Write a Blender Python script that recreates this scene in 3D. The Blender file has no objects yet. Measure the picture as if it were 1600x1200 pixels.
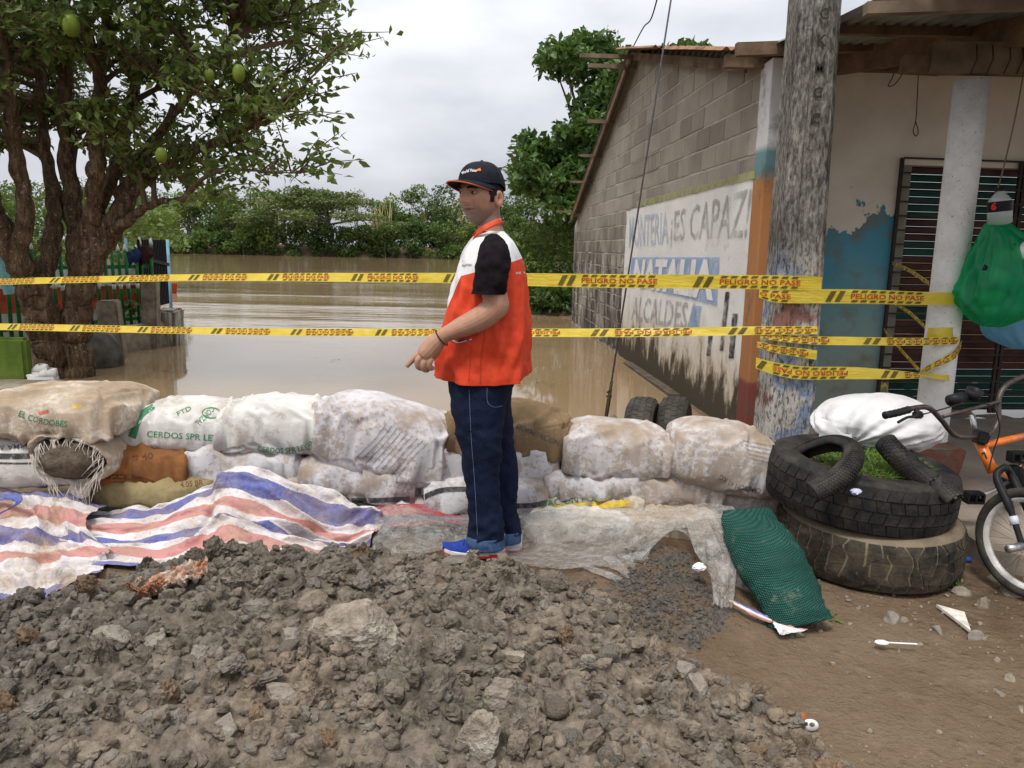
import bpy, bmesh, math, random
import numpy as np
from mathutils import Vector, Matrix, noise as mnoise
from mathutils.bvhtree import BVHTree

# ------------------------------------------------------------------ camera
scene = bpy.context.scene
col = scene.collection
F, PITCH, ROLL, CZ = 1200.0, math.radians(10.0), 0.021, 1.47
FW = Vector((0, math.cos(PITCH), -math.sin(PITCH)))
UP0 = Vector((0, math.sin(PITCH), math.cos(PITCH)))
RI0 = Vector((1, 0, 0))
RI = RI0 * math.cos(ROLL) + UP0 * math.sin(ROLL)
UPV = -RI0 * math.sin(ROLL) + UP0 * math.cos(ROLL)
CAM = Vector((0, 0, CZ))
cd = bpy.data.cameras.new('camera')
cam = bpy.data.objects.new('camera', cd); col.objects.link(cam)
cd.sensor_width = 36; cd.lens = 27.0; cd.clip_start = .05; cd.clip_end = 2000
m3 = Matrix((RI, UPV, -FW)).transposed()
cam.matrix_world = Matrix.Translation(CAM) @ m3.to_4x4()
scene.camera = cam

# ------------------------------------------------------------------ sky, sun, exposure
world = bpy.data.worlds.new('World'); scene.world = world; world.use_nodes = True
wt = world.node_tree; wt.nodes.clear()
SUN_EL, SUN_AZ = math.radians(62), math.radians(205)
wo = wt.nodes.new('ShaderNodeOutputWorld'); wb = wt.nodes.new('ShaderNodeBackground')
sky = wt.nodes.new('ShaderNodeTexSky'); sky.sky_type = 'NISHITA'; sky.sun_disc = False
sky.sun_elevation = SUN_EL; sky.sun_rotation = SUN_AZ; sky.dust_density = 4
wtc = wt.nodes.new('ShaderNodeTexCoord'); wmap = wt.nodes.new('ShaderNodeMapping')
wmap.inputs['Scale'].default_value = (1, 1, 2.6)
wn = wt.nodes.new('ShaderNodeTexNoise'); wn.inputs['Scale'].default_value = 2.1; wn.inputs['Detail'].default_value = 5
wn.inputs['Roughness'].default_value = .5
wr = wt.nodes.new('ShaderNodeValToRGB')
e = wr.color_ramp.elements
e[0].position = .34; e[0].color = (5.2, 5.35, 5.8, 1)
e[1].position = .62; e[1].color = (10.0, 10.05, 10.15, 1)
# an even cloud deck: grey-blue towards the horizon, thinner and brighter overhead
sep = wt.nodes.new('ShaderNodeSeparateXYZ')
hz = wt.nodes.new('ShaderNodeValToRGB'); he = hz.color_ramp.elements
he[0].position = 0.0; he[0].color = (.47, .48, .505, 1)
he[1].position = .32; he[1].color = (.66, .668, .68, 1)
h2 = he.new(1.0); h2.color = (1.18, 1.17, 1.15, 1)
wm = wt.nodes.new('ShaderNodeMix'); wm.data_type = 'RGBA'; wm.blend_type = 'MULTIPLY'; wm.inputs[0].default_value = 1
wx = wt.nodes.new('ShaderNodeMix'); wx.data_type = 'RGBA'; wx.inputs[0].default_value = .93
L = wt.links.new
L(wtc.outputs['Generated'], wmap.inputs[0]); L(wmap.outputs[0], wn.inputs[0]); L(wn.outputs[0], wr.inputs[0])
L(wtc.outputs['Generated'], sep.inputs[0]); L(sep.outputs[2], hz.inputs[0])
L(wr.outputs[0], wm.inputs[6]); L(hz.outputs[0], wm.inputs[7])
L(sky.outputs[0], wx.inputs[6]); L(wm.outputs[2], wx.inputs[7])
L(wx.outputs[2], wb.inputs[0]); L(wb.outputs[0], wo.inputs[0])
wb.inputs[1].default_value = .1
sl = bpy.data.lights.new('sun', 'SUN'); sl.energy = 1.5; sl.angle = math.radians(14); sl.color = (1, .955, .88)
sun = bpy.data.objects.new('sun', sl); col.objects.link(sun)
sd = Vector((math.sin(SUN_AZ) * math.cos(SUN_EL), math.cos(SUN_AZ) * math.cos(SUN_EL), math.sin(SUN_EL)))
sun.rotation_euler = sd.to_track_quat('Z', 'Y').to_euler()
vs = scene.view_settings
vs.view_transform = 'Standard'; vs.look = 'None'; vs.gamma = 1; vs.use_curve_mapping = False
vs.exposure = 0.8
scene.cycles.use_denoising = True
scene.cycles.max_bounces = 8; scene.cycles.transparent_max_bounces = 16

# ------------------------------------------------------------------ pixel <-> world
def ray(x, y):
    return FW + RI * ((x - 800) / F) + UPV * (-(y - 600) / F)
def atY(x, y, Y):
    d = ray(x, y); return CAM + d * (Y / d.y)
def atZ(x, y, z):
    d = ray(x, y); return CAM + d * ((z - CZ) / d.z)
def atP(x, y, p0, n):
    d = ray(x, y); return CAM + d * ((p0 - CAM).dot(n) / d.dot(n))
def V(*a): return Vector(a)

# ------------------------------------------------------------------ object helpers
def tag(o, label=None, cat=None, group=None, kind=None):
    if label: o['label'] = label
    if cat: o['category'] = cat
    if group: o['group'] = group
    if kind: o['kind'] = kind
    return o
def empty(name, loc=(0, 0, 0), label=None, cat=None, group=None):
    o = bpy.data.objects.new(name, None); col.objects.link(o); o.location = loc
    o.empty_display_size = .1
    return tag(o, label, cat, group)
def link(name, me, parent=None, loc=None):
    o = bpy.data.objects.new(name, me); col.objects.link(o)
    if parent is not None:
        o.parent = parent
        # geometry is authored in world space: cancel the parent's offset
        o.matrix_parent_inverse = parent_world(parent).inverted()
    if loc is not None: o.location = loc
    return o
def parent_world(p):
    if p.parent is None: return p.matrix_basis.copy()
    return parent_world(p.parent) @ p.matrix_parent_inverse @ p.matrix_basis
class MB:
    def __init__(s): s.v = []; s.f = []; s.mi = []; s.sm = []
    def add(s, vs, fs, mi=0, smooth=False):
        b = len(s.v); s.v += [tuple(v) for v in vs]
        for f in fs:
            s.f.append(tuple(i + b for i in f)); s.mi.append(mi); s.sm.append(smooth)
        return s
    def box(s, c, size, rot=None, mi=0):
        hx, hy, hz_ = [k / 2 for k in size]
        vs = [V(x * hx, y * hy, z * hz_) for z in (-1, 1) for y in (-1, 1) for x in (-1, 1)]
        if rot is not None: vs = [rot @ v for v in vs]
        c = Vector(c)
        fs = [(0, 2, 3, 1), (4, 5, 7, 6), (0, 1, 5, 4), (2, 6, 7, 3), (0, 4, 6, 2), (1, 3, 7, 5)]
        return s.add([v + c for v in vs], fs, mi)
    def bar(s, a, b, w, h, up=None, mi=0):
        a, b = Vector(a), Vector(b); d = (b - a); L_ = d.length; d.normalize()
        up = Vector(up) if up is not None else V(0, 0, 1)
        if abs(d.dot(up)) > .98: up = V(0, 1, 0)
        x = d.cross(up).normalized(); z = x.cross(d).normalized()
        r = Matrix((d, x, z)).transposed()
        return s.box((a + b) / 2, (L_, w, h), r, mi)
    def tube(s, pts, rad, n=8, mi=0, cap=True, smooth=True):
        pts = [Vector(p) for p in pts]
        rad = rad if hasattr(rad, '__len__') else [rad] * len(pts)
        vs = []; fs = []
        t0 = (pts[1] - pts[0]).normalized()
        x = t0.orthogonal().normalized()
        for i, p in enumerate(pts):
            t = (pts[min(i + 1, len(pts) - 1)] - pts[max(i - 1, 0)])
            if t.length < 1e-9: t = t0
            t.normalize()
            x = (x - t * x.dot(t))
            if x.length < 1e-6: x = t.orthogonal()
            x.normalize(); y = t.cross(x)
            for k in range(n):
                a = 2 * math.pi * k / n
                vs.append(p + (x * math.cos(a) + y * math.sin(a)) * rad[i])
        for i in range(len(pts) - 1):
            for k in range(n):
                k2 = (k + 1) % n
                fs.append((i * n + k, i * n + k2, (i + 1) * n + k2, (i + 1) * n + k))
        if cap:
            fs.append(tuple(range(n - 1, -1, -1))); fs.append(tuple((len(pts) - 1) * n + k for k in range(n)))
        return s.add(vs, fs, mi, smooth)
    def rings(s, rings, mi=0, cap=True, smooth=True, close=True):
        n = len(rings[0]); vs = [v for r in rings for v in r]; fs = []
        for i in range(len(rings) - 1):
            for k in range(n if close else n - 1):
                k2 = (k + 1) % n
                fs.append((i * n + k, i * n + k2, (i + 1) * n + k2, (i + 1) * n + k))
        if cap and close:
            fs.append(tuple(range(n - 1, -1, -1))); fs.append(tuple((len(rings) - 1) * n + k for k in range(n)))
        return s.add(vs, fs, mi, smooth)
    def grid(s, fn, nu, nv, mi=0, smooth=True):
        vs = [fn(i / nu, j / nv) for j in range(nv + 1) for i in range(nu + 1)]
        fs = [(j * (nu + 1) + i, j * (nu + 1) + i + 1, (j + 1) * (nu + 1) + i + 1, (j + 1) * (nu + 1) + i) for j in range(nv) for i in range(nu)]
        return s.add(vs, fs, mi, smooth)
    def mesh(s, name, mats):
        me = bpy.data.meshes.new(name); me.from_pydata(s.v, [], s.f)
        mats = mats if isinstance(mats, (list, tuple)) else [mats]
        for m in mats: me.materials.append(m)
        me.polygons.foreach_set('material_index', s.mi); me.polygons.foreach_set('use_smooth', s.sm)
        me.update(); return me
    def build(s, name, mats, parent=None):
        return link(name, s.mesh(name, mats), parent)
def np_mesh(name, verts, faces, mat, smooth=True):
    verts = np.asarray(verts, np.float32); faces = np.asarray(faces, np.int32)
    me = bpy.data.meshes.new(name); nf, k = faces.shape
    me.vertices.add(len(verts)); me.vertices.foreach_set('co', verts.ravel())
    me.loops.add(nf * k); me.loops.foreach_set('vertex_index', faces.ravel())
    me.polygons.add(nf); me.polygons.foreach_set('loop_start', np.arange(0, nf * k, k, dtype=np.int32))
    me.polygons.foreach_set('loop_total', np.full(nf, k, np.int32))
    me.polygons.foreach_set('use_smooth', np.full(nf, smooth, bool))
    for m in (mat if isinstance(mat, (list, tuple)) else [mat]): me.materials.append(m)
    me.update(calc_edges=True); return me
def bevel_mesh(me, w, seg=1):
    bm = bmesh.new(); bm.from_mesh(me)
    bmesh.ops.bevel(bm, geom=bm.edges[:], offset=w, segments=seg, affect='EDGES', clamp_overlap=True)
    bm.to_mesh(me); bm.free(); return me
def set_uv(me, uv):
    l = me.uv_layers.new(name='UVMap')
    vi = np.zeros(len(me.loops), np.int32); me.loops.foreach_get('vertex_index', vi)
    l.data.foreach_set('uv', np.asarray(uv, np.float32)[vi].ravel())
def smoothstep(a, b, x):
    t = np.clip((np.asarray(x, float) - a) / (b - a), 0, 1); return t * t * (3 - 2 * t)

# vectorised value noise -------------------------------------------------------
_rs = np.random.RandomState(7); _T = _rs.rand(64, 64, 64)
def vnoise(p):
    p = np.asarray(p, float); i = np.floor(p).astype(int); f = p - i; f = f * f * (3 - 2 * f)
    i0 = i & 63; i1 = (i + 1) & 63
    def g(a, b, c): return _T[a, b, c]
    x0, y0, z0 = i0[..., 0], i0[..., 1], i0[..., 2]; x1, y1, z1 = i1[..., 0], i1[..., 1], i1[..., 2]
    fx, fy, fz = f[..., 0], f[..., 1], f[..., 2]
    a = g(x0, y0, z0) * (1 - fx) + g(x1, y0, z0) * fx; b = g(x0, y1, z0) * (1 - fx) + g(x1, y1, z0) * fx
    c = g(x0, y0, z1) * (1 - fx) + g(x1, y0, z1) * fx; d = g(x0, y1, z1) * (1 - fx) + g(x1, y1, z1) * fx
    return ((a * (1 - fy) + b * fy) * (1 - fz) + (c * (1 - fy) + d * fy) * fz) * 2 - 1
def fbm(p, oct=4, gain=.5):
    p = np.asarray(p, float); s = 0; a = 1; t = 0
    for k in range(oct):
        s = s + a * vnoise(p * 2 ** k + 13.7 * k); t += a; a *= gain
    return s / t
def catmull(pts, n):
    """smooth curve through pts (list of Vector), n samples per span"""
    P_ = [Vector(p) for p in pts]; out = []
    for i in range(len(P_) - 1):
        p0 = P_[max(i - 1, 0)]; p1 = P_[i]; p2 = P_[i + 1]; p3 = P_[min(i + 2, len(P_) - 1)]
        for k in range(n):
            t = k / n
            out.append(.5 * ((2 * p1) + (p2 - p0) * t + (2 * p0 - 5 * p1 + 4 * p2 - p3) * t * t + (3 * p1 - p0 - 3 * p2 + p3) * t ** 3))
    out.append(P_[-1]); return out
def arclen(pts):
    s = [0.0]
    for a, b in zip(pts, pts[1:]): s.append(s[-1] + (b - a).length)
    return s
def spline_grid(ctrl, nu, nv):
    """ctrl: rows of Vectors (equal length) -> (nv+1)x(nu+1) smooth grid"""
    def samp(ps, n):
        m = len(ps) - 1; o = []
        for k in range(n + 1):
            x = k / n * m; i = min(int(x), m - 1); t = x - i
            p0 = ps[max(i - 1, 0)]; p1 = ps[i]; p2 = ps[i + 1]; p3 = ps[min(i + 2, m)]
            o.append(.5 * ((2 * p1) + (p2 - p0) * t + (2 * p0 - 5 * p1 + 4 * p2 - p3) * t * t + (3 * p1 - p0 - 3 * p2 + p3) * t ** 3))
        return o
    rows = [samp(r, nu) for r in ctrl]
    cols = [samp([r[i] for r in rows], nv) for i in range(nu + 1)]
    return [[cols[i][j] for i in range(nu + 1)] for j in range(nv + 1)]

# ------------------------------------------------------------------ material helpers
class NT:
    def __init__(s, name):
        s.m = bpy.data.materials.new(name); s.m.use_nodes = True; s.t = s.m.node_tree
        s.b = s.t.nodes['Principled BSDF']; s.o = s.t.nodes['Material Output']
    def n(s, typ, **kw):
        x = s.t.nodes.new(typ)
        for k, v in kw.items():
            if k in x.inputs: s.put(x.inputs[k], v)
            else: setattr(x, k, v)
        return x
    def put(s, sock, v):
        if hasattr(v, 'is_output'): s.t.links.new(v, sock)
        elif isinstance(v, bpy.types.Node): s.t.links.new(v.outputs[0], sock)
        else:
            if sock.type == 'RGBA' and len(v) == 3: v = (*v, 1)
            sock.default_value = v
    def co(s, kind='Object'):
        return s.n('ShaderNodeTexCoord').outputs[kind]
    def mapn(s, vec, scale=(1, 1, 1), loc=(0, 0, 0), rot=(0, 0, 0)):
        x = s.n('ShaderNodeMapping'); s.put(x.inputs[0], vec); x.inputs['Scale'].default_value = scale
        x.inputs['Location'].default_value = loc; x.inputs['Rotation'].default_value = rot; return x.outputs[0]
    def noise(s, vec, scale, detail=4, rough=.55, dist=0):
        x = s.n('ShaderNodeTexNoise'); s.put(x.inputs['Vector'], vec); x.inputs['Scale'].default_value = scale
        x.inputs['Detail'].default_value = detail; x.inputs['Roughness'].default_value = rough
        x.inputs['Distortion'].default_value = dist; return x.outputs['Fac']
    def vor(s, vec, scale, feature='F1', out=0):
        x = s.n('ShaderNodeTexVoronoi', feature=feature); s.put(x.inputs['Vector'], vec); x.inputs['Scale'].default_value = scale
        return x.outputs[out]
    def ramp(s, fac, *stops, interp='LINEAR'):
        x = s.n('ShaderNodeValToRGB'); s.put(x.inputs[0], fac); cr = x.color_ramp; cr.interpolation = interp
        while len(cr.elements) < len(stops): cr.elements.new(.5)
        for el, (p, c) in zip(cr.elements, stops):
            el.position = p; el.color = (c, c, c, 1) if not hasattr(c, '__len__') else (*c[:3], 1)
        return x.outputs[0]
    def mix(s, fac, a, b, mode='MIX'):
        x = s.n('ShaderNodeMix', data_type='RGBA', blend_type=mode)
        s.put(x.inputs[0], fac); s.put(x.inputs[6], a); s.put(x.inputs[7], b); return x.outputs[2]
    def math(s, op, a, b=0.0, clamp=False):
        x = s.n('ShaderNodeMath', operation=op); x.use_clamp = clamp; s.put(x.inputs[0], a); s.put(x.inputs[1], b); return x.outputs[0]
    def xyz(s, vec):
        x = s.n('ShaderNodeSeparateXYZ'); s.put(x.inputs[0], vec); return x.outputs
    def wave(s, vec, scale, dist=0, detail=0, typ='BANDS', direction='X', dscale=1):
        x = s.n('ShaderNodeTexWave', wave_type=typ); x.bands_direction = direction
        s.put(x.inputs['Vector'], vec); x.inputs['Scale'].default_value = scale; x.inputs['Distortion'].default_value = dist
        x.inputs['Detail'].default_value = detail; x.inputs['Detail Scale'].default_value = dscale; return x.outputs['Fac']
    def bump(s, h, strength=.4, dist=.01, normal=None):
        x = s.n('ShaderNodeBump'); s.put(x.inputs['Height'], h); x.inputs['Strength'].default_value = strength
        x.inputs['Distance'].default_value = dist
        if normal is not None: s.put(x.inputs['Normal'], normal)
        s.put(s.b.inputs['Normal'], x.outputs[0]); return x.outputs[0]
    def rnd(s): return s.n('ShaderNodeObjectInfo').outputs['Random']
    def fin(s, color=None, rough=None, **kw):
        if color is not None: s.put(s.b.inputs['Base Color'], color)
        if rough is not None: s.put(s.b.inputs['Roughness'], rough)
        s.b.inputs['Specular IOR Level'].default_value = .5 if isinstance(rough, float) and rough < .36 else .12
        for k, v in kw.items(): s.put(s.b.inputs[k.replace('_', ' ')], v)
        return s.m
def plain(name, c, rough=.6, nscale=30, amt=.25, bump=.2, bdist=.004, **kw):
    """a colour with uneven tone and fine relief"""
    t = NT(name); o = t.co()
    n = t.noise(o, nscale); lo = tuple(k * (1 - amt) for k in c); hi = tuple(min(1, k * (1 + amt)) for k in c)
    t.bump(t.noise(o, nscale * 6, 3), bump, bdist)
    return t.fin(t.ramp(n, (.3, lo), (.7, hi)), rough, **kw)
# ================================================================== SETTING
rnd = random.Random(11); nr = np.random.RandomState(11)
WATER_Z = 0.0
WS = .0677                                     # the house's side wall: X = WX(Y)
def WX(Y): return 1.86 - WS * (Y - 6.17)

# outline (on the ground) of the heap of tipped earth in the foreground
HEAP = [(-4.2, 2.2), (-2.5, 2.45), (-1.85, 2.66), (-1.5, 2.92), (-1.15, 3.08), (-.75, 3.12), (-.4, 3.12), (0, 3.12), (.28, 3.06), (.46, 2.8), (.58, 2.52), (.82, 2.3), (.96, 2.0), (1.0, 1.0), (.9, -1), (-5, -1), (-5, 2.5)]
def poly_sd(X, Y, poly):
    X = np.asarray(X, float); Y = np.asarray(Y, float)
    d = np.full(X.shape, 1e9); ins = np.zeros(X.shape, bool); n = len(poly)
    for i in range(n):
        ax, ay = poly[i]; bx, by = poly[(i + 1) % n]
        ex, ey = bx - ax, by - ay; wx_, wy_ = X - ax, Y - ay
        t = np.clip((wx_ * ex + wy_ * ey) / (ex * ex + ey * ey), 0, 1)
        d = np.minimum(d, np.hypot(wx_ - ex * t, wy_ - ey * t))
        c = ((ay > Y) != (by > Y)) & (X < (bx - ax) * (Y - ay) / (by - ay + 1e-12) + ax); ins ^= c
    return np.where(ins, d, -d)
def ground_z(X, Y):
    X = np.asarray(X, float); Y = np.asarray(Y, float)
    p = np.stack([X, Y, 0 * X], -1)
    z = .02 * fbm(p * 1.1 + 4, 3) + .012 * fbm(p * 5 + 9, 3)
    # the raised, trodden strip in front of the sandbags
    z += .05 * smoothstep(2.6, 3.2, Y) * smoothstep(.9, .3, X)
    z += .05 * np.exp(-(((X + .15) / .22) ** 2 + ((Y - 3.26) / .10) ** 2))          # where the man stands
    # mound of dark gravel under the plastic
    z += .10 * np.exp(-(((X - .80) / .36) ** 2 + ((Y - 3.45) / .33) ** 2))
    z += .06 * np.exp(-(((X - .66) / .3) ** 2 + ((Y - 3.0) / .3) ** 2))
    # beyond the bags the street is under water; solid land left and below the house
    bank = smoothstep(4.35, 4.9, Y) * smoothstep(0, .5, (WX(Y) - .05) - X)
    shore = 1 - smoothstep(-.25, .25, X + 4.95 + .25 * (Y < 7.2) * 0 + .11 * (Y - 8.2))
    shore = shore * smoothstep(5.5, 7.2, Y) * (1 - smoothstep(12.2, 13.2, Y))
    wet = bank * (1 - shore)
    z = z * (1 - wet) - .55 * wet
    z = np.where(shore * bank > .5, np.maximum(z, .03), z)
    far = smoothstep(98.5, 103 , Y + 3 * fbm(np.stack([X * .05, Y * 0, 0 * X], -1), 2) - .045 * X)
    z = np.where(Y > 80, -.55 * (1 - far) + far * (1.2 + .6 * fbm(p * .02, 2)), z)
    nearbank = smoothstep(16.7, 17.8, Y - .3 * (X < 0)) * smoothstep(.15, .8, X + .1 * fbm(p * .6, 2)) * (1 - smoothstep(60, 75, Y)) * smoothstep(0, 3, X - (Y - 20) * .06 + 1)
    z = np.where((Y > 15.5) & (Y < 80), np.maximum(z, -.55 + 1.0 * nearbank), z)
    z = np.where((Y > 13.0) & (Y < 80) & (X < -8 - (Y - 13) * 0.2), z, z)
    return z
def heap_h(X, Y):
    X = np.asarray(X, float); Y = np.asarray(Y, float)
    d = poly_sd(X, Y, HEAP); p = np.stack([X, Y, 0 * X], -1)
    d = d + .07 * fbm(p * 3, 3)
    h = .285 * (1 - np.exp(-np.maximum(d, 0) / .24))
    h = h * (1 + .22 * fbm(p * 1.3 + 3, 3)) - .13 * smoothstep(.2, 1.0, X) * smoothstep(.1, .5, d)
    h += .05 * np.exp(-(((X + 1.15) / .35) ** 2 + ((Y - 2.75) / .3) ** 2))
    w1, v1 = worley(X + .02 * fbm(p * 30, 2), Y + .02 * fbm(p * 30 + 9, 2), .085, 3); w2, v2 = worley(X + .01 * fbm(p * 60, 2), Y + .01 * fbm(p * 60 + 9, 2), .036, 8)
    lump = .05 * v1 ** 2 * np.clip(1 - w1 * 1.25, 0, 1) ** .6 + .018 * v2 * np.clip(1 - w2 * 1.3, 0, 1) ** .6
    h = h + smoothstep(0, .12, d) * (.06 * fbm(p * 5 + 7, 3) + .012 * fbm(p * 40 + 1, 3) + lump)
    return np.where(d > 0, h, -.12)
def gz(X, Y): return float(ground_z(np.array([X]), np.array([Y]))[0])
def top_z(X, Y):
    a = ground_z(np.array([X]), np.array([Y]))[0]; b = heap_h(np.array([X]), np.array([Y]))[0]
    return float(a + max(b, 0))
def axis(*segs):
    o = [segs[0][0]]
    for a, b, n in segs: o += list(np.linspace(a, b, n + 1)[1:])
    return np.array(o)
def sheet(xs, ys, zf, name, mat):
    X, Y = np.meshgrid(xs, ys); Z = zf(X, Y)
    nx, ny = len(xs), len(ys)
    idx = np.arange(nx * ny).reshape(ny, nx)
    f = np.stack([idx[:-1, :-1], idx[:-1, 1:], idx[1:, 1:], idx[1:, :-1]], -1).reshape(-1, 4)
    return np_mesh(name, np.stack([X, Y, Z], -1).reshape(-1, 3), f, mat)

def worley(X, Y, cell, seed):
    """distance to the nearest of jittered points, and a random value for that point"""
    gx_, gy_ = X / cell, Y / cell; ix, iy = np.floor(gx_).astype(int), np.floor(gy_).astype(int); best = np.full(X.shape, 9.); val = np.zeros(X.shape)
    for a in (-1, 0, 1):
        for b in (-1, 0, 1):
            cx_, cy_ = ix + a, iy + b; jx = _T[cx_ & 63, cy_ & 63, seed & 63]; jy = _T[cy_ & 63, (cx_ + 17) & 63, (seed + 5) & 63]; rv = _T[(cx_ + 31) & 63, cy_ & 63, (seed + 9) & 63]
            d = np.hypot(gx_ - cx_ - jx, gy_ - cy_ - jy); m = d < best; best = np.where(m, d, best); val = np.where(m, rv, val)
    return best, val
# ---- ground
t = NT('mud'); o = t.co()
n1 = t.noise(o, 1.1, 5, .6); n2 = t.noise(o, 9, 6, .65); n3 = t.noise(o, 60, 4, .6)
base = t.ramp(n1, (.32, (.105, .070, .043)), (.5, (.155, .108, .069)), (.68, (.205, .150, .102)))
base = t.mix(t.ramp(n2, (.35, .0), (.7, .75)), base, t.ramp(n2, (.3, (.075, .050, .031)), (.75, (.225, .166, .115))))
peb = t.vor(o, 42); spots = t.ramp(t.noise(o, 2.3, 3), (.55, 0.), (.66, 1.))
base = t.mix(t.math('MULTIPLY', t.ramp(peb, (.10, .9), (.19, 0.)), spots), base, (.36, .32, .27))
h = t.math('ADD', t.math('MULTIPLY', n2, .7), t.math('MULTIPLY', n3, .35))
h = t.math('ADD', h, t.math('MULTIPLY', t.ramp(t.vor(o, 15), (.0, 1.), (.35, 0.)), .25))
t.bump(h, 1., .045)
M_MUD = t.fin(base, t.ramp(n1, (.35, .55), (.65, .85)))
xs = axis((-900, -80, 14), (-80, -8, 30), (-8, -3, 30), (-3, 3.2, 140), (3.2, 8, 24), (8, 80, 30), (80, 900, 14))
ys = axis((-30, 0, 10), (0, 1.2, 20), (1.2, 4.5, 100), (4.5, 20, 70), (20, 90, 25), (90, 110, 20), (110, 1500, 14))
ground = tag(link('ground', sheet(xs, ys, ground_z, 'ground', M_MUD)), kind='structure')

# ---- flood water
t = NT('muddy_water'); o = t.co(); Yc = t.xyz(o)[1]
farm = t.math('MULTIPLY', t.math('MULTIPLY', t.math('SUBTRACT', Yc, 9.0), 1 / 6.0, clamp=True), t.math('SUBTRACT', 1.08, t.math('MULTIPLY', Yc, 1 / 92.0), clamp=True))
calm = t.noise(t.mapn(o, (.30, 1.9, 1)), .55, 3, .55)
rip = t.noise(t.mapn(o, (.9, 3.4, 1)), 1.5, 3, .5)
rip2 = t.noise(t.mapn(o, (.10, .55, 1)), .9, 3, .6)
hh = t.math('ADD', t.math('MULTIPLY', rip, .35), t.math('MULTIPLY', rip2, 1.6))
streak = t.ramp(t.noise(t.mapn(o, (.012, .16, 1)), 1.3, 3, .5), (.35, .25), (.62, 1.))
hh = t.math('MULTIPLY', hh, t.math('MULTIPLY', farm, streak))
hh = t.math('ADD', hh, t.math('MULTIPLY', calm, .012))
t.bump(hh, .30, .10)
cl = t.noise(t.mapn(o, (.05, .35, 1)), 1.0, 3)
M_WATER = t.fin(t.ramp(cl, (.3, (.245, .168, .092)), (.7, (.29, .205, .12))), .045, IOR=1.33)
wm_ = MB().grid(lambda u, v: V(-700 + 1400 * u, 4.05 + 130 * v, WATER_Z), 4, 4, 0, True)
tag(wm_.build('river_water', M_WATER), kind='structure')

# ---- leaf and bark materials
def leaf_mat(name, lo, hi, rough=.45, trans=.3, scale=.8):
    t = NT(name); o = t.co()
    n = t.noise(o, scale, 3, .6); n2 = t.noise(o, scale * 14, 1)
    c = t.ramp(t.math('ADD', t.math('MULTIPLY', n, .55), t.math('MULTIPLY', n2, .45)), (.33, lo), (.66, hi))
    t.fin(c, rough); t.b.inputs['Specular IOR Level'].default_value = .35
    tr = t.n('ShaderNodeBsdfTranslucent'); t.put(tr.inputs[0], t.mix(.5, c, (.22, .30, .05)))
    mx = t.n('ShaderNodeMixShader'); mx.inputs[0].default_value = trans
    t.t.links.new(t.b.outputs[0], mx.inputs[1]); t.t.links.new(tr.outputs[0], mx.inputs[2]); t.t.links.new(mx.outputs[0], t.o.inputs[0])
    return t.m
L_DARK = leaf_mat('leaf_dark', (.018, .042, .010), (.066, .118, .026))
L_MID = leaf_mat('leaf_mid', (.030, .064, .013), (.105, .17, .035))
L_PALE = leaf_mat('leaf_pale', (.055, .10, .02), (.165, .235, .055))
L_OLIVE = leaf_mat('leaf_olive', (.045, .075, .022), (.15, .19, .06))
L_CAL = leaf_mat('leaf_calabash', (.03, .062, .016), (.17, .235, .05), .4, .32, .9)
L_ALM = leaf_mat('leaf_almond', (.02, .06, .014), (.10, .19, .04), .35, .2, 1.2)
t = NT('bark'); o = t.co()
st = t.mapn(o, (1, 1, .22)); b1 = t.noise(st, 22, 6, .7); b2 = t.noise(o, 5, 3)
c = t.ramp(b1, (.32, (.028, .018, .011)), (.52, (.115, .076, .048)), (.72, (.25, .185, .125)))
lich = t.ramp(t.noise(o, 34, 3, .7), (.60, 0.), (.66, 1.))
c = t.mix(t.math('MULTIPLY', lich, t.ramp(b2, (.4, .2), (.65, .9))), c, (.40, .38, .32))
t.bump(b1, .9, .04); M_BARK = t.fin(c, .9)
M_TWIG = plain('twig_bark', (.12, .085, .055), .85, 8)
M_TRUNK_FAR = plain('pale_bark', (.20, .17, .13), .9, 3)

def leaf_cloud(pts, size, seed, flat=.0, aspect=.55, curl=.25):
    """one bent, pointed leaf (4 triangles as 2 quads) at each point"""
    r = np.random.RandomState(seed); n = len(pts); pts = np.asarray(pts, float)
    d = r.normal(size=(n, 3)); d[:, 2] *= (1 - flat); d /= np.linalg.norm(d, axis=1)[:, None]
    u = r.normal(size=(n, 3)); u[:, 2] += 1.2; s_ = np.cross(d, u); s_ /= np.linalg.norm(s_, axis=1)[:, None]
    nn = np.cross(s_, d)
    L_ = size * (.6 + .8 * r.rand(n))[:, None]; W = L_ * aspect
    p0 = pts; p1 = pts + d * L_ * .55 + s_ * W * .5 + nn * L_ * curl * .3; p2 = pts + d * L_ - nn * L_ * curl * .3
    p3 = pts + d * L_ * .55 - s_ * W * .5 + nn * L_ * curl * .3; pm = pts + d * L_ * .55
    v = np.stack([p0, p1, p2, p3, pm], 1).reshape(-1, 3)
    b = np.arange(n)[:, None] * 5
    f = np.concatenate([b + [0, 1, 4], b + [1, 2, 4], b + [2, 3, 4], b + [3, 0, 4]], 0)
    return v, f
def blob_points(blobs, n, seed, shell=.55):
    """points spread through ellipsoidal clumps, denser towards their outside"""
    r = np.random.RandomState(seed); vol = np.array([b[3] * b[4] * b[5] for b in blobs]) ** .66
    k = r.choice(len(blobs), n, p=vol / vol.sum()); B = np.array([b[:6] for b in blobs])[k]
    d = r.normal(size=(n, 3)); d /= np.linalg.norm(d, axis=1)[:, None]
    rr = (shell + (1 - shell) * r.rand(n) ** .6)[:, None]
    lump = 1 + .28 * fbm(d * 2.2 + B[:, :3], 3)[:, None]
    return B[:, :3] + d * rr * lump * B[:, 3:6]
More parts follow.
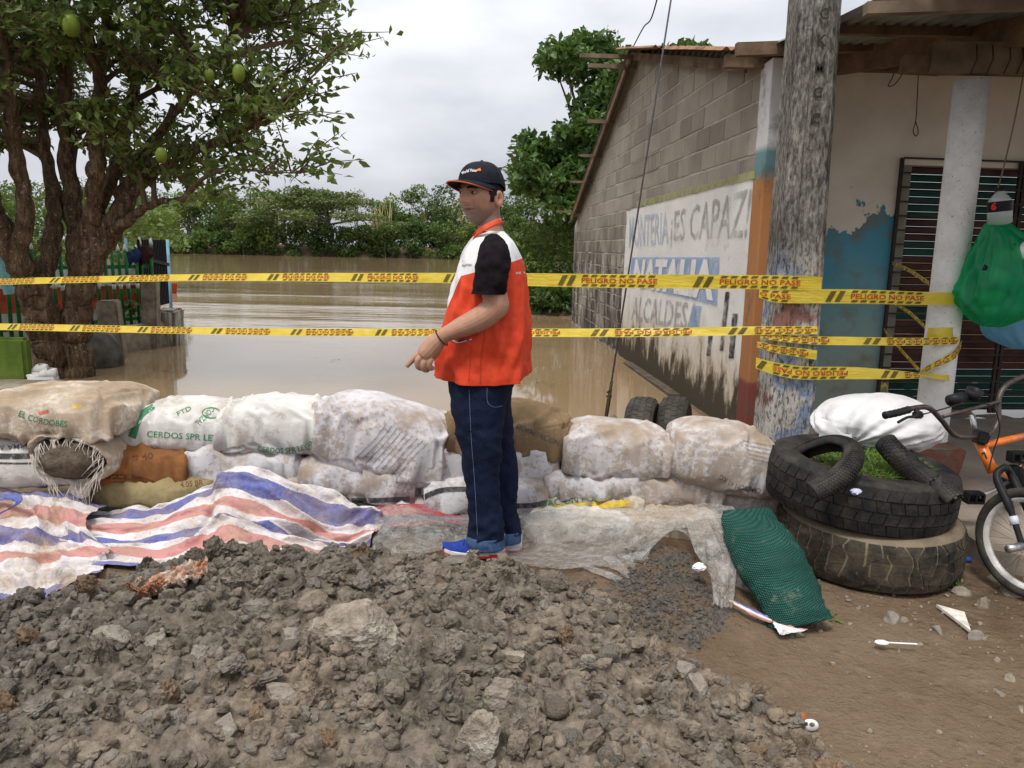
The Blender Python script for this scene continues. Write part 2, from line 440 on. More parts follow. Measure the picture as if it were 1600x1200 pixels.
def far_tree(name, label, cat, base, h, rx, mat, seed, n=2600, leaf=.5, trunk=.18, group=None, umbrella=False, low=False, bare=False):
    r = random.Random(seed); bx, by, bz = base
    root = empty(name, (bx, by, bz), label, cat, group)
    blobs = []
    if umbrella:
        for k in range(26):
            a = r.uniform(0, 6.283); q = r.random() ** .5
            x = bx + rx * q * math.cos(a); y = by + rx * .6 * q * math.sin(a)
            z = bz + h * (.93 - .40 * q ** 2.0) - r.uniform(0, .9) - (r.random() < .3) * 1.2
            blobs.append((x, y, z, rx * r.uniform(.16, .28), rx * .2, h * r.uniform(.035, .07)))
    else:
        m = 12 if not low else 9
        for k in range(m):
            a = r.uniform(0, 6.283); f = r.random()
            lo = .30 if not low else .06
            z = bz + h * (lo + (.93 - lo) * f); q = rx * (1 - .55 * f) * r.uniform(.2, .85)
            s_ = r.uniform(.28, .48) * rx
            blobs.append((bx + q * math.cos(a), by + q * math.sin(a) * .8, z - .1 * s_, s_, s_, s_ * r.uniform(.6, .95)))
    pts = blob_points(blobs, n, seed)
    pts = pts[pts[:, 2] > bz + .02]
    v, f = leaf_cloud(pts, leaf, seed, flat=.6 if umbrella else .2)
    link('crown', np_mesh('crown', v, f, mat, False), root)
    mb = MB(); zt = bz + h * .55
    mb.tube(catmull([V(bx, by, bz - .3), V(bx + .1 * rx * r.uniform(-1, 1), by, bz + h * .3), V(bx + .15 * rx * r.uniform(-1, 1), by, zt)], 4), [trunk * (1 - .05 * i) for i in range(9)], 7)
    mb.build('trunk', M_TRUNK_FAR, root)
    for k in range(9 if umbrella else 4):
        b = blobs[k % len(blobs)]
        s0 = V(bx, by, bz + h * r.uniform(.25, .5)); e0 = V(*b[:3])
        MB().tube(catmull([s0, (s0 + e0) / 2 + V(0, 0, .08 * h), e0], 4), [trunk * .5 * (1 - .09 * i) for i in range(9)], 5).build('branch', M_TRUNK_FAR, root)
    return root
# far bank, seen across the river (about 100 m away)
def bank(px, Y): return V((px - 800) / F * Y * .99 , Y, .35)
G_FAR = 'trees of the wood on the far river bank'
far_tree('rain_tree', 'broad umbrella-shaped tree rising from the middle of the far river bank', 'tree', bank(508, 98.6), 8.6, 10.0, L_OLIVE, 3, 9000, .42, .32, umbrella=True)
far_tree('rain_tree', 'smaller flat-topped tree left of the broad umbrella tree on the far bank', 'tree', bank(440, 108), 8.8, 5.5, L_OLIVE, 4, 3000, .42, .25, umbrella=True)
far_tree('tall_tree', 'tall pale tree sticking up highest above the far wood', 'tree', bank(645, 112), 10.6, 2.6, L_PALE, 5, 2200, .40)
far_tree('dry_tree', 'thin greyish almost bare tree behind the umbrella tree', 'tree', bank(556, 118), 10.6, 4.0, leaf_mat('leaf_dry', (.20, .18, .15), (.33, .31, .27)), 6, 900, .3, .2)
k = 0
for px, Y, hh_, rx, m in [(205, 106, 7.6, 4.2, L_MID), (250, 112, 8.6, 4.4, L_DARK), (292, 108, 8.0, 4.6, L_PALE), (330, 114, 9.0, 4.6, L_MID), (365, 106, 8.2, 4.0, L_MID), (405, 116, 9.6, 4.4, L_PALE),
                         (470, 118, 9.4, 4.4, L_DARK), (600, 106, 8.2, 3.6, L_MID), (612, 118, 9.3, 3.6, L_PALE), (676, 106, 8.4, 3.8, L_DARK), (705, 115, 9.2, 4.0, L_PALE), (742, 106, 8.0, 4.2, L_MID),
                         (785, 112, 8.8, 4.4, L_DARK), (822, 106, 8.4, 4.2, L_MID), (862, 112, 8.8, 4.5, L_PALE), (905, 108, 8.6, 4.6, L_MID), (150, 108, 8.4, 4.5, L_DARK), (100, 110, 8.8, 4.6, L_MID), (40, 108, 8.6, 4.6, L_MID), (955, 110, 9, 4.6, L_DARK)]:
    k += 1
    far_tree('broadleaf_tree', 'leafy green tree among the dense wood on the far river bank', 'tree', bank(px, Y), hh_ * (1 + .13 * math.sin(k * 2.7)), rx, m, 20 + k, 2300, .42, group=G_FAR)
for i, px in enumerate(range(150, 960, 30)):
    if 430 < px < 590: continue
    far_tree('understorey_bush', 'green undergrowth bush filling the gaps between the far trees', 'bush', bank(px, 104 + 2 * math.sin(i * 1.7)), 5.2 + 1.2 * math.sin(i * 2.9), 3.2, [L_DARK, L_MID, L_DARK][i % 3], 160 + i, 1000, .5, .07, group='undergrowth in the far wood', low=True)
for i, px in enumerate(range(190, 921, 38)):
    far_tree('waterside_bush', 'low green bush hanging over the water along the far bank', 'bush', bank(px + 9 * math.sin(i * 5), 97.6 + .8 * math.sin(i * 2.1)) + V(0, 0, -.35) , 3.0 + 1.1 * math.sin(i * 3.3) ** 2 + (.8 if px > 600 else 0), 2.7, [L_DARK, L_MID, L_PALE, L_MID][i % 4], 60 + i, 1500, .42, .07, group='bushes along the far waterline', low=True)
# yellowish bamboo-like canes above the wood
t = MB(); r = random.Random(5); M_CANE = plain('dry_cane', (.30, .25, .11), .8, 3)
for i, px in enumerate([585, 596, 668, 690, 716, 410, 425]):
    b = bank(px, 104); root = empty('cane_clump', b, 'clump of upright yellowish canes standing in the far wood', 'canes', 'yellowish cane clumps in the far wood')
    mb = MB()
    for j in range(16):
        x = b.x + r.uniform(-1.1, 1.1); hh_ = r.uniform(5.2, 7.8)
        mb.tube([V(x, b.y + r.uniform(-.4, .4), .2), V(x + r.uniform(-.2, .2), b.y, hh_ * .6), V(x + r.uniform(-.5, .5), b.y, hh_)], [.06, .05, .02], 4)
    mb.build('cane', M_CANE, root)['kind'] = 'stuff'

# ---- tree and bushes beside the house's far end
def shrub_px(name, label, cat, polys, Y0, Y1, n, leaf, mat, seed, base, trunk=.12, group=None, aspect=.55, limbs=6, leaf_flat=.2, cl=None, cr=.35):
    """foliage clumps whose centres fall inside a picture outline, at depths Y0..Y1"""
    r = random.Random(seed); root = empty(name, base, label, cat, group); cs = []
    xs_ = [p[0] for p in polys]; ys_ = [p[1] for p in polys]
    while len(cs) < (cl or 60):
        x = r.uniform(min(xs_), max(xs_)); y = r.uniform(min(ys_), max(ys_))
        if poly_sd(np.array([x]), np.array([y]), polys)[0] > 0:
            cs.append(atY(x, y, r.uniform(Y0, Y1)))
    blobs = [(c.x, c.y, c.z, cr * r.uniform(.6, 1.2), cr * r.uniform(.6, 1.2), cr * r.uniform(.45, .8)) for c in cs]
    pts = blob_points(blobs, n, seed, .35); pts = pts[pts[:, 2] > WATER_Z + .02]
    v, f = leaf_cloud(pts, leaf, seed, leaf_flat, aspect)
    link('crown', np_mesh('crown', v, f, mat, False), root)
    b = Vector(base); mid = b.lerp(sum(cs, V(0, 0, 0)) / len(cs), .55)
    MB().tube(catmull([b - V(0, 0, .3), b.lerp(mid, .5) + V(.05, 0, 0), mid], 4), [trunk * (1 - .05 * i) for i in range(9)], 8).build('trunk', M_TWIG, root)
    for k in range(limbs):
        e0 = cs[k % len(cs)]; MB().tube(catmull([mid - V(0, 0, .2), mid.lerp(e0, .5) + V(0, 0, .15), e0], 4), [trunk * .5 * (1 - .1 * i) for i in range(9)], 6).build('branch', M_TWIG, root)
    return root
shrub_px('almond_tree', 'large dark green tree with big leaves rising behind the block house', 'tree',
         [(800, 275), (815, 225), (880, 205), (905, 180), (895, 150), (870, 120), (850, 80), (880, 78), (915, 65), (945, 62), (985, 80), (1010, 110), (1000, 345), (900, 365), (850, 345), (825, 310)], 17.2, 20.5, 15000, .19, L_ALM, 7, (2.4, 19, .3), .12, aspect=.62, cl=125, cr=.42, limbs=4)
shrub_px('almond_tree', 'dark green tree whose tip shows above the house ridge', 'tree',
         [(1065, 75), (1080, 70), (1095, 66), (1100, 95), (1060, 95), (1010, 95), (1010, 82)], 18, 19, 260, .24, L_ALM, 8, (5.2, 18.5, .3), .15, aspect=.62, cl=10, cr=.2, limbs=4)
shrub_px('waterside_bush', 'yellow-green bush at the water behind the man, beside the house', 'bush',
         [(795, 352), (830, 345), (870, 352), (905, 360), (905, 470), (860, 478), (800, 470)], 18.2, 21, 6500, .15, L_PALE, 9, (.9, 18.8, .1), .08, aspect=.4, cl=70, cr=.42)
shrub_px('waterside_bush', 'dark low bush hanging over the water at the house corner', 'bush',
         [(828, 455), (895, 450), (905, 485), (870, 488), (832, 480)], 17.3, 18.3, 1900, .16, L_DARK, 10, (1.05, 17.8, .0), .06, aspect=.45, cl=26, cr=.25, limbs=4)

# ---- calabash tree on the left bank
r = random.Random(21)
cal = empty('calabash_tree', atZ(105, 590, 0), 'big spreading calabash tree with twisted dark trunks on the left bank', 'tree')
cal_out = [(-330, -260), (400, -260), (470, -90), (488, 10), (548, 100), (505, 150), (470, 205), (500, 240), (455, 285), (400, 290), (360, 305), (300, 320), (240, 322), (150, 250), (60, 200), (-20, 260), (-330, 300)]
def limb(pts, r0, r1, nm='limb', n=10, mat=None, rough=.12):
    P_ = catmull([atY(x, y, Y) for x, y, Y in pts], 7); m = len(P_)
    for i in range(1, m - 1): P_[i] = P_[i] + V(r.uniform(-1, 1), r.uniform(-1, 1), 0) * r0 * .10
    rad = [.70 * (r0 + (r1 - r0) * i / (m - 1)) * (1 + rough * r.uniform(-1, 1)) for i in range(m)]
    P2_ = catmull(P_, 3); r2_ = list(np.interp(np.linspace(0, m - 1, len(P2_)), range(m), rad)); tb_ = MB().tube(P2_, r2_, n * 2)
    tb_.v = [tuple(V(*q) + mnoise.noise_vector(V(q[0] * 9, q[1] * 9, q[2] * 3.2)) * r0 * .16 + mnoise.noise_vector(V(q[0] * 26, q[1] * 26, q[2] * 9)) * r0 * .06) for q in tb_.v]
    tb_.build(nm, mat or M_BARK, cal); return P_
stems = []
Yb = 8.25
stems.append(limb([(122, 602, Yb), (118, 520, Yb), (128, 450, Yb), (152, 385, Yb), (190, 330, Yb), (205, 280, 8.3)], .235, .13, 'trunk', 16))
stems.append(limb([(85, 600, Yb - .1), (72, 520, 8.1), (50, 450, 8.0), (22, 390, 7.9), (-10, 330, 7.8), (-40, 250, 7.7)], .25, .12, 'trunk', 16))
stems.append(limb([(125, 470, Yb), (125, 400, 8.3), (112, 330, 8.4), (108, 250, 8.4), (100, 120, 8.3), (92, -60, 8.2)], .19, .08))
stems.append(limb([(130, 440, Yb), (140, 370, 8.2), (150, 290, 8.0), (148, 200, 7.9), (158, 100, 7.8), (170, -60, 7.8)], .16, .06))
stems.append(limb([(60, 470, 8.05), (75, 400, 8.2), (85, 320, 8.3), (68, 220, 8.5), (60, 100, 8.6), (40, -60, 8.6)], .14, .06))
stems.append(limb([(30, 400, 7.9), (40, 320, 7.8), (20, 220, 7.7), (10, 100, 7.6), (-20, -60, 7.5)], .13, .06))
stems.append(limb([(165, 370, Yb), (200, 345, 8.1), (240, 318, 8.0), (290, 312, 7.9)], .10, .03))
stems.append(limb([(150, 330, 8.3), (185, 250, 8.5), (205, 160, 8.7), (230, 60, 8.8), (260, -60, 8.8)], .12, .05))
stems.append(limb([(185, 330, 8.3), (215, 255, 8.2), (262, 190, 8.0), (318, 120, 7.9), (380, 30, 7.8)], .08, .03))
stems.append(limb([(190, 320, 8.3), (250, 265, 8.1), (330, 225, 8.0), (420, 190, 7.9)], .07, .02))
src = [p for s_ in stems for p in s_[len(s_) // 2:]]
leafpts = []; twigs = MB(); brs = 0
while brs < 235:
    x, y = r.uniform(-300, 545), r.uniform(-240, 318)
    if poly_sd(np.array([float(x)]), np.array([float(y)]), cal_out)[0] < 0: continue
    if x > 60 and r.random() < .0: continue
    tip = atY(x, y, r.uniform(6.7, 9.8)); brs += 1
    s0 = min(src, key=lambda p: (p - tip).length * (1 + .5 * r.random()) + (2 if p.z > tip.z + .3 else 0))
    midp = s0.lerp(tip, .5) + V(r.uniform(-.15, .15), r.uniform(-.15, .15), r.uniform(.0, .3))
    P_ = catmull([s0, midp, tip], 7)
    b_ = MB().tube(P_, [.035 - .0023 * i for i in range(len(P_))], 6)
    b_.build('branch', M_TWIG, cal)
    for j in range(11):
        q = P_[3 + r.randrange(len(P_) - 3)]; dv = (tip - s0).normalized() * r.uniform(.15, .5) + V(r.uniform(-.4, .4), r.uniform(-.4, .4), r.uniform(-.12, .35))
        e0 = q + dv; twigs.tube([q, q.lerp(e0, .5) + V(0, 0, .04), e0], [.010, .007, .003], 4, cap=False)
        m = r.randint(13, 20)
        for k in range(m):
            f = (.15 + .9 * k / m); leafpts.append(tuple(q.lerp(e0, f) + V(r.gauss(0, .02), r.gauss(0, .02), r.gauss(0, .02) + .04 * f * (1 - f))))
twigs.build('twigs', M_TWIG, cal)['kind'] = 'stuff'
v, f = leaf_cloud(leafpts, .094, 5, .1, .46, .2)
link('crown', np_mesh('crown', v, f, L_CAL, False), cal)
M_GOURD = plain('gourd_skin', (.12, .165, .022), .4, 9, .3)
for x, y, Y, rw, rh in [(111, 40, 6.7, 12, 16), (373, 115, 6.6, 9, 13.5), (327, 118, 6.8, 7.5, 10), (252, 243, 6.8, 8.5, 12), (-60, 160, 7.6, 10, 13)]:
    c = atY(x, y, Y); k = Y / F
    rg = []
    for i in range(1, 12):
        th = math.pi * i / 12; q = math.sin(th) ** .9
        rg.append([c + V(rw * k * q * math.cos(a), rw * k * q * math.sin(a), rh * k * math.cos(th)) for a in [6.283 * j / 16 for j in range(16)]])
    MB().rings(rg).build('gourd', M_GOURD, cal)

# ---- left bank: slab, mossy block, fence and what leans on it
t = NT('old_concrete'); o = t.co(); n = t.noise(o, 6, 6, .65); n2 = t.noise(o, 45, 4)
c = t.ramp(n, (.3, (.10, .08, .06)), (.5, (.24, .20, .155)), (.72, (.38, .335, .275)))
t.bump(t.math('ADD', n, t.math('MULTIPLY', n2, .4)), .6, .02); M_CONC = t.fin(c, .9)
t = NT('mossy_paint'); o = t.co(); n = t.noise(o, 5, 5, .65)
zc = t.xyz(o)[2]
c = t.ramp(n, (.3, (.05, .085, .016)), (.6, (.10, .155, .028)), (.8, (.15, .18, .06)))
c = t.mix(t.ramp(t.math('ADD', zc, t.math('MULTIPLY', n, .25)), (.12, 1.), (.30, 0.)), c, (.12, .075, .04))
t.bump(n, .5, .02); M_MOSS = t.fin(c, .9)
sl_ = atZ(60, 607, .08)
mb = MB(); top = [atZ(-60, 588, .09), atZ(70, 585, .09), atZ(112, 597, .09), atZ(95, 612, .09), atZ(58, 626, .09), atZ(-60, 632, .09)]
mb.add([p for p in top] + [p - V(0, 0, .5) for p in top], [(5, 4, 3, 2, 1, 0)] + [(i, (i + 1) % 6, (i + 1) % 6 + 6, i + 6) for i in range(6)])
me = mb.mesh('slab', M_CONC); bevel_mesh(me, .015, 2)
tag(link('concrete_slab', me), 'broken grey concrete slab at the water edge under the calabash tree', 'slab')
p = atZ(44, 592, .1); q = atZ(-70, 590, .1)
me = MB().box(V(p.x - .62, p.y + .08, .27), (1.2, .13, .46)).mesh('block', M_MOSS); bevel_mesh(me, .03, 3)
tag(link('mossy_block', me), 'low block covered in bright green moss at the left edge', 'block')

M_GREEN = plain('green_paint', (.02, .13, .035), .5, 12, .35); M_WHITEP = plain('old_white_paint', (.55, .55, .52), .6, 15, .2)
M_BLUEP = plain('light_blue_paint', (.18, .36, .46), .6, 9)
fence = empty('picket_fence', (-5.9, 10, 0), 'green picket fence with white bands behind the calabash trunk', 'fence')
A_, B_ = V(-6.6, 8.7, 0), V(-5.38, 11.45, 0)
pk = MB().tube([V(0, 0, 0), V(0, 0, 1.30)], .024, 8).mesh('picket', M_GREEN)
bd = MB().tube([V(0, 0, 0), V(0, 0, .075)], .027, 8).mesh('band', M_WHITEP)
cp = MB().tube([V(0, 0, 0), V(0, 0, .04), V(0, 0, .11)], [.027, .026, .006], 8).mesh('cap', M_WHITEP)
N = 25
for i in range(N):
    p = A_.lerp(B_, i / (N - 1)); z0 = .10
    hgt = 1.0 + .05 * r.uniform(-1, 1)
    o_ = link('picket', pk, fence, (p.x, p.y, z0)); o_.rotation_euler = (r.uniform(-.02, .02), r.uniform(-.03, .03), 0)
    o_.scale = (1, 1, hgt)
    b_ = link('band', bd, o_); b_.parent = o_; b_.matrix_parent_inverse.identity(); b_.location = (0, 0, .72)
    b_ = link('cap', cp, o_); b_.parent = o_; b_.matrix_parent_inverse.identity(); b_.location = (0, 0, 1.27)
for z in (.35, 1.1):
    MB().bar(A_ + V(0, .05, z), B_ + V(0, .05, z), .03, .05).build('rail', M_GREEN, fence)
for k in (0.62, .86, 1.0):
    p = A_.lerp(B_, k); MB().tube([V(p.x, p.y + .06, 0), V(p.x, p.y + .06, 1.5)], .02, 7).build('post', M_BLUEP, fence)
gw = empty('garden_wall', (-6.6, 11.5, 0), 'low white and red wall seen between the green pickets', 'wall')
A2, B2 = V(-7.6, 9.6, 0), V(-5.75, 12.2, 0)
MB().bar(A2 + V(0, 0, .62), B2 + V(0, 0, .62), .12, .34).build('upper_band', plain('red_paint', (.38, .07, .035), .6, 6), gw)
MB().bar(A2 + V(0, 0, .2), B2 + V(0, 0, .2), .13, .5).build('lower_band', plain('stained_white', (.40, .40, .37), .7, 5, .35), gw)
MB().bar(A2 + V(0, 0, .92), B2 + V(0, 0, .92), .13, .26).build('top_band', M_WHITEP, gw)
# black corrugated panel
M_BLACK = plain('black_sheet', (.012, .012, .016), .45, 6)
pan = empty('black_panel', (-5.2, 11.5, 0), 'black upright slatted panel at the end of the green fence', 'panel')
pa, pb = atY(224, 500, 11.3), atY(264, 500, 12.6)
for i in range(17):
    p = pa.lerp(pb, i / 16); MB().box(V(p.x, p.y, .98), (.035, .07, 1.02), Matrix.Rotation(.3, 3, 'Z')).build('slat', M_BLACK, pan)
MB().bar(pa + V(.04, .02, .9), pb + V(.04, .02, .9), .02, .05).build('rail', M_BLACK, pan)
p = atY(265, 440, 12.75); tag(MB().tube([V(p.x, p.y, -.3), V(p.x, p.y, 1.5)], .028, 8).build('blue_post', M_BLUEP), 'light blue post at the right end of the black panel', 'post')
t = NT('streaked_concrete'); o = t.co(); n = t.noise(t.mapn(o, (9, 9, .8)), 2.4, 5, .7); n2 = t.noise(o, 8, 4)
c = t.ramp(n, (.36, (.06, .05, .04)), (.5, (.25, .225, .19)), (.64, (.55, .53, .48)))
t.bump(n2, .5, .02); M_STREAK = t.fin(c, .9)
def block_thing(name, label, cat, c, size, rz=0, tilt=(0, 0), mat=None, bev=.02):
    me = MB().box((0, 0, 0), size).mesh(name, mat or M_CONC); bevel_mesh(me, bev, 2)
    bm = bmesh.new(); bm.from_mesh(me); bmesh.ops.subdivide_edges(bm, edges=bm.edges[:], cuts=3, use_grid_fill=True)
    for v_ in bm.verts: v_.co += mnoise.noise_vector(v_.co * 5 + Vector(c)) * bev * .6
    bm.to_mesh(me); bm.free()
    o = link(name, me); o.location = c; o.rotation_euler = (tilt[0], tilt[1], rz); return tag(o, label, cat)
p = atZ(173, 560, 0); block_thing('concrete_post', 'short leaning concrete post right of the calabash trunk', 'post', V(p.x, p.y + .08, .33), (.25, .22, .80), .2, (.03, -.05), M_CONC)
p = atZ(203, 551, 0); block_thing('concrete_beam', 'grey concrete beam lying along the fence foot at the water', 'beam', V(p.x + .02, p.y + .45, .10), (.16, 1.2, .5), -.22, (0, 0), M_CONC)
p = atZ(234, 545, 0); block_thing('concrete_post', 'mossy concrete post in front of the black panel', 'post', V(p.x, p.y + .1, .45), (.20, .2, .98), .1, (0, .03), M_CONC)
p = atZ(256, 540, 0); block_thing('stained_pier', 'white streaked concrete pier standing in the water below the black panel', 'pier', V(p.x, p.y + .2, .18), (.30, .5, .66), .12, (0, 0), M_STREAK, .03)
t = NT('wet_sack'); o = t.co(); t.bump(t.noise(o, 9, 4), .6, .03); M_WETSACK = t.fin(t.ramp(t.noise(o, 5, 4), (.35, (.055, .05, .042)), (.7, (.19, .18, .16))), .75)
# ================================================================== HOUSE
WD = V(-WS, 1, 0).normalized(); WN = V(-1, -WS, 0).normalized(); WA = V(1.86, 6.17, 0)
def wall(s, z, off=0.0): return WA + WD * s + V(0, 0, z) + WN * off
def wall_px(px, py):
    p = atP(px, py, WA, WN); return (p - WA).dot(WD), p.z
SR, ZR, ZE, SF, ZF = 4.4, 3.98, 2.91, 9.2, 2.15           # ridge, eaves of the gable
def roof_line(s): return ZE + (ZR - ZE) * s / SR if s < SR else ZR + (ZF - ZR) * (s - SR) / (SF - SR)
_txt = {}
def text_mesh(body, bold=.0, shear=0):
    k = (body, bold, shear)
    if k not in _txt:
        c = bpy.data.curves.new('text', 'FONT'); c.body = body; c.offset = bold; c.shear = shear; c.resolution_u = 2; c.fill_mode = 'FRONT'
        o = bpy.data.objects.new('text', c); col.objects.link(o)
        dg = bpy.context.evaluated_depsgraph_get(); me = bpy.data.meshes.new_from_object(o.evaluated_get(dg))
        bm = bmesh.new(); bm.from_mesh(me); bmesh.ops.triangulate(bm, faces=bm.faces[:])
        co = [v.co for v in bm.verts]; x0 = min(v.x for v in co); x1 = max(v.x for v in co); y0 = min(v.y for v in co); y1 = max(v.y for v in co)
        asp = (x1 - x0) / (y1 - y0)
        es = [e for e in bm.edges if e.calc_length() > .25 * (y1 - y0)]
        bmesh.ops.subdivide_edges(bm, edges=es, cuts=2); bmesh.ops.triangulate(bm, faces=bm.faces[:])
        vs_ = [((v.co.x - x0) / (x1 - x0), (v.co.y - y0) / (y1 - y0)) for v in bm.verts]
        bm.verts.index_update(); fs = [tuple(v.index for v in f.verts) for f in bm.faces]
        bm.free(); bpy.data.objects.remove(o); bpy.data.curves.remove(c); bpy.data.meshes.remove(me)
        _txt[k] = (vs_, fs, asp)
    return _txt[k]
def wall_text(body, quad, mat, parent, off=.022, bold=.02, shear=0):
    """quad: picture corners top-left, top-right, bottom-right, bottom-left on the side wall"""
    q = [wall_px(*p) for p in quad]; vs_, fs, _ = text_mesh(body, bold, shear); o = []
    for u, v in vs_:
        tp = (q[0][0] + (q[1][0] - q[0][0]) * u, q[0][1] + (q[1][1] - q[0][1]) * u)
        bt = (q[3][0] + (q[2][0] - q[3][0]) * u, q[3][1] + (q[2][1] - q[3][1]) * u)
        o.append(wall(bt[0] + (tp[0] - bt[0]) * v, bt[1] + (tp[1] - bt[1]) * v, off))
    return MB().add(o, fs).build('lettering', mat, parent)

house = empty('block_house', WA, 'grey concrete block house with painted side wall and porch', 'house')
# -- materials
t = NT('cement_block'); o = t.co(); rn = t.rnd(); n = t.noise(o, 3.2, 5, .6); n2 = t.noise(o, 70, 3, .6); zc = t.xyz(o)[2]
geo = t.n('ShaderNodeNewGeometry').outputs['Position']; gp = t.xyz(geo); n = t.noise(geo, 1.6, 6, .65); n2 = t.noise(geo, 60, 4, .65)
c = t.ramp(n, (.3, (.23, .203, .172)), (.7, (.36, .325, .28)))
c = t.mix(t.ramp(rn, (0., .5), (.5, .0)), c, (.16, .14, .12)); c = t.mix(t.ramp(rn, (.6, .0), (1., .45)), c, (.40, .365, .32))
st = t.noise(t.mapn(geo, (1.2, 1.2, .35)), 2.6, 6, .7)
low = t.ramp(t.math('ADD', gp[2], t.math('MULTIPLY', st, .9)), (.0, 1.), (1.0, .0))
lowm = t.ramp(gp[2], (.0, 1.), (1.0, .0))
lowf = t.math('MULTIPLY', t.ramp(st, (.40, 0.), (.56, .95)), t.ramp(t.math('MULTIPLY', gp[2], .4), (.45, 1.), (.85, 0.)))
c = t.mix(lowf, c, (.045, .038, .032))
eff = t.math('MULTIPLY', t.ramp(t.noise(geo, 3.3, 5, .75), (.56, 0.), (.63, .7)), t.ramp(t.math('MULTIPLY', gp[2], .4), (.5, 1.), (.8, 0.)))
c = t.mix(eff, c, (.46, .44, .41))
t.bump(t.math('ADD', t.math('MULTIPLY', n2, .6), t.math('MULTIPLY', t.noise(geo, 14, 4), .5)), .7, .012); M_BLOCK = t.fin(c, .95)
t = NT('mortar'); geo = t.n('ShaderNodeNewGeometry').outputs['Position']; gp = t.xyz(geo); st = t.noise(geo, 2.2, 5, .7)
c = t.ramp(t.noise(geo, 9, 5, .6), (.3, (.33, .31, .28)), (.7, (.48, .455, .42)))
c = t.mix(t.math('MULTIPLY', t.ramp(st, (.42, 0.), (.6, .9)), t.ramp(t.math('MULTIPLY', gp[2], .4), (.5, 1.), (.8, 0.))), c, (.07, .06, .05))
t.bump(t.noise(geo, 45, 4), .8, .01); M_MORTAR = t.fin(c, .95)
t = NT('mural_plaster'); geo = t.n('ShaderNodeNewGeometry').outputs['Position']; gp = t.xyz(geo)
n = t.noise(geo, 2.0, 6, .65); dr = t.noise(t.mapn(geo, (1.3, 1.3, .7)), 2.6, 7, .72); nb = t.noise(geo, 7, 5, .7)
c = t.ramp(n, (.3, (.60, .595, .58)), (.7, (.74, .735, .72)))
c = t.mix(t.ramp(nb, (.60, 0.), (.68, .55)), c, (.36, .34, .31))
hgt = t.math('ADD', gp[2], t.math('MULTIPLY', t.math('SUBTRACT', dr, .5), 1.5))
c = t.mix(t.ramp(hgt, (.25, .85), (.85, 0.)), c, (.38, .28, .15))
c = t.mix(t.ramp(t.math('ADD', hgt, t.math('MULTIPLY', nb, .35)), (.42, .92), (.66, 0.)), c, (.03, .026, .02))
t.bump(t.math('ADD', n, t.math('MULTIPLY', t.noise(geo, 40, 4), .3)), .5, .015); M_MURAL = t.fin(c, .85)
def faded(name, c, lo=.25, hi=.9, sc=6):
    t = NT(name); geo = t.n('ShaderNodeNewGeometry').outputs['Position']
    t.fin(c, .85); tr = t.n('ShaderNodeBsdfTransparent'); mx = t.n('ShaderNodeMixShader')
    t.put(mx.inputs[0], t.ramp(t.noise(geo, sc, 6, .7), (.36, lo), (.6, hi)))
    t.t.links.new(tr.outputs[0], mx.inputs[1]); t.t.links.new(t.b.outputs[0], mx.inputs[2]); t.t.links.new(mx.outputs[0], t.o.inputs[0]); return t.m
M_LBLUE = faded('faded_blue_paint', (.27, .39, .62), .25, .85); M_LGREY = faded('faded_grey_paint', (.36, .34, .34), .12, .72)
M_LPALE = faded('faded_pale_blue_paint', (.42, .49, .62), .2, .75); M_LWHITE = faded('faded_white_paint', (.72, .72, .71), .8, 1.)
M_DRIP = faded('black_drip_paint', (.035, .03, .035), .1, .95, 9); M_OLIVEP = faded('olive_stripe_paint', (.33, .33, .17), .5, 1., 7)

# -- wall core (mortar) and individual blocks
def prism(poly, off0, off1):
    a = [wall(s, z, off1) for s, z in poly]; b = [wall(s, z, off0) for s, z in poly]; n = len(poly)
    return a + b, [tuple(range(n))] + [tuple(range(2 * n - 1, n - 1, -1))] + [(i, i + n, (i + 1) % n + n, (i + 1) % n) for i in range(n)]
gable = [(.0, -.6), (9.75, -.6), (9.75, 1.95), (SF, ZF), (SR, ZR), (0, ZE)]
core = MB(); core.add(*prism(gable, -.16, -.0045)); gw_ = core.build('side_wall', M_MORTAR, house)
def clip(poly, a, b, c):                                   # keep a*s + b*z <= c
    o = []
    for i in range(len(poly)):
        p, q = poly[i], poly[(i + 1) % len(poly)]; dp = a * p[0] + b * p[1] - c; dq = a * q[0] + b * q[1] - c
        if dp <= 0: o.append(p)
        if dp * dq < 0:
            k = dp / (dp - dq); o.append((p[0] + (q[0] - p[0]) * k, p[1] + (q[1] - p[1]) * k))
    return o
BL, BH, J = .405, .2, .014
bmesh_full = MB().box((0, 0, 0), (BL - J, .05, BH - J)).mesh('block', M_BLOCK); bevel_mesh(bmesh_full, .006, 1)
k1 = (ZR - ZE) / SR; k2 = (ZF - ZR) / (SF - SR)
Rw = Matrix((WD, -WN, V(0, 0, 1))).transposed().to_4x4()
rb = random.Random(3); vent = (wall_px(985, 290)[0], wall_px(1030, 262)[0], 2.43, 2.63)
nb_ = 0
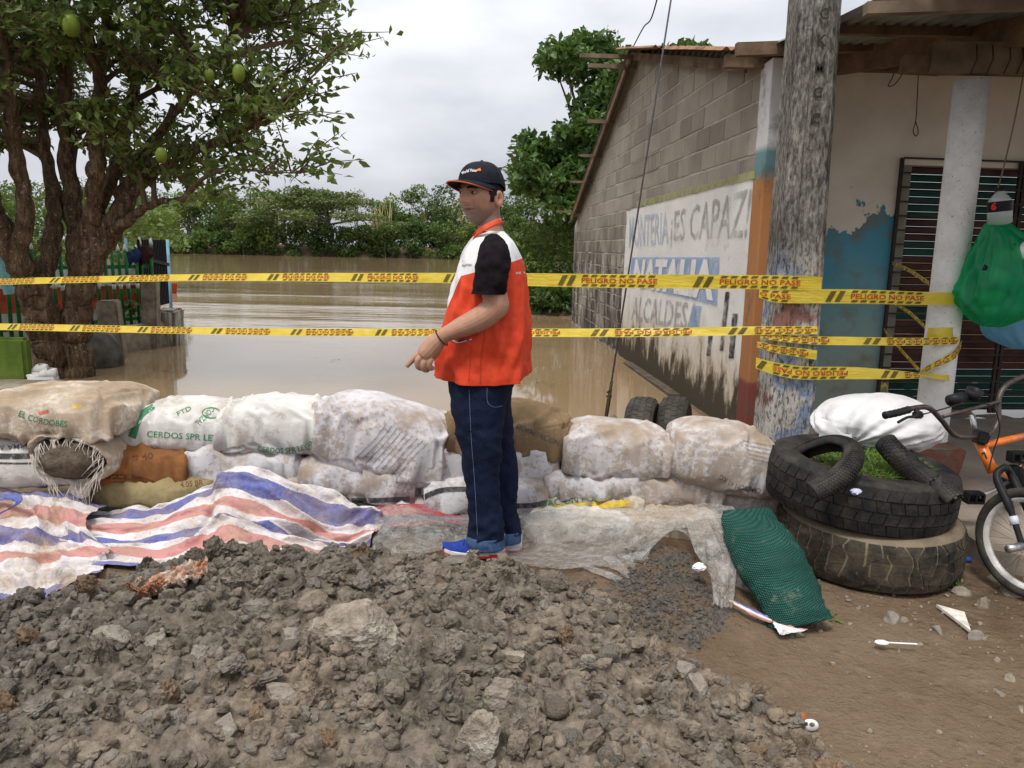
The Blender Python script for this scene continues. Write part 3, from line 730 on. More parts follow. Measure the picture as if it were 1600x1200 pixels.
for row in range(20):
    z0 = .03 + row * BH
    for i in range(26):
        s0 = -.2 * (row % 2) + i * BL; s1 = s0 + BL; zc_ = z0 + BH / 2
        lim = 2.02 if s1 < 4.15 else 0
        if s1 < 3.55 and z0 + BH < 2.2: continue
        if s1 < 4.1 and z0 < 1.95 and s0 < 3.5 and z0 + BH < 2.2 and s1 < 3.75: continue
        poly = [(max(s0 + J / 2, .0), z0 + J / 2), (min(s1 - J / 2, 9.75), z0 + J / 2), (min(s1 - J / 2, 9.75), z0 + BH - J / 2), (max(s0 + J / 2, .0), z0 + BH - J / 2)]
        if poly[1][0] - poly[0][0] < .05: continue
        full = s0 >= 0 and s1 <= 9.75
        if max(s0, vent[0] - .001) < min(s1, vent[1]) and abs(zc_ - 2.53) < .02: continue
        if max(roof_line(max(s0, 0)), 0) < z0 + BH or roof_line(min(s1, 9.74)) < z0 + BH:
            full = False; poly = clip(poly, -k1, 1, ZE - .03); poly = clip(poly, -k2, 1, ZR - k2 * SR - .03) if poly else poly
        if len(poly) < 3: continue
        if s1 > SF + .1 and z0 > 1.8: continue
        j = rb.uniform(-.004, .004); nb_ += 1
        if full:
            o_ = link('block', bmesh_full, gw_); p = wall((s0 + s1) / 2, zc_, -.024 + j)
            o_.matrix_basis = Matrix.Translation(p) @ Rw @ Matrix.Rotation(rb.uniform(-.006, .006), 4, 'Y')
        else:
            MB().add(*prism(poly, -.04 + j, .001 + j)).build('block', M_BLOCK, gw_)
# vent of six upright slots
vb = MB(); vb.add(*prism([(vent[0], 2.43), (vent[1], 2.43), (vent[1], 2.63), (vent[0], 2.63)], -.06, -.010))
vb_o = vb.build('vent', plain('vent_painted_shade', (.02, .018, .016), .9), house)  # near-black solid: its colour stands in for shade inside the slots
for k in range(8):
    s_ = vent[0] + (vent[1] - vent[0]) * k / 7
    MB().add(*prism([(s_ - .022, 2.445), (s_ + .022, 2.445), (s_ + .022, 2.615), (s_ - .022, 2.615)], -.05, .003)).build('vent_bar', M_BLOCK, vb_o)
for z_ in (2.435, 2.625):
    MB().add(*prism([(vent[0] - .04, z_ - .012), (vent[1] + .04, z_ - .012), (vent[1] + .04, z_ + .012), (vent[0] - .04, z_ + .012)], -.05, .005)).build('vent_bar', M_BLOCK, vb_o)
# -- plaster with ragged edge, olive stripe and campaign lettering
rows = []; rp = random.Random(9)
edge_top = []; ns = 46
pts_top = []; pts_bot = []
pl = MB()
def plaster_top(s): return 2.06 - .012 * s + .03 * mnoise.noise(V(s * 7, 3, 0)) + .02 * mnoise.noise(V(s * 19, 8, 0))
_pl = sorted((wall_px(*q)[1], wall_px(*q)[0]) for q in ((981, 335), (976, 430), (969, 521), (967, 576)))
def plaster_left(z): return float(np.interp(z, [q[0] for q in _pl], [q[1] for q in _pl])) + .04 * mnoise.noise(V(z * 6, 1, 5)) + .02 * mnoise.noise(V(z * 17, 1, 9))
nu, nv = 60, 40
def plp(u, v):
    z = -.1 + v * (plaster_top(0) + .1); s_ = u * float(plaster_left(z)); z = -.1 + v * (plaster_top(s_) + .1)
    return wall(s_, z, .016 + .004 * mnoise.noise(V(s_ * 3, z * 3, 2)))
pl.grid(plp, nu, nv)
ring = [plp(i / nu, 1) for i in range(nu + 1)] ; pl.add(ring + [p - WN * .03 for p in ring], [(i, i + nu + 1, i + nu + 2, i + 1) for i in range(nu)])
ring = [plp(1, j / nv) for j in range(nv + 1)]; pl.add(ring + [p - WN * .03 for p in ring], [(i, i + nv + 1, i + nv + 2, i + 1) for i in range(nv)])
plaster = pl.build('painted_plaster', M_MURAL, house)
def wall_quad(quad, mat, off, name, parent=plaster, nseg=10):
    q = [wall_px(*p) for p in quad]
    def fn(u, v):
        tp = (q[0][0] + (q[1][0] - q[0][0]) * u, q[0][1] + (q[1][1] - q[0][1]) * u); bt = (q[3][0] + (q[2][0] - q[3][0]) * u, q[3][1] + (q[2][1] - q[3][1]) * u)
        return wall(bt[0] + (tp[0] - bt[0]) * v, bt[1] + (tp[1] - bt[1]) * v, off)
    return MB().grid(fn, nseg, 2).build(name, mat, parent)
wall_quad([(997, 315), (1184, 266), (1184, 279), (997, 325)], M_OLIVEP, .0225, 'olive_stripe')
wall_text('MONTERIA', [(986, 338), (1048, 330), (1047, 381), (985, 388)], M_LPALE, plaster, .0225)
wall_text('\u00a1ES CAPAZ!', [(1052, 331), (1180, 292), (1168, 392), (1050, 388)], M_LGREY, plaster, .0225, .01)
wall_quad([(990, 402), (1128, 402), (1124, 478), (984, 444)], M_LBLUE, .0225, 'blue_band')
wall_text('NATALIA', [(996, 405), (1124, 405), (1118, 470), (990, 447)], M_LWHITE, plaster, .025, .05)
wall_text('ALCALDESA', [(992, 463), (1098, 474), (1094, 520), (988, 500)], M_LGREY, plaster, .0225, .02)
wall_quad([(1137, 456), (1144, 456), (1134, 548), (1128, 548)], M_DRIP, .0225, 'paint_drip'); wall_quad([(1112, 512), (1119, 512), (1113, 556), (1107, 556)], M_DRIP, .0225, 'paint_drip')
wall_quad([(1085, 478), (1100, 478), (1094, 516), (1080, 516)], M_LBLUE, .026, 'paint_drip')
wall_quad([(1148, 490), (1157, 490), (1150, 560), (1142, 560)], M_DRIP, .0225, 'paint_drip')
# low plinth along the water
MB().bar(wall(1.6, -.07, .05), wall(3.9, -.075, .05), .16, .2).build('plinth', plain('dark_wet_concrete', (.09, .075, .055), .9, 9, .4), house)
# -- corner pilaster with its bands of paint
t = NT('pilaster_paint'); geo = t.n('ShaderNodeNewGeometry').outputs['Position']; gp = t.xyz(geo); n = t.noise(geo, 9, 5, .7)
zz = t.math('ADD', gp[2], t.math('MULTIPLY', t.math('SUBTRACT', n, .5), .06))
c = t.ramp(t.math('MULTIPLY', zz, .25), (.0, (.17, .05, .04)), (.115, (.17, .055, .045)), (.122, (.33, .15, .065)), (.50, (.40, .185, .075)), (.52, (.13, .24, .25)), (.555, (.15, .27, .28)), (.57, (.56, .56, .57)), interp='LINEAR')
c = t.mix(t.ramp(t.noise(geo, 4, 5, .7), (.55, 0.), (.68, .6)), c, (.10, .08, .065))
t.bump(n, .4, .01); M_PIL = t.fin(c, .85)
mb = MB(); c0 = wall(-.001, 0, .03); x0 = c0.x
me = MB().box(V(1.86 + .115, 6.17 - .12, 1.38), (.26, .26, 3.0)).mesh('pilaster', M_PIL); bevel_mesh(me, .008, 1); link('pilaster', me, house)
# -- front wall behind the porch
def FY(X): return 6.35 + .1 * (X - 1.9)
t = NT('flaking_front_paint'); geo = t.n('ShaderNodeNewGeometry').outputs['Position']; gp = t.xyz(geo)
n = t.noise(geo, 2.6, 5, .55); nf = t.noise(geo, 11, 4, .6); ns_ = t.noise(geo, 1.3, 4)
wht = t.ramp(t.noise(geo, 3, 4), (.3, (.66, .60, .52)), (.7, (.80, .745, .66)))
blu = t.ramp(t.math('ADD', t.math('MULTIPLY', gp[2], .42), t.math('MULTIPLY', t.math('SUBTRACT', ns_, .5), .5)), (.05, (.32, .34, .29)), (.34, (.26, .40, .40)), (.56, (.10, .33, .45)), (.8, (.06, .27, .39)))
blu = t.mix(t.ramp(t.noise(geo, 3.1, 4, .6), (.50, 0.), (.64, .75)), blu, (.22, .17, .10))
edge = t.math('ADD', gp[2], t.math('ADD', t.math('MULTIPLY', t.math('SUBTRACT', n, .5), 1.5), t.math('MULTIPLY', t.math('SUBTRACT', nf, .5), .22)))
msk = t.ramp(edge, (.497, 0.), (.503, 1.))
edge2 = t.math('MULTIPLY', edge, .3); msk = t.ramp(edge2, (.512, 0.), (.516, 1.))
c = t.mix(msk, blu, wht)
t.bump(t.math('ADD', t.math('MULTIPLY', msk, .5), t.math('MULTIPLY', nf, .3)), .35, .01); M_FRONT = t.fin(c, .8)
fo = V(1, .1, 0).normalized(); fn_ = V(.1, -1, 0).normalized()
def front(x, z, off=0.0): return V(x, FY(x), z) + fn_ * off
OX0, OX1, OZ1 = atP(1409, 245, front(3, 1), fn_).x, 5.5, atP(1430, 258, front(3, 1), fn_).z
fr = MB()
for a, b, z0, z1 in [(2.09, OX0, -.2, 3.1), (OX0, OX1, OZ1, 3.2), (OX1, 6.5, -.2, 3.2)]:
    fr.add([front(a, z0), front(b, z0), front(b, z1), front(a, z1), front(a, z0, -.15), front(b, z0, -.15), front(b, z1, -.15), front(a, z1, -.15)],
           [(0, 1, 2, 3), (5, 4, 7, 6), (4, 0, 3, 7), (1, 5, 6, 2), (3, 2, 6, 7), (4, 5, 1, 0)])
fr.build('front_wall', M_FRONT, house)
# roller shutter: each slat its own piece
sh = empty('roller_shutter', front(4, .17), None, None); sh.parent = house; sh.matrix_parent_inverse = parent_world(house).inverted()
M_SB = plain('shutter_brown', (.075, .030, .024), .45, 5, .4); M_SG = plain('shutter_green', (.012, .055, .042), .45, 5, .4)
H_ = (OZ1 - .15) / 34
prof = [(-.5, .0), (-.35, .012), (.3, .012), (.42, .003), (.5, .0)]
for i in range(34):
    zc_ = .15 + (i + .5) * H_; m = M_SG if (i % 9 in (4, 5) or i < 4 or 27 <= i <= 30) else M_SB
    mb = MB(); a = [front(OX0 + .12, zc_ + p[0] * H_ * .97, -.10 + p[1]) for p in prof]; b = [front(OX1, zc_ + p[0] * H_ * .97, -.10 + p[1]) for p in prof]
    mb.add(a + b, [(k, k + 5, k + 6, k + 1) for k in range(4)]).build('slat', m, sh)
fr2 = MB().box((front(OX0 + .06, 1.2, -.1)), (.13, .12, 2.4)); fr2.build('door_jamb', plain('jamb_white', (.26, .25, .20), .8, 6, .3), house)
# security grille in front of it
gr = empty('security_grille', front(4, .17, .03)); gr.parent = house; gr.matrix_parent_inverse = parent_world(house).inverted()
M_IRON = plain('dark_iron', (.045, .035, .03), .6, 14)
ztop = OZ1 + .05
for x in (OX0 - .01, OX0 + 1.02, OX0 + 1.06, OX1):
    MB().bar(front(x, .15, .03), front(x, ztop, .03), .025, .025).build('upright', M_IRON, gr)
for i in range(19):
    z_ = .2 + (ztop - .2) * i / 18; MB().bar(front(OX0, z_, .035), front(OX1, z_, .035), .012, .014).build('bar', M_IRON, gr)
# -- porch floor, column and its foot
t = NT('porch_floor'); geo = t.co(); n = t.noise(geo, 2.5, 5, .6)
t.bump(t.noise(geo, 40, 4), .4, .01); M_PORCH = t.fin(t.ramp(n, (.3, (.19, .155, .12)), (.7, (.32, .275, .23))), .9)
e0, e1 = atZ(1500, 848, .1), atZ(1620, 868, .1)
ed = (e1 - e0); yA = e0.y + (2.35 - e0.x) * ed.y / ed.x; yB = e0.y + (6.5 - e0.x) * ed.y / ed.x
mb = MB(); jag = [(2.30 + 4.2 * k / 14, (yA + (yB - yA) * k / 14) * 1 + .03 * math.sin(k * 4.1)) for k in range(15)]
up_ = [V(x, y, .10) for x, y in jag] + [V(6.5, 6.75, .10), V(2.30, 6.38, .10)]
n_ = len(up_); mb.add(up_ + [p - V(0, 0, .3) for p in up_], [tuple(range(n_))] + [(i, i + n_, (i + 1) % n_ + n_, (i + 1) % n_) for i in range(n_)])
tag(mb.build('porch_floor', M_PORCH), kind='structure')
t = NT('column_paint'); geo = t.n('ShaderNodeNewGeometry').outputs['Position']; n = t.noise(geo, 7, 5, .7); sp = t.noise(geo, 48, 3, .7)
c = t.ramp(n, (.3, (.55, .54, .52)), (.65, (.72, .715, .70)))
c = t.mix(t.ramp(sp, (.64, 0.), (.68, .8)), c, (.20, .18, .16)); t.bump(sp, .5, .006); M_COL = t.fin(c, .8)
cx, cy = 2.575, 4.6
rg = [[V(cx + rr * math.cos(a), cy + rr * math.sin(a), z) for a in [6.283 * k / 24 for k in range(24)]] for z, rr in [(.3, .095), (.36, .095), (1.0, .095), (1.8, .094), (2.46, .094)]]
MB().rings(rg).build('porch_column', M_COL, house)
t = NT('red_base_paint'); geo = t.n('ShaderNodeNewGeometry').outputs['Position']; n = t.noise(geo, 10, 5, .7)
M_REDB = t.fin(t.ramp(n, (.40, (.12, .105, .085)), (.54, (.13, .06, .045)), (.72, (.19, .08, .06))), .9); t.bump(n, .6, .02)
mb = MB(); z0, z1 = -.05, .37
mb.add([V(2.34, 4.34, z0), V(2.60, 4.36, z0), V(2.60, 4.72, z0), V(2.34, 4.72, z0), V(2.32, 4.32, z1), V(2.66, 4.34, z1), V(2.66, 4.78, z1), V(2.32, 4.78, z1)],
       [(3, 2, 1, 0), (4, 5, 6, 7), (0, 1, 5, 4), (1, 2, 6, 5), (2, 3, 7, 6), (3, 0, 4, 7)])
me = mb.mesh('column_foot', M_REDB); bevel_mesh(me, .012, 2); link('column_foot', me, house)
# -- roof: corrugated sheets, beams and purlins
t = NT('zinc_sheet'); geo = t.n('ShaderNodeNewGeometry').outputs['Position']; n = t.noise(t.mapn(geo, (2, .5, 1)), 3, 5, .7)
M_ZINC = t.fin(t.ramp(n, (.3, (.09, .10, .085)), (.6, (.22, .235, .215)), (.75, (.16, .11, .075))), .5, Metallic=.35)
t = NT('rusty_sheet'); geo = t.n('ShaderNodeNewGeometry').outputs['Position']; n = t.noise(geo, 4, 5, .7)
M_RUST = t.fin(t.ramp(n, (.35, (.10, .05, .03)), (.55, (.30, .16, .09)), (.72, (.24, .20, .17))), .8, Metallic=.15)
def sheet_roof(x0, x1, ya, za, yb, zb, mat, skew=0.0, thick=.004):
    mb = MB(); n_ = int((x1 - x0) / .0127); d = V(0, yb - ya, zb - za); up = d.cross(V(-1, 0, 0)).normalized()
    if up.z < 0: up = -up
    def fn(u, v):
        x = x0 + (x1 - x0) * u; return V(x + skew * v, ya, za) + d * v + up * (.013 * math.sin(x * 2 * math.pi / .076) + .006 * mnoise.noise(V(x * 2, ya + v * 3, 1)))
    mb.grid(fn, n_, 4); o_ = mb.build('roof_sheet', mat, house); return o_
for i in range(6):
    x0 = WX(5) - .17 + i * .78
    sheet_roof(x0, x0 + .82, 3.15 - .05 * (i % 2), 2.625 + .006 * (i % 2), 4.95, 2.805 + .006 * (i % 2), M_ZINC)
    sheet_roof(x0 - .03, x0 + .79, 4.75, 2.80 + .006 * (i % 2), 6.5, 2.99 + .006 * (i % 2), M_ZINC)
for i in range(6):
    x0 = 1.50 + i * .78
    sheet_roof(x0, x0 + .82, 6.05, 2.965, 8.5, 2.965 + .2455 * 2.45, M_RUST if i < 2 else M_ZINC, -.06)
    sheet_roof(x0 - .16, x0 + .66, 8.3, 2.965 + .2455 * 2.25 + .012, 10.65, 4.07, M_RUST if i < 2 else M_ZINC, -.10)
    sheet_roof(x0 - .09, x0 + .73, 10.5, 4.06, 15.6, 2.12, M_ZINC, -.33)
t = NT('dark_timber'); geo = t.co(); n = t.noise(t.mapn(geo, (1, 1, 9)), 3.5, 5, .65); n0 = t.noise(geo, 4, 5, .7)
c = t.ramp(n0, (.3, (.06, .038, .025)), (.55, (.165, .11, .072)), (.75, (.28, .20, .13)))
t.bump(n, .5, .01); M_TIMBER = t.fin(c, .8); M_TIMBER2 = plain('grey_timber', (.16, .12, .085), .85, 6, .4)
def beam(a, b, w, h, mat=M_TIMBER, name='beam'): return MB().bar(a, b, w, h).build(name, mat, house)
beam(atY(1300, 96, 6.0), atY(1640, 34, 4.25), .07, .20)
beam(atY(1452, 92, 4.58), atY(1660, 92, 4.45), .09, .16, M_TIMBER2)
beam(atY(1408, 101, 4.62), atY(1470, 104, 4.58), .07, .09)
beam(atY(1352, 14, 3.62), atY(1680, 4, 3.6), .05, .05, M_TIMBER2, 'purlin')
beam(atY(1180, 44, 4.72) + V(.25, 0, 0), atY(1560, 52, 4.72), .05, .05, M_TIMBER, 'purlin')
beam(atY(1150, 78, 5.55), atY(1420, 68, 5.55), .06, .085, M_TIMBER, 'purlin')
beam(V(1.55, 6.12, 2.89), V(4.2, 6.2, 2.89), .06, .09, M_TIMBER, 'purlin')
for s_, le, hgt in [(4.25, .55, .05), (4.6, .38, .05), (5.9, .16, .05), (6.9, .10, .04), (7.8, .14, .04), (9.0, .22, .04)]:
    z_ = roof_line(s_) + (-.035); p = wall(s_, z_, 0); beam(p - WN * .5, p + WN * (.25 + le), .05, hgt, M_TIMBER2, 'purlin')
beam(wall(.1, ZE - .02, .10), wall(SR, ZR - .02, .10), .03, .09, M_TIMBER, 'bargeboard'); beam(wall(SR, ZR - .03, .12), wall(SF + .2, ZF - .10, .12), .03, .11, M_TIMBER, 'bargeboard')
# wires bound round the porch beam, loops hanging on the wall
M_WIRE = plain('rusty_wire', (.05, .035, .025), .7)
for x in (1520, 1545, 1572, 1592):
    a = atY(x + 6, 70, 4.45); b = atY(x - 4, 116, 4.45); MB().tube([a, a.lerp(b, .5) + V(.01, -.02, 0), b], .004, 5).build('binding_wire', M_WIRE, house)
P_ = [atP(x, y, front(3, 2), fn_) + fn_ * .05 for x, y in [(1382, 96), (1388, 108), (1392, 100), (1390, 120), (1382, 136), (1392, 134), (1404, 118)]]
MB().tube(catmull(P_, 4), .004, 5).build('hanging_wire', M_WIRE, house)
P_ = [atP(x, y, front(3, 2), fn_) + fn_ * .05 for x, y in [(1429, 118), (1427, 160), (1425, 190), (1421, 206), (1425, 214), (1429, 207), (1425, 192)]]
MB().tube(catmull(P_, 4), .004, 5).build('hanging_wire', M_WIRE, house)

# ================================================================== UTILITY POLE
pole = empty('utility_pole', (1.62, 4.45, 0), 'thick weathered concrete utility pole wrapped in yellow tape', 'pole')
t = NT('pole_concrete'); geo = t.n('ShaderNodeNewGeometry').outputs['Position']; gp = t.xyz(geo)
sp = t.noise(t.mapn(geo, (1, 1, .32)), 60, 5, .7); big = t.noise(t.mapn(geo, (2.2, 2.2, .5)), 2.6, 5, .65); med = t.noise(geo, 9, 5, .7)
base = t.ramp(sp, (.36, (.085, .077, .068)), (.5, (.20, .185, .165)), (.66, (.38, .36, .325)))
dark = t.ramp(sp, (.42, (.03, .027, .024)), (.64, (.15, .137, .122)))
c = t.mix(t.ramp(big, (.42, .0), (.62, .9)), base, dark)
zl = t.ramp(t.math('MULTIPLY', gp[2], .4), (.50, 1.), (.62, 0.))                      # paint remnants on the lower part
pt = t.noise(t.mapn(geo, (1, 1, 1), (7, 3, 1)), 3.6, 4, .6)
pc = t.ramp(pt, (.36, (.25, .11, .09)), (.44, (.47, .455, .42)), (.53, (.50, .485, .45)), (.60, (.14, .24, .42)), (.68, (.45, .43, .40)))
c = t.mix(t.math('MULTIPLY', zl, t.ramp(sp, (.40, .05), (.52, .85))), c, pc)
t.bump(t.math('ADD', sp, t.math('MULTIPLY', med, .5)), .8, .012); M_POLE = t.fin(c, .92)
def pole_ring(z):
    k = z / 7.0; xl, xr = 1.505 + .02 * k, 1.80 - .15 * k; y0, y1 = 4.42 + .01 * k, 4.70 - .06 * k; c_ = .03
    w = (xr - xl); g0 = xl + w * .30; g1 = xl + w * .74; d = .012
    return [V(xl + c_, y0, z), V(g0, y0, z), V(g0 + .012, y0 + d, z), V(g1 - .012, y0 + d, z), V(g1, y0, z), V(xr - c_, y0, z), V(xr, y0 + c_, z), V(xr, y1 - c_, z), V(xr - c_, y1, z), V(xl + c_, y1, z), V(xl, y1 - c_, z), V(xl, y0 + c_, z)]
zs = [-.4] + [i * .25 for i in range(29)]
mb = MB(); mb.rings([[p + V(.006 * mnoise.noise(p * 4), .006 * mnoise.noise(p * 4 + V(9, 0, 0)), 0) for p in pole_ring(z)] for z in zs], smooth=False); mb.build('shaft', M_POLE, pole)
M_PLET = plain('pole_engraving', (.045, .04, .036), .95, 30)
for i, ch in enumerate('CKMCC'):
    vs_, fs, asp = text_mesh(ch, .03); z_ = 2.72 - i * .135
    MB().add([V(1.615 + u * .05, 4.4285 - .0035, z_ + v * .06) for u, v in vs_], fs).build('engraved_letter', M_PLET, pole)
# overhead guy wire down to its ground anchor, and a thin slack wire
ga = empty('guy_wire', atZ(946, 668, .05), 'taut steel guy wire running down to a stone at the water edge', 'wire')
foot = atZ(945, 664, .04); topw = foot + (ray(1055, -60) * 1.0).normalized() * 0
tw = atY(1053, -30, foot.y + .55)
MB().tube([foot + (tw - foot) * .09, tw, tw + (tw - foot) * .6], .0075, 6).build('cable', plain('steel_cable', (.11, .11, .115), .5, 40), ga)
MB().tube([foot - V(0, 0, .15), foot, foot + (tw - foot) * .05, foot + (tw - foot) * .1], [.014, .014, .018, .012], 7).build('anchor_rod', M_WIRE, ga)
mb = MB(); q = foot + (tw - foot) * .06
mb.tube([q - V(.025, 0, -.02), q + V(.025, 0, .02)], .008, 6); mb.tube([q + V(-.02, 0, .05), q + V(.02, 0, .08)], .008, 6); mb.build('clamp', M_WIRE, ga)
w0, w1 = atY(990, 72, 10.6), atY(1034, -30, 7.5)
tag(MB().tube(catmull([w0, atY(1006, 42, 9.8), atY(1018, 28, 9), w1], 5), .008, 5).build('slack_wire', M_WIRE), 'thin slack wire rising from the house ridge', 'wire')
# ================================================================== SANDBAGS AND SHEETS
def ico(n):
    bm = bmesh.new(); bmesh.ops.create_icosphere(bm, subdivisions=n, radius=1)
    v = np.array([x.co[:] for x in bm.verts]); f = np.array([[x.index for x in q.verts] for q in bm.faces]); bm.free(); return v, f
ICO5 = ico(6); ICO4 = ico(5)
def sack_mat(name, col_, dirt=(.27, .185, .105), lo=.52, hi=.68, amt=.85, rough=.6, spec=None, dsc=5.0):
    t = NT(name); g = t.n('ShaderNodeNewGeometry'); p = g.outputs['Position']; ob = t.co()
    off = t.n('ShaderNodeVectorMath', operation='ADD'); t.put(off.inputs[0], p)
    cx_ = t.n('ShaderNodeCombineXYZ'); rn = t.rnd(); t.put(cx_.inputs[0], t.math('MULTIPLY', rn, 40.0)); t.put(cx_.inputs[1], t.math('MULTIPLY', rn, 17.0)); t.put(off.inputs[1], cx_.outputs[0]); q = off.outputs[0]
    n1 = t.noise(q, dsc, 6, .68); n2 = t.noise(q, 40, 5, .7); nz = t.xyz(g.outputs['Normal'])[2]
    base = t.mix(t.ramp(t.noise(q, 14, 4), (.35, 0.), (.7, .45)), col_, tuple(k * .72 for k in col_))
    m = t.ramp(t.math('ADD', n1, t.math('MULTIPLY', nz, .09)), (lo - .02, 0.), (hi + .03, amt))
    m2 = t.ramp(t.math('ADD', t.math('MULTIPLY', n1, .6), t.math('MULTIPLY', n2, .45)), (lo, 0.), (lo + .06, amt * .75))
    dc = t.ramp(n2, (.3, tuple(k * .6 for k in dirt)), (.7, tuple(min(1, k * 1.3) for k in dirt)))
    c = t.mix(t.math('MAXIMUM', m, m2), base, dc)
    w1 = t.wave(p, 95, .6, 1, direction='X'); w2 = t.wave(p, 95, .6, 1, direction='Z')
    c = t.mix(t.math('MULTIPLY', t.ramp(t.math('MULTIPLY', w1, w2), (.0, 1.), (.25, 0.)), .28), c, tuple(k * .45 for k in col_))
    hgt = t.math('ADD', t.math('MULTIPLY', n2, .35), t.math('MULTIPLY', t.math('MULTIPLY', w1, w2), .15))
    hgt = t.math('ADD', hgt, t.math('MULTIPLY', t.noise(t.mapn(q, (1, 1, 1.6)), 13, 3, .45, 1.0), .55))
    t.bump(hgt, .55, .016); return t.fin(c, rough)
M_SW = sack_mat('sack_white', (.66, .64, .67), lo=.52, hi=.66); M_SWC = sack_mat('sack_clean_white', (.72, .70, .67), lo=.57, hi=.74, amt=.65)
M_SD = sack_mat('sack_dirty', (.64, .61, .61), (.31, .215, .125), .475, .62, .85); M_SBROWN = sack_mat('sack_muddy', (.34, .25, .15), (.20, .125, .06), .38, .60, .85)
M_SOR = sack_mat('sack_orange', (.34, .135, .04), (.15, .08, .04), .50, .68, .8); M_SOL = sack_mat('sack_olive', (.36, .29, .15), (.22, .16, .08), .52, .7, .7)
M_SCREAM = sack_mat('sack_cream', (.64, .57, .48), (.31, .21, .12), .46, .60, .85)
M_WETS = M_WETSACK
BVH = {}
def bag(name, label, box, Y, mat, seed, roll=0.0, depth=.42, p=3.6, sagl=.0, sagr=.0, lump=.05, wr=1.0, group='sandbags stacked as a flood wall', yaw=0.0, hi=False, square=.0, pinch=.22, cat='sandbag'):
    x0, y0, x1, y1 = box; c = atY((x0 + x1) / 2, (y0 + y1) / 2, Y - depth * .3); dep = (c - CAM).dot(FW); k = dep / F; c.y = Y
    a, h = (x1 - x0) / 2 * k, (y1 - y0) / 2 * k * 1.02; b = depth / 2
    d, f = ICO5 if hi else ICO4
    d = d.copy(); ab = np.abs(d)
    # pillow: the ball's two halves spread over a rectangle, thin at the sewn rim, with eared corners
    rd = np.sqrt(np.clip(1 - ab[:, 2], 0, 1)); mx_ = np.maximum(np.maximum(ab[:, 0], ab[:, 1]), 1e-6); nm_ = np.hypot(ab[:, 0], ab[:, 1]) + 1e-9
    sq = .55 * (nm_ / mx_) + .45; u = rd * d[:, 0] / nm_ * sq; w = rd * d[:, 1] / nm_ * sq
    th = np.clip((1 - np.abs(u) ** 3.2) * (1 - np.abs(w) ** 3.2), 0, 1) ** .42
    z = np.sign(d[:, 2]) * th; z = np.where(z < 0, z * .90, z)
    q = np.stack([u, w, z], 1)
    P_ = np.stack([u * a * (1.05 - .05 * (1 - w * w)), w * b * (1.05 - .05 * (1 - u * u)), z * h], 1)
    P_[:, 2] += -sagl * np.clip(-u, 0, 1) ** 2 * h - sagr * np.clip(u, 0, 1) ** 2 * h
    s3 = np.array([seed * 3.1, seed * 1.7, seed * 5.3])
    nrm = np.stack([u ** 5, w ** 5, z], 1); nrm = nrm / (np.linalg.norm(nrm, axis=1)[:, None] + 1e-9)
    disp = lump * h * 2.2 * fbm(P_ * 4 + s3, 2) + .004 * wr * fbm(P_ * 14 + s3, 2)
    # creases running in from the sewn ends and along the belly
    ang = np.arctan2(z * 1.0, w); endm = np.clip((np.abs(u) - .45) / .55, 0, 1) ** 1.5
    ridge = 1 - np.abs(fbm(np.stack([ang * 2.6, np.sign(u) * 3 + u * .6, 0 * u], 1) + s3, 3)) * 2.2
    disp += .006 * wr * endm * ridge
    rk = np.random.RandomState(seed * 7 + 1)
    for k_ in range(int(38 * wr)):                          # single creases, some running in from the corners
        if k_ % 2: p0 = np.array([rk.uniform(-.8, .8) * a, -b * rk.uniform(.2, 1), rk.uniform(-.7, .9) * h]); tdir = np.array([rk.normal(), rk.normal() * .4, rk.normal() * .55])
        else:
            p0 = np.array([rk.choice([-1, 1]) * a * .82, -b * .8, rk.uniform(-.5, .7) * h]); tdir = np.array([-np.sign(p0[0]), .15 * rk.normal(), .45 * rk.normal()])
        tdir /= np.linalg.norm(tdir); n_ = np.cross(tdir, np.array([.25 * rk.normal(), 1, .5 * rk.normal()])); n_ /= np.linalg.norm(n_)
        rel_ = P_ - p0; dd = rel_ @ n_ + .012 * fbm(P_ * 9 + k_, 2); sl_ = rel_ @ tdir; wd = rk.uniform(.006, .016); ln = rk.uniform(.05, .16)
        disp += rk.uniform(.005, .016) * min(1.2, wr) * (np.exp(-(dd / wd) ** 2) - .7 * np.exp(-((dd - 2.0 * wd) / (1.4 * wd)) ** 2)) * np.exp(-(sl_ / ln) ** 2) * (np.linalg.norm(rel_ - sl_[:, None] * tdir - dd[:, None] * n_, axis=1) < .25)
    P_ += nrm * disp[:, None]
    cr, sr = math.cos(roll), math.sin(roll); x = P_[:, 0] * cr + P_[:, 2] * sr; zz = -P_[:, 0] * sr + P_[:, 2] * cr
    cy_, sy_ = math.cos(yaw), math.sin(yaw)
    W = np.stack([x * cy_ - P_[:, 1] * sy_ + c.x, x * sy_ + P_[:, 1] * cy_ + c.y, zz + c.z], 1)
    me = np_mesh(name, W, f, mat); o = tag(link(name, me), label, cat, group)
    BVH[o.name] = BVHTree.FromPolygons([tuple(v) for v in W], [tuple(int(i) for i in q_) for q_ in f]); return o
def stick(o, px, py, off=.003):
    if o.name.startswith('vest'): off = .007
    hit = BVH[o.name].ray_cast(CAM, ray(px, py).normalized())
    return None if hit[0] is None else hit[0] + (CAM - hit[0]).normalized() * off
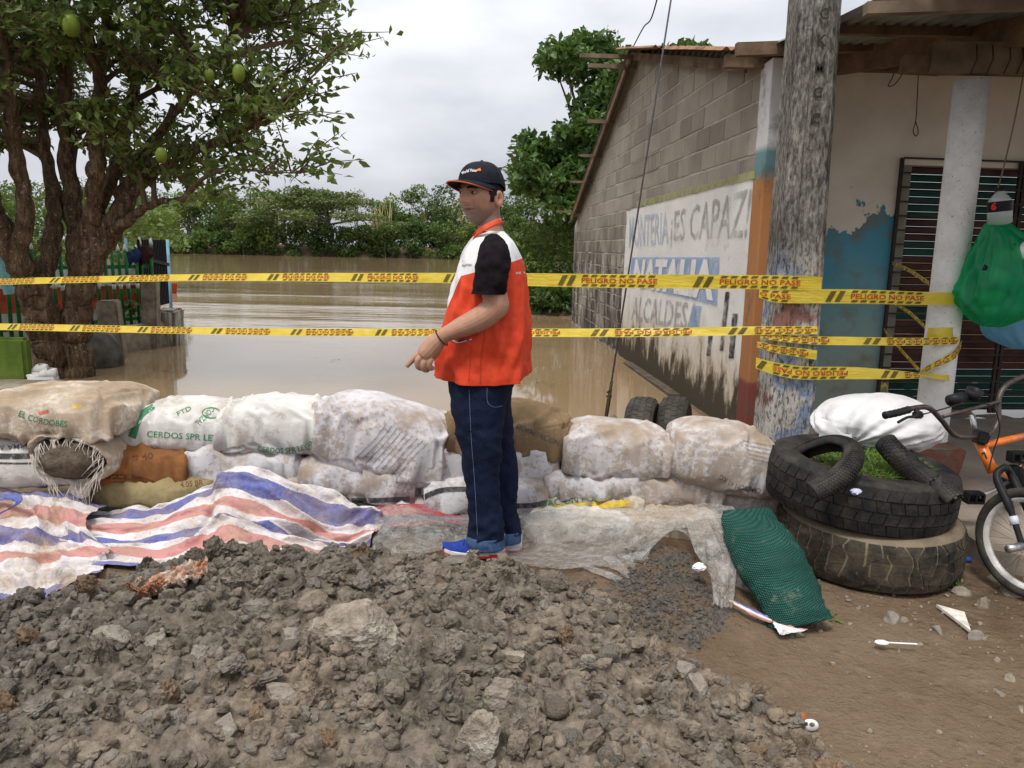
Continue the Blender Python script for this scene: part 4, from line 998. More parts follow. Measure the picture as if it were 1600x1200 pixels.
def print_px(o, body, curve, hgt, mat, bold=.015, flip=False, name='print', shear=0):
    """ink on a sack: text running along a picture curve, laid on the cloth"""
    C = catmull([V(x, y, 0) for x, y in curve], 8); S = arclen(C); vs_, fs, _ = text_mesh(body, bold, shear); out = []; ok = []
    for u, v in vs_:
        if flip: u, v = 1 - u, 1 - v
        s = u * S[-1]; i = max(0, min(len(S) - 2, next((k for k in range(len(S) - 1) if S[k + 1] >= s), len(S) - 2)))
        tt = (s - S[i]) / max(1e-9, S[i + 1] - S[i]); pp = C[i].lerp(C[i + 1], tt); d = (C[i + 1] - C[i]).normalized(); n = V(d.y, -d.x, 0)
        q = pp + n * (v * hgt); w = stick(o, q.x, q.y); ok.append(w is not None); out.append(w if w else V(0, 0, -9))
    fs = [f for f in fs if all(ok[i] for i in f) and max((out[f[0]] - out[f[1]]).length, (out[f[0]] - out[f[2]]).length) < .12]
    if not fs: return
    used = sorted({i for f in fs for i in f}); mp = {j: i for i, j in enumerate(used)}
    return MB().add([out[j] for j in used], [tuple(mp[i] for i in f) for f in fs]).build(name, mat, o)
def band_px(o, curve, wid, mat, name='printed_band', n=10, m=3):
    C = catmull([V(x, y, 0) for x, y in curve], n); vs_ = []; good = []
    for i, pp in enumerate(C):
        d = (C[min(i + 1, len(C) - 1)] - C[max(i - 1, 0)]).normalized(); nn = V(d.y, -d.x, 0); w = wid[0] + (wid[1] - wid[0]) * i / (len(C) - 1) if hasattr(wid, '__len__') else wid
        for j in range(m + 1):
            q = pp + nn * w * (j / m - .5); h = stick(o, q.x, q.y); good.append(h is not None); vs_.append(h if h else V(0, 0, -9))
    fs = []
    for i in range(len(C) - 1):
        for j in range(m):
            f = (i * (m + 1) + j, i * (m + 1) + j + 1, (i + 1) * (m + 1) + j + 1, (i + 1) * (m + 1) + j)
            if all(good[k] for k in f) and max((vs_[f[0]] - vs_[k]).length for k in f) < .1: fs.append(f)
    if not fs: return
    used = sorted({i for f in fs for i in f}); mp = {j: i for i, j in enumerate(used)}
    return MB().add([vs_[j] for j in used], [tuple(mp[i] for i in f) for f in fs], smooth=True).build(name, mat, o)
INK_G = faded('green_ink', (.035, .21, .09), .5, .97, 28); INK_K = faded('black_ink', (.05, .05, .055), .45, .95, 30); INK_B = faded('grey_ink', (.10, .10, .115), .3, .85, 30)
INK_R = faded('red_ink', (.42, .08, .06), .1, .9, 20); INK_BR = faded('brown_ink', (.13, .05, .02), .3, .9, 30); INK_Y = faded('yellow_ink', (.62, .45, .05), .3, 1., 25)

# bottom courses first
b = bag('sandbag', 'olive-yellow sack at the bottom, under the orange sack', (138, 738, 345, 806), 3.90, M_SOL, 1, .0, wr=.8)
print_px(b, '4.05 BR', [(282, 762), (318, 758)], 9, INK_BR)
bag('sandbag', 'grey dirty sack at the bottom behind the striped sheet', (330, 748, 540, 812), 3.92, M_SD, 2)
b = bag('sandbag', 'yellow and green printed sack squeezed flat under the grey sack', (822, 768, 1010, 822), 3.90, M_SCREAM, 3)
band_px(b, [(838, 800), (900, 792), (985, 786)], 11, INK_Y); print_px(b, 'CIACION PORCINA', [(842, 794), (900, 786), (975, 781)], 11, INK_G)
bag('sandbag', 'white sack lowest behind the trousers of the man', (590, 770, 860, 830), 3.92, M_SW, 31)
b = bag('sandbag', 'white sack with a black band, lowest at the left edge', (-90, 682, 160, 768), 3.86, M_SWC, 4, depth=.5)
band_px(b, [(-20, 712), (20, 713), (70, 712)], 9, INK_K); band_px(b, [(-20, 723), (20, 724), (75, 724)], 3, INK_K)
print_px(b, 'FIRMA AL', [(-8, 704), (20, 703), (48, 702)], 9, INK_B, flip=True)
b = bag('sandbag', 'orange sack with brown print and a pointed corner', (140, 692, 300, 768), 3.92, M_SOR, 5, .04, pinch=.15)
band_px(b, [(146, 745), (205, 746), (245, 758), (262, 775)], 8, INK_BR); print_px(b, 'GRANJA 40 KG', [(150, 748), (180, 748), (207, 749)], 6, faded('orange_ink', (.40, .17, .06), .8, 1.))
print_px(b, '# 40', [(206, 722), (240, 718)], 12, INK_BR)
bag('sandbag', 'small pale sack between the orange sack and the white printed sacks', (286, 694, 478, 772), 3.97, M_SW, 6, .06, lump=.07)
b = bag('sandbag', 'white sack with black edge stripe above the striped sheet', (460, 712, 660, 796), 3.92, M_SW, 7, .08)
band_px(b, [(490, 775), (550, 782), (640, 780)], 8, INK_K)
b = bag('sandbag', 'white sack with a black band partly hidden by the legs of the man', (652, 742, 866, 812), 3.90, M_SW, 8)
band_px(b, [(660, 778), (690, 766), (735, 764)], 8, INK_K); band_px(b, [(800, 790), (830, 790), (858, 784)], 8, INK_K)
bag('sandbag', 'white sack in the middle course behind the legs of the man', (664, 684, 884, 764), 3.98, M_SW, 9, -.03)
bag('sandbag', 'grey-white sack under the dirty sack right of the man', (846, 732, 1000, 790), 3.93, M_SW, 10)
bag('sandbag', 'small stained sack below the two right-hand sacks', (975, 736, 1140, 800), 3.93, M_SD, 11)
# top course, left to right
b = bag('sandbag', 'mud-smeared sack with red, green and yellow print at the left end', (-30, 610, 196, 698), 3.88, M_SCREAM, 12, .03, depth=.6, hi=True, wr=1.3, lump=.06)
print_px(b, 'EL CORDOBES', [(28, 650), (60, 662), (104, 668)], 10, INK_G); band_px(b, [(60, 646), (76, 643)], 6, INK_R); band_px(b, [(114, 636), (128, 634)], 6, INK_Y)
b = bag('sandbag', 'white sack with a green stripe and green lettering along its front', (172, 630, 388, 716), 4.0, M_SWC, 13, -.02, hi=True, sagl=.5, wr=.9)
band_px(b, [(240, 634), (218, 652), (206, 684)], (8, 13), INK_G); print_px(b, 'CERDOS SPR LEVANTE', [(229, 683), (280, 686), (345, 690), (378, 690)], 10, INK_G)
print_px(b, 'CONZAL', [(330, 634), (304, 660)], 9, INK_G); print_px(b, 'FTD', [(278, 650), (300, 640)], 7, INK_G)
C = [(330 + 14 * math.cos(a), 645 + 8 * math.sin(a)) for a in [k * .785 for k in range(9)]]; band_px(b, C, 2, INK_G, 'printed_ring', 4, 1)
b = bag('sandbag', 'clean white sack with green lettering curving along its lower edge', (326, 623, 536, 722), 3.97, M_SWC, 14, .03, hi=True, sagl=.25, wr=1.1)
print_px(b, 'CERDOS SPR LEVANTE', [(402, 705), (440, 709), (480, 702), (502, 682)], 9, INK_G); band_px(b, [(502, 690), (508, 672)], 6, INK_K)
b = bag('sandbag', 'humped white sack covered in rows of small black print', (486, 632, 712, 758), 3.93, M_SW, 15, .24, hi=True, lump=.12, wr=1.5, sagl=.1)
for i in range(9):
    print_px(b, 'WWWWWWWWWWWWWWWW', [(556 + i * 8, 720 + i * 4 - 2), (585 + i * 8, 690 + i * 3), (606 + i * 8, 662 + i * 4)], 3.2, INK_B)
print_px(b, '38', [(558, 662), (570, 656)], 6, INK_B)
b = bag('sandbag', 'brown mud-soaked sack behind the man', (694, 634, 892, 734), 3.98, M_SBROWN, 16, .10, hi=True, lump=.08, wr=1.3)
print_px(b, 'DORMITACION 40', [(806, 669), (840, 684), (885, 702)], 9, INK_B)
b = bag('sandbag', 'brown-stained white sack with flat top, right of the muddy sack', (874, 664, 1058, 762), 3.93, M_SD, 17, .04, hi=True, p=3.4, wr=.9)
band_px(b, [(892, 748), (950, 758), (1030, 752)], 5, INK_K)
b = bag('sandbag', 'big stained white sack at the right end, drooping over the green sack', (1046, 668, 1228, 782), 3.88, M_SD, 18, .16, hi=True, p=3.2, sagr=.2, wr=.9)
print_px(b, 'CIACION 40 KG', [(1122, 748), (1150, 764), (1188, 772)], 9, INK_B, flip=True)
for i in range(5): print_px(b, 'WWWWWWWW', [(1160 + i * 3, 690 + i * 7), (1212 + i, 700 + i * 7)], 3, INK_B)
bag('sandbag', 'tan dirty sack standing on end beside the green mesh sack', (1128, 872, 1200, 955), 3.24, M_SD, 19, 0, depth=.2, p=2.2)
bag('sandbag', 'sack lying under the clear plastic sheet near the green sack', (985, 800, 1130, 868), 3.72, M_SCREAM, 20, .05, depth=.35)
bag('sandbag', 'sack under the plastic sheet right of the shoes of the man', (815, 800, 1000, 862), 3.72, M_SWC, 21, .02, depth=.35)
bag('sandbag', 'low stained sack wedged between the right-end sack and the tyres', (1096, 742, 1262, 812), 3.98, M_SD, 22, .02)
# torn sack with its mouth towards the camera, soil showing
ts = empty('torn_sack', atY(108, 755, 3.6), 'torn open sack with dark soil and frayed white threads in its mouth', 'sandbag', 'sandbags stacked as a flood wall')
c = atY(110, 716, 3.62); k = 3.62 / F; rg = []; rs_ = random.Random(4)
for i, (dy, sc) in enumerate([(.45, .55), (.32, .85), (.18, 1.0), (.06, 1.03), (0, 1.0), (-.03, .93), (-.01, .86), (.05, .80)]):
    rg.append([c + V(66 * k * sc * math.cos(a) * (1 + .16 * mnoise.noise(V(math.cos(a) * 2.2, math.sin(a) * 2.2, i * .4))), dy, 42 * k * sc * math.sin(a) * (1 + .24 * mnoise.noise(V(math.cos(a) * 2, math.sin(a) * 2, 5 + i * .4))) - .03 * math.cos(a)) for a in [6.283 * j / 40 for j in range(40)]])
MB().rings(rg, cap=False).build('cloth', M_SCREAM, ts)
t = NT('dark_soil'); o = t.co(); n = t.noise(o, 30, 6, .7); t.bump(n, 1., .03); M_SOIL = t.fin(t.ramp(n, (.3, (.06, .046, .034)), (.7, (.19, .15, .112))), .95)
sv, sf = ico(4); q = sv * np.array([56 * k, .16, 37 * k]); q = q * (1 + .12 * fbm(sv * 4, 4))[:, None]
link('soil', np_mesh('soil', q + np.array(c + V(-.01, .07, -.012)), sf, M_SOIL), ts)
mb = MB()
for i in range(110):
    a = rs_.uniform(0, 6.283); s0 = c + V(58 * k * math.cos(a), -.02, 37 * k * math.sin(a)); L_ = rs_.uniform(.04, .14)
    d = V(-math.cos(a) * .5 + rs_.uniform(-.5, .5), -.25, -abs(math.sin(a)) * .4 - .7).normalized() * L_
    mb.tube([s0, s0 + d * .5 + V(rs_.uniform(-.01, .01), -.012, 0), s0 + d], [.0016, .0014, .0008], 4, cap=False)
mb.build('frayed_threads', plain('pale_thread', (.55, .50, .44), .7), ts)['kind'] = 'stuff'
g_ = [[atY(x, y, Y) for x, y, Y in r_] for r_ in [[(145, 683, 3.66), (160, 676, 3.66), (176, 670, 3.68)], [(150, 692, 3.6), (163, 688, 3.58), (175, 682, 3.62)], [(157, 702, 3.62), (164, 700, 3.6), (172, 692, 3.66)]]]
# loose scrap of sack cloth hanging below
G_ = spline_grid([[atY(x, y, Y) for x, y, Y in r_] for r_ in [[(118, 748, 3.70), (135, 742, 3.66), (152, 740, 3.70)], [(108, 765, 3.66), (128, 762, 3.60), (146, 756, 3.66)], [(104, 780, 3.64), (122, 780, 3.62), (138, 776, 3.64)]]], 24, 24)
mb = MB().grid(lambda u, v: G_[round(v * 24)][round(u * 24)] + V(0, .02 * mnoise.noise(V(u * 7, v * 2, 3)), 0), 24, 24)
tag(mb.build('cloth_scrap', M_SWC), 'crumpled pale scrap of sack cloth below the torn sack', 'cloth')

# ---------------------------------------------------------------- striped tarpaulins
def stripe_mat(name, stops, dirt=.55):
    t = NT(name); uv = t.n('ShaderNodeUVMap').outputs[0]; p = t.n('ShaderNodeNewGeometry').outputs['Position']; v = t.xyz(uv)[1]
    v = t.math('ADD', v, t.math('MULTIPLY', t.math('SUBTRACT', t.noise(p, 120, 2), .5), .012))
    c = t.ramp(v, *stops, interp='CONSTANT')
    n = t.noise(p, 6, 6, .7); n2 = t.noise(p, 50, 4, .7)
    c = t.mix(t.ramp(n2, (.45, 0.), (.7, .25)), c, (.45, .42, .40))
    c = t.mix(t.ramp(n, (.36, 0.), (.64, dirt)), c, (.32, .235, .155))
    c = t.mix(t.math('MULTIPLY', t.ramp(n2, (.60, 0.), (.66, .7)), t.ramp(n, (.45, 0.), (.55, 1.))), c, (.13, .09, .06))
    t.bump(t.math('ADD', t.noise(t.mapn(p, (1, 1, 1)), 13, 4, .6, .6), t.math('MULTIPLY', n2, .15)), .8, .02); return t.fin(c, .5)
BLU, WHT, PNK = (.09, .115, .34), (.66, .64, .66), (.50, .22, .215)
M_TARP = stripe_mat('striped_tarp', [(0, WHT), (.10, BLU), (.24, WHT), (.33, PNK), (.48, WHT), (.58, BLU), (.65, WHT), (.73, PNK), (.84, WHT), (.94, BLU)])
M_TARP2 = stripe_mat('striped_tarp_dirty', [(0, BLU), (.08, WHT), (.16, PNK), (.27, WHT), (.36, BLU), (.45, WHT), (.52, PNK), (.64, WHT), (.86, BLU)], .9)
def drape(name, label, cat, rows, mat, nu=90, nv=60, amp=.018, seed=1, thick=.003, fr=(3, 6), group=None, parent=None, sharp=1.0):
    G = spline_grid([[atY(*p) for p in r_] for r_ in rows], nu, nv)
    P_ = np.array([[tuple(q) for q in r_] for r_ in G]); uv = np.stack(np.meshgrid(np.linspace(0, 1, nu + 1), np.linspace(0, 1, nv + 1)), -1)
    s3 = np.array([seed * 2.3, seed * 7.1, seed])
    q = np.concatenate([uv * np.array(fr), np.zeros(uv.shape[:2] + (1,))], -1) + s3
    warp = fbm(q * .7 + 5, 2)[..., None] * np.array([.8, .8, 0])
    ridge = 1 - np.abs(fbm(q + warp, 3)) * 2.5
    # crisp creases: fold lines of thin woven plastic
    d = np.stack([0 * ridge, -amp * .8 * ridge * sharp, amp * ridge], -1)
    d[..., 2] += amp * .5 * fbm(q * 3.1 + 3, 3)
    P_ = P_ + d
    P_[..., 2] = np.where(P_[..., 1] < 4.2, np.maximum(P_[..., 2], ground_z(P_[..., 0], P_[..., 1]) + .012 + .004 * fbm(P_ * 9, 2)), P_[..., 2])
    if name == 'crumpled_wrapper': P_[..., 2] = np.maximum(P_[..., 2], ground_z(P_[..., 0], P_[..., 1]) + np.maximum(heap_h(P_[..., 0], P_[..., 1]), 0) + .025 + d[..., 2])
    n = (nu + 1) * (nv + 1); idx = np.arange(n).reshape(nv + 1, nu + 1)
    f = np.stack([idx[:-1, :-1], idx[:-1, 1:], idx[1:, 1:], idx[1:, :-1]], -1).reshape(-1, 4)
    me = np_mesh(name, P_.reshape(-1, 3), f, mat); set_uv(me, uv.reshape(-1, 2)); o = link(name, me, parent)
    if label: tag(o, label, cat, group)
    BVH[o.name] = BVHTree.FromPolygons([tuple(v) for v in P_.reshape(-1, 3)], [tuple(int(i) for i in q_) for q_ in f]); return o
drape('striped_tarpaulin', 'blue, white and pink striped tarpaulin peaked in front of the sandbags', 'tarpaulin',
      [[(143, 797, 3.70), (250, 794, 3.70), (332, 764, 3.66), (362, 731, 3.68), (455, 757, 3.68), (545, 784, 3.68), (598, 800, 3.66)],
       [(122, 826, 3.58), (230, 824, 3.56), (320, 795, 3.52), (356, 772, 3.50), (450, 803, 3.52), (530, 838, 3.54), (596, 826, 3.56)],
       [(100, 852, 3.46), (215, 858, 3.42), (310, 835, 3.40), (352, 815, 3.38), (440, 838, 3.40), (520, 860, 3.42), (575, 852, 3.44)],
       [(140, 886, 3.20), (235, 892, 3.18), (310, 890, 3.16), (380, 884, 3.18), (450, 888, 3.20), (510, 892, 3.20), (545, 874, 3.22)]], M_TARP, 150, 90, .042, 3, fr=(6, 5))
drape('striped_tarpaulin', 'muddy striped tarpaulin bunched at the left edge', 'tarpaulin',
      [[(-80, 765, 3.66), (0, 762, 3.66), (60, 770, 3.66), (110, 778, 3.66), (172, 795, 3.68)], [(-80, 815, 3.50), (10, 812, 3.50), (60, 812, 3.50), (100, 815, 3.52), (138, 824, 3.50)],
       [(-80, 868, 3.26), (10, 858, 3.30), (60, 858, 3.30), (110, 858, 3.32), (176, 860, 3.30)], [(-80, 905, 3.0), (10, 902, 3.04), (60, 898, 3.06), (110, 890, 3.12), (165, 878, 3.2)],
       [(-80, 950, 2.80), (0, 958, 2.78), (50, 950, 2.82), (100, 922, 2.94), (160, 900, 3.06)]], M_TARP2, 110, 90, .042, 5, fr=(4, 5))
o = drape('tarpaulin_strap', 'blue strip of tarpaulin looped at the left edge', 'tarpaulin', [[(-20, 775, 3.5), (15, 768, 3.5), (34, 775, 3.48), (28, 790, 3.46), (-20, 808, 3.44)], [(-20, 790, 3.48), (10, 782, 3.48), (24, 784, 3.46), (18, 794, 3.45), (-20, 818, 3.43)]],
          stripe_mat('blue_tarp', [(0, BLU), (.98, BLU)], .3), 40, 8, .006, 9)
drape('red_mesh_scrap', 'scrap of red and blue netting under the plastic sheet left of the man', 'netting', [[(580, 795, 3.72), (640, 788, 3.74), (700, 796, 3.74), (738, 806, 3.74)], [(584, 812, 3.66), (640, 806, 3.66), (700, 808, 3.68), (735, 814, 3.68)], [(588, 826, 3.6), (640, 822, 3.6), (690, 818, 3.62), (728, 820, 3.64)]],
      stripe_mat('netting', [(0, (.33, .035, .06)), (.3, (.30, .03, .05)), (.55, (.10, .16, .28)), (.8, (.35, .04, .06))], .3), 40, 20, .012, 4)
# ---------------------------------------------------------------- clear plastic sheet
t = NT('clear_plastic'); p = t.n('ShaderNodeNewGeometry').outputs['Position']; n = t.noise(p, 7, 5, .65); n2 = t.noise(p, 26, 4, .7)
c = t.mix(t.ramp(n, (.45, 0.), (.7, .6)), (.58, .565, .54), (.38, .31, .23)); t.bump(t.math('ADD', t.noise(p, 18, 5, .6, .8), t.math('MULTIPLY', t.noise(t.mapn(p, (1, 3, 1), rot=(0, 0, .6)), 9, 4, .6, 1.5), 1.2)), 1., .03)
t.fin(c, .16); tr = t.n('ShaderNodeBsdfTransparent'); tr.inputs[0].default_value = (.93, .92, .90, 1); mx = t.n('ShaderNodeMixShader')
t.put(mx.inputs[0], t.ramp(n2, (.3, .22), (.7, .55))); t.t.links.new(tr.outputs[0], mx.inputs[1]); t.t.links.new(t.b.outputs[0], mx.inputs[2]); t.t.links.new(mx.outputs[0], t.o.inputs[0]); M_CLEAR = t.m
ps = drape('plastic_sheet', 'dusty clear plastic sheet spread from the tarpaulin to the gravel', 'plastic sheet',
      [[(588, 800, 3.66), (625, 788, 3.64), (690, 808, 3.70), (760, 806, 3.70), (840, 800, 3.66), (940, 796, 3.58), (1030, 794, 3.56), (1120, 790, 3.56), (1150, 800, 3.5)],
       [(584, 835, 3.52), (640, 818, 3.54), (705, 826, 3.54), (770, 832, 3.54), (850, 826, 3.52), (940, 822, 3.50), (1030, 822, 3.46), (1105, 826, 3.42), (1150, 850, 3.36)],
       [(580, 868, 3.34), (640, 860, 3.36), (705, 850, 3.42), (780, 862, 3.44), (850, 866, 3.42), (920, 858, 3.40), (985, 852, 3.40), (1060, 826, 3.40), (1120, 858, 3.34)],
       [(575, 882, 3.18), (640, 876, 3.2), (710, 858, 3.34), (800, 880, 3.24), (870, 892, 3.19), (935, 888, 3.2), (978, 895, 3.16), (1052, 830, 3.36), (1098, 862, 3.2)]], M_CLEAR, 150, 50, .018, 7, fr=(9, 3))
drape('hanging_flap', None, None, [[(1068, 812, 3.42), (1110, 800, 3.45), (1145, 822, 3.42)], [(1082, 862, 3.2), (1118, 850, 3.22), (1150, 880, 3.16)], [(1108, 905, 3.02), (1128, 915, 3.0), (1146, 930, 2.97)], [(1112, 948, 2.93), (1130, 950, 2.92), (1142, 956, 2.92)]], M_CLEAR, 50, 40, .022, 8, fr=(3, 1.5), parent=ps)
drape('torn_strip', None, None, [[(900, 882, 3.22), (935, 900, 3.12), (965, 915, 3.05), (1005, 928, 3.0)], [(915, 880, 3.22), (948, 893, 3.14), (980, 908, 3.06), (1006, 929, 3.0)]], M_CLEAR, 40, 8, .008, 9, fr=(4, 1), parent=ps)
drape('torn_strip', None, None, [[(942, 872, 3.26), (965, 895, 3.14), (985, 915, 3.05), (1004, 930, 2.99)], [(960, 868, 3.27), (980, 890, 3.15), (996, 910, 3.06), (1008, 930, 2.99)]], M_CLEAR, 40, 8, .008, 10, fr=(4, 1), parent=ps)
drape('torn_corner', None, None, [[(972, 870, 3.26), (1000, 862, 3.28), (1016, 858, 3.28)], [(982, 885, 3.19), (1000, 880, 3.2), (1012, 874, 3.22)], [(990, 893, 3.14), (998, 894, 3.14), (1006, 888, 3.16)]], M_CLEAR, 20, 20, .008, 11, parent=ps)
# crumpled wrapper on the heap
t = NT('wrapper'); p = t.n('ShaderNodeNewGeometry').outputs['Position']; n = t.noise(p, 14, 5, .7); M_WRAP = t.fin(t.ramp(n, (.3, (.20, .13, .08)), (.45, (.38, .17, .10)), (.55, (.50, .42, .35)), (.7, (.30, .21, .13))), .45); t.bump(n, .8, .02)
drape('crumpled_wrapper', 'crumpled brown and red plastic wrapper lying on the earth heap', 'wrapper', [[(255, 908, 2.46), (290, 886, 2.52), (330, 878, 2.54)], [(215, 922, 2.42), (262, 908, 2.44), (318, 908, 2.46)], [(202, 940, 2.38), (240, 932, 2.38), (300, 922, 2.42)], [(225, 954, 2.36), (246, 954, 2.35), (262, 940, 2.38)]], M_WRAP, 60, 60, .03, 12, fr=(6, 6))

# ---------------------------------------------------------------- green mesh sack, tyres, white bag
t = NT('green_mesh'); p = t.n('ShaderNodeNewGeometry').outputs['Position']; n = t.noise(p, 6, 5, .6)
w1 = t.wave(t.mapn(p, (1, 1, 1), rot=(0, .35, 0)), 44, 1.6, 2, direction='X'); w2 = t.wave(t.mapn(p, (1, 1, 1), rot=(0, .35, 0)), 44, 1.6, 2, direction='Z'); wv = t.math('MULTIPLY', w1, w2)
c = t.mix(t.ramp(wv, (.1, 0.), (.5, 1.)), (.008, .035, .03), t.ramp(n, (.3, (.02, .10, .075)), (.7, (.05, .20, .15))))
c = t.mix(t.ramp(t.noise(p, 11, 5, .7), (.6, 0.), (.72, .55)), c, (.22, .22, .17))
t.bump(t.math('ADD', t.math('MULTIPLY', wv, .3), t.math('MULTIPLY', t.noise(t.mapn(p, (1, 1, 2.4)), 12, 4), 1.)), .8, .02); M_GMESH = t.fin(c, .4)
cl = catmull([atY(1166, 796, 3.30), atY(1178, 835, 3.20), atY(1205, 880, 3.06), atY(1228, 920, 2.96), atY(1242, 955, 2.88), atY(1250, 978, 2.85)], 10)
hw = [37, 47, 52, 50, 47, 52, 45]; rg = []; m = len(cl)
for i, pp in enumerate(cl):
    f = i / (m - 1) * 5; j = min(int(f), 4); w = hw[j] + (hw[j + 1] - hw[j]) * (f - j); d = (cl[min(i + 1, m - 1)] - cl[max(i - 1, 0)]).normalized(); k = ((pp - CAM).dot(FW)) / F
    sx = d.cross(V(0, -1, 0)).normalized(); sy = sx.cross(d).normalized(); fl = .72 * (.12 + .88 * math.sin(math.pi * min(1, (i + .3) / (m * .35)) / 2)) * (1 - .45 * (i / m) ** 6)
    rg.append([pp + (sx * math.cos(a) * w * k + sy * math.sin(a) * w * k * fl) * (1 + .05 * mnoise.noise(V(math.cos(a) * 2, math.sin(a) * 2, i * .13)) + .022 * math.sin(i * 1.1 + 3 * math.cos(a)) + .015 * math.sin(i * 2.3 + 5 * a)) for a in [6.283 * q / 48 for q in range(48)]])
gs = tag(MB().rings(rg).build('mesh_sack', M_GMESH), 'dark green woven mesh sack leaning against the tyres', 'sack')
bvs = [v for r_ in rg for v in r_]
drape('plastic_scrap', 'blue and white scrap of sheet sticking out under the green sack', 'scrap', [[(1135, 932, 2.96), (1170, 950, 2.9), (1208, 965, 2.85)], [(1140, 942, 2.94), (1172, 960, 2.87), (1205, 973, 2.83)]], stripe_mat('scrap_stripes', [(0, BLU), (.35, WHT), (.7, PNK)], .4), 30, 6, .006, 13)
drape('plastic_scrap', 'small white corner of sheet under the foot of the green sack', 'scrap', [[(1206, 970, 2.84), (1235, 978, 2.8), (1262, 984, 2.78)], [(1212, 982, 2.78), (1230, 988, 2.77), (1250, 988, 2.77)], [(1218, 992, 2.75), (1226, 992, 2.75), (1234, 990, 2.76)]], stripe_mat('scrap_stripes_pale', [(0, PNK), (.15, WHT), (.9, WHT)], .3), 30, 12, .006, 14)

def tyre_mat(name, rub, mud, amt):
    t = NT(name); p = t.n('ShaderNodeNewGeometry').outputs['Position']; n = t.noise(p, 9, 5, .7); n2 = t.noise(p, 60, 3, .6)
    c = t.mix(t.ramp(n, (.5 - amt * .3, 0.), (.72, .8 * amt + .15)), rub, mud); t.bump(n2, .5, .006); return t.fin(c, .55)
M_RUB = tyre_mat('black_rubber', (.018, .018, .019), (.13, .105, .08), .3); M_RUBM = tyre_mat('muddy_rubber', (.10, .082, .06), (.24, .19, .13), 1.); M_TREADM = tyre_mat('muddy_tread', (.02, .019, .018), (.19, .15, .10), .45)
def lathe(c, prof, axis, n=64, mi=0, mb=None, jit=0):
    axis = Vector(axis).normalized(); x = axis.orthogonal().normalized(); y = axis.cross(x); mb = mb or MB(); rg = []
    for r_, z in prof: rg.append([c + axis * z + (x * math.cos(a) + y * math.sin(a)) * r_ for a in [6.2832 * k / n for k in range(n)]])
    mb.rings(rg, mi, cap=False); return mb
def tyre(name, label, c, axis, R, r_in, w, tread_rows, ntread, mat, tmat, group=None, ragged=0, seed=0, gr=.012):
    root = empty(name, c, label, 'tyre', group); rr = random.Random(seed); h = w / 2; sw = R - r_in
    prof = [(r_in, -h * .62), (r_in + .01, -h * .72), (r_in + sw * .35, -h * .98), (r_in + sw * .7, -h), (R - .035, -h * .93), (R - .012, -h * .80), (R - gr * .4, -h * .5), (R - gr * .2, 0), (R - gr * .4, h * .5), (R - .012, h * .80), (R - .035, h * .93), (r_in + sw * .7, h), (r_in + sw * .35, h * .98), (r_in + .01, h * .72), (r_in, h * .62),
            (r_in + .03, h * .55), (R - .05, h * .7), (R - .035, 0), (R - .05, -h * .7), (r_in + .03, -h * .55), (r_in, -h * .62)]
    lathe(c, prof, axis, 72).build('carcass', mat, root)
    ax = Vector(axis).normalized(); x = ax.orthogonal().normalized(); y = ax.cross(x); tb = MB()
    for row in range(tread_rows):
        z0 = -h * .86 + 2 * h * .86 * row / tread_rows; z1 = z0 + 2 * h * .86 / tread_rows; g = .006 + .003 * ragged
        for k in range(ntread):
            off = (.5 * (row % 2)) * (ragged < 1) + rr.uniform(-.12, .12) * (ragged < 1) * ragged; a0 = 6.2832 * (k + off) / ntread; a1 = 6.2832 * (k + off + 1) / ntread - (.012 + .006 * ragged)
            sk = .035 * (1 if row % 2 else -1) * (1 - ragged) ; q0, q1 = z0 + g / 2, z1 - g / 2; vs_ = []
            jz = [rr.uniform(-.012, .012) * ragged for _ in range(4)]; ja = [rr.uniform(-.02, .02) * ragged for _ in range(4)]
            cor = [(a0, q0), (a1, q0), (a1 + sk, q1), (a0 + sk, q1)]
            if ragged >= 1:                                   # irregular blocks that share their grooves
                dh = 2 * h * .86 / tread_rows; da = 6.2832 / ntread; cor = []
                for cr_, ck in ((row, k), (row, k + 1), (row + 1, k + 1), (row + 1, k)):
                    j1 = _T[cr_ & 63, (ck % ntread) & 63, 11] - .5; j2 = _T[(ck % ntread) & 63, cr_ & 63, 23] - .5
                    cor.append((da * (ck + .95 * j1), -h * .86 + dh * (cr_ + (.75 * j2 if 0 < cr_ < tread_rows else 0))))
                ma = sum(q_[0] for q_ in cor) / 4; mz = sum(q_[1] for q_ in cor) / 4; cor = [(ma + (q_[0] - ma) * .84, mz + (q_[1] - mz) * .82) for q_ in cor]; jz = ja = [0] * 4
            for i, (a, z) in enumerate(cor):
                a += ja[i]; z = max(-h * .9, min(h * .9, z + jz[i])); cur = .028 * max(0, (abs(z) / h - .45) / .55) ** 2
                for rad in (R - gr - cur - .004, R + .003 - cur):
                    vs_.append(c + ax * z + (x * math.cos(a) + y * math.sin(a)) * rad)
            tb.add(vs_, [(1, 3, 5, 7), (0, 2, 3, 1), (2, 4, 5, 3), (4, 6, 7, 5), (6, 0, 1, 7)])
    tb.build('tread', tmat, root)['kind'] = 'stuff'
    return root
c1 = atZ(1376, 918, .0); c1 = V(c1.x + .065, c1.y + .31, .135)
tyre('car_tyre', 'mud-caked chunky tyre at the bottom of the stack of two', c1, (.0, -.03, 1), .42, .23, .26, 5, 42, M_RUBM, M_TREADM, 'tyres stacked by the pole', 1.0, 1)
c2 = V(c1.x - .05, c1.y + .03, .392)
tyre('car_tyre', 'black ribbed tyre on top of the stack with grass growing inside', c2, (.06, -.05, 1), .43, .25, .25, 4, 46, M_RUB, M_RUB, 'tyres stacked by the pole', 0.12, 2)
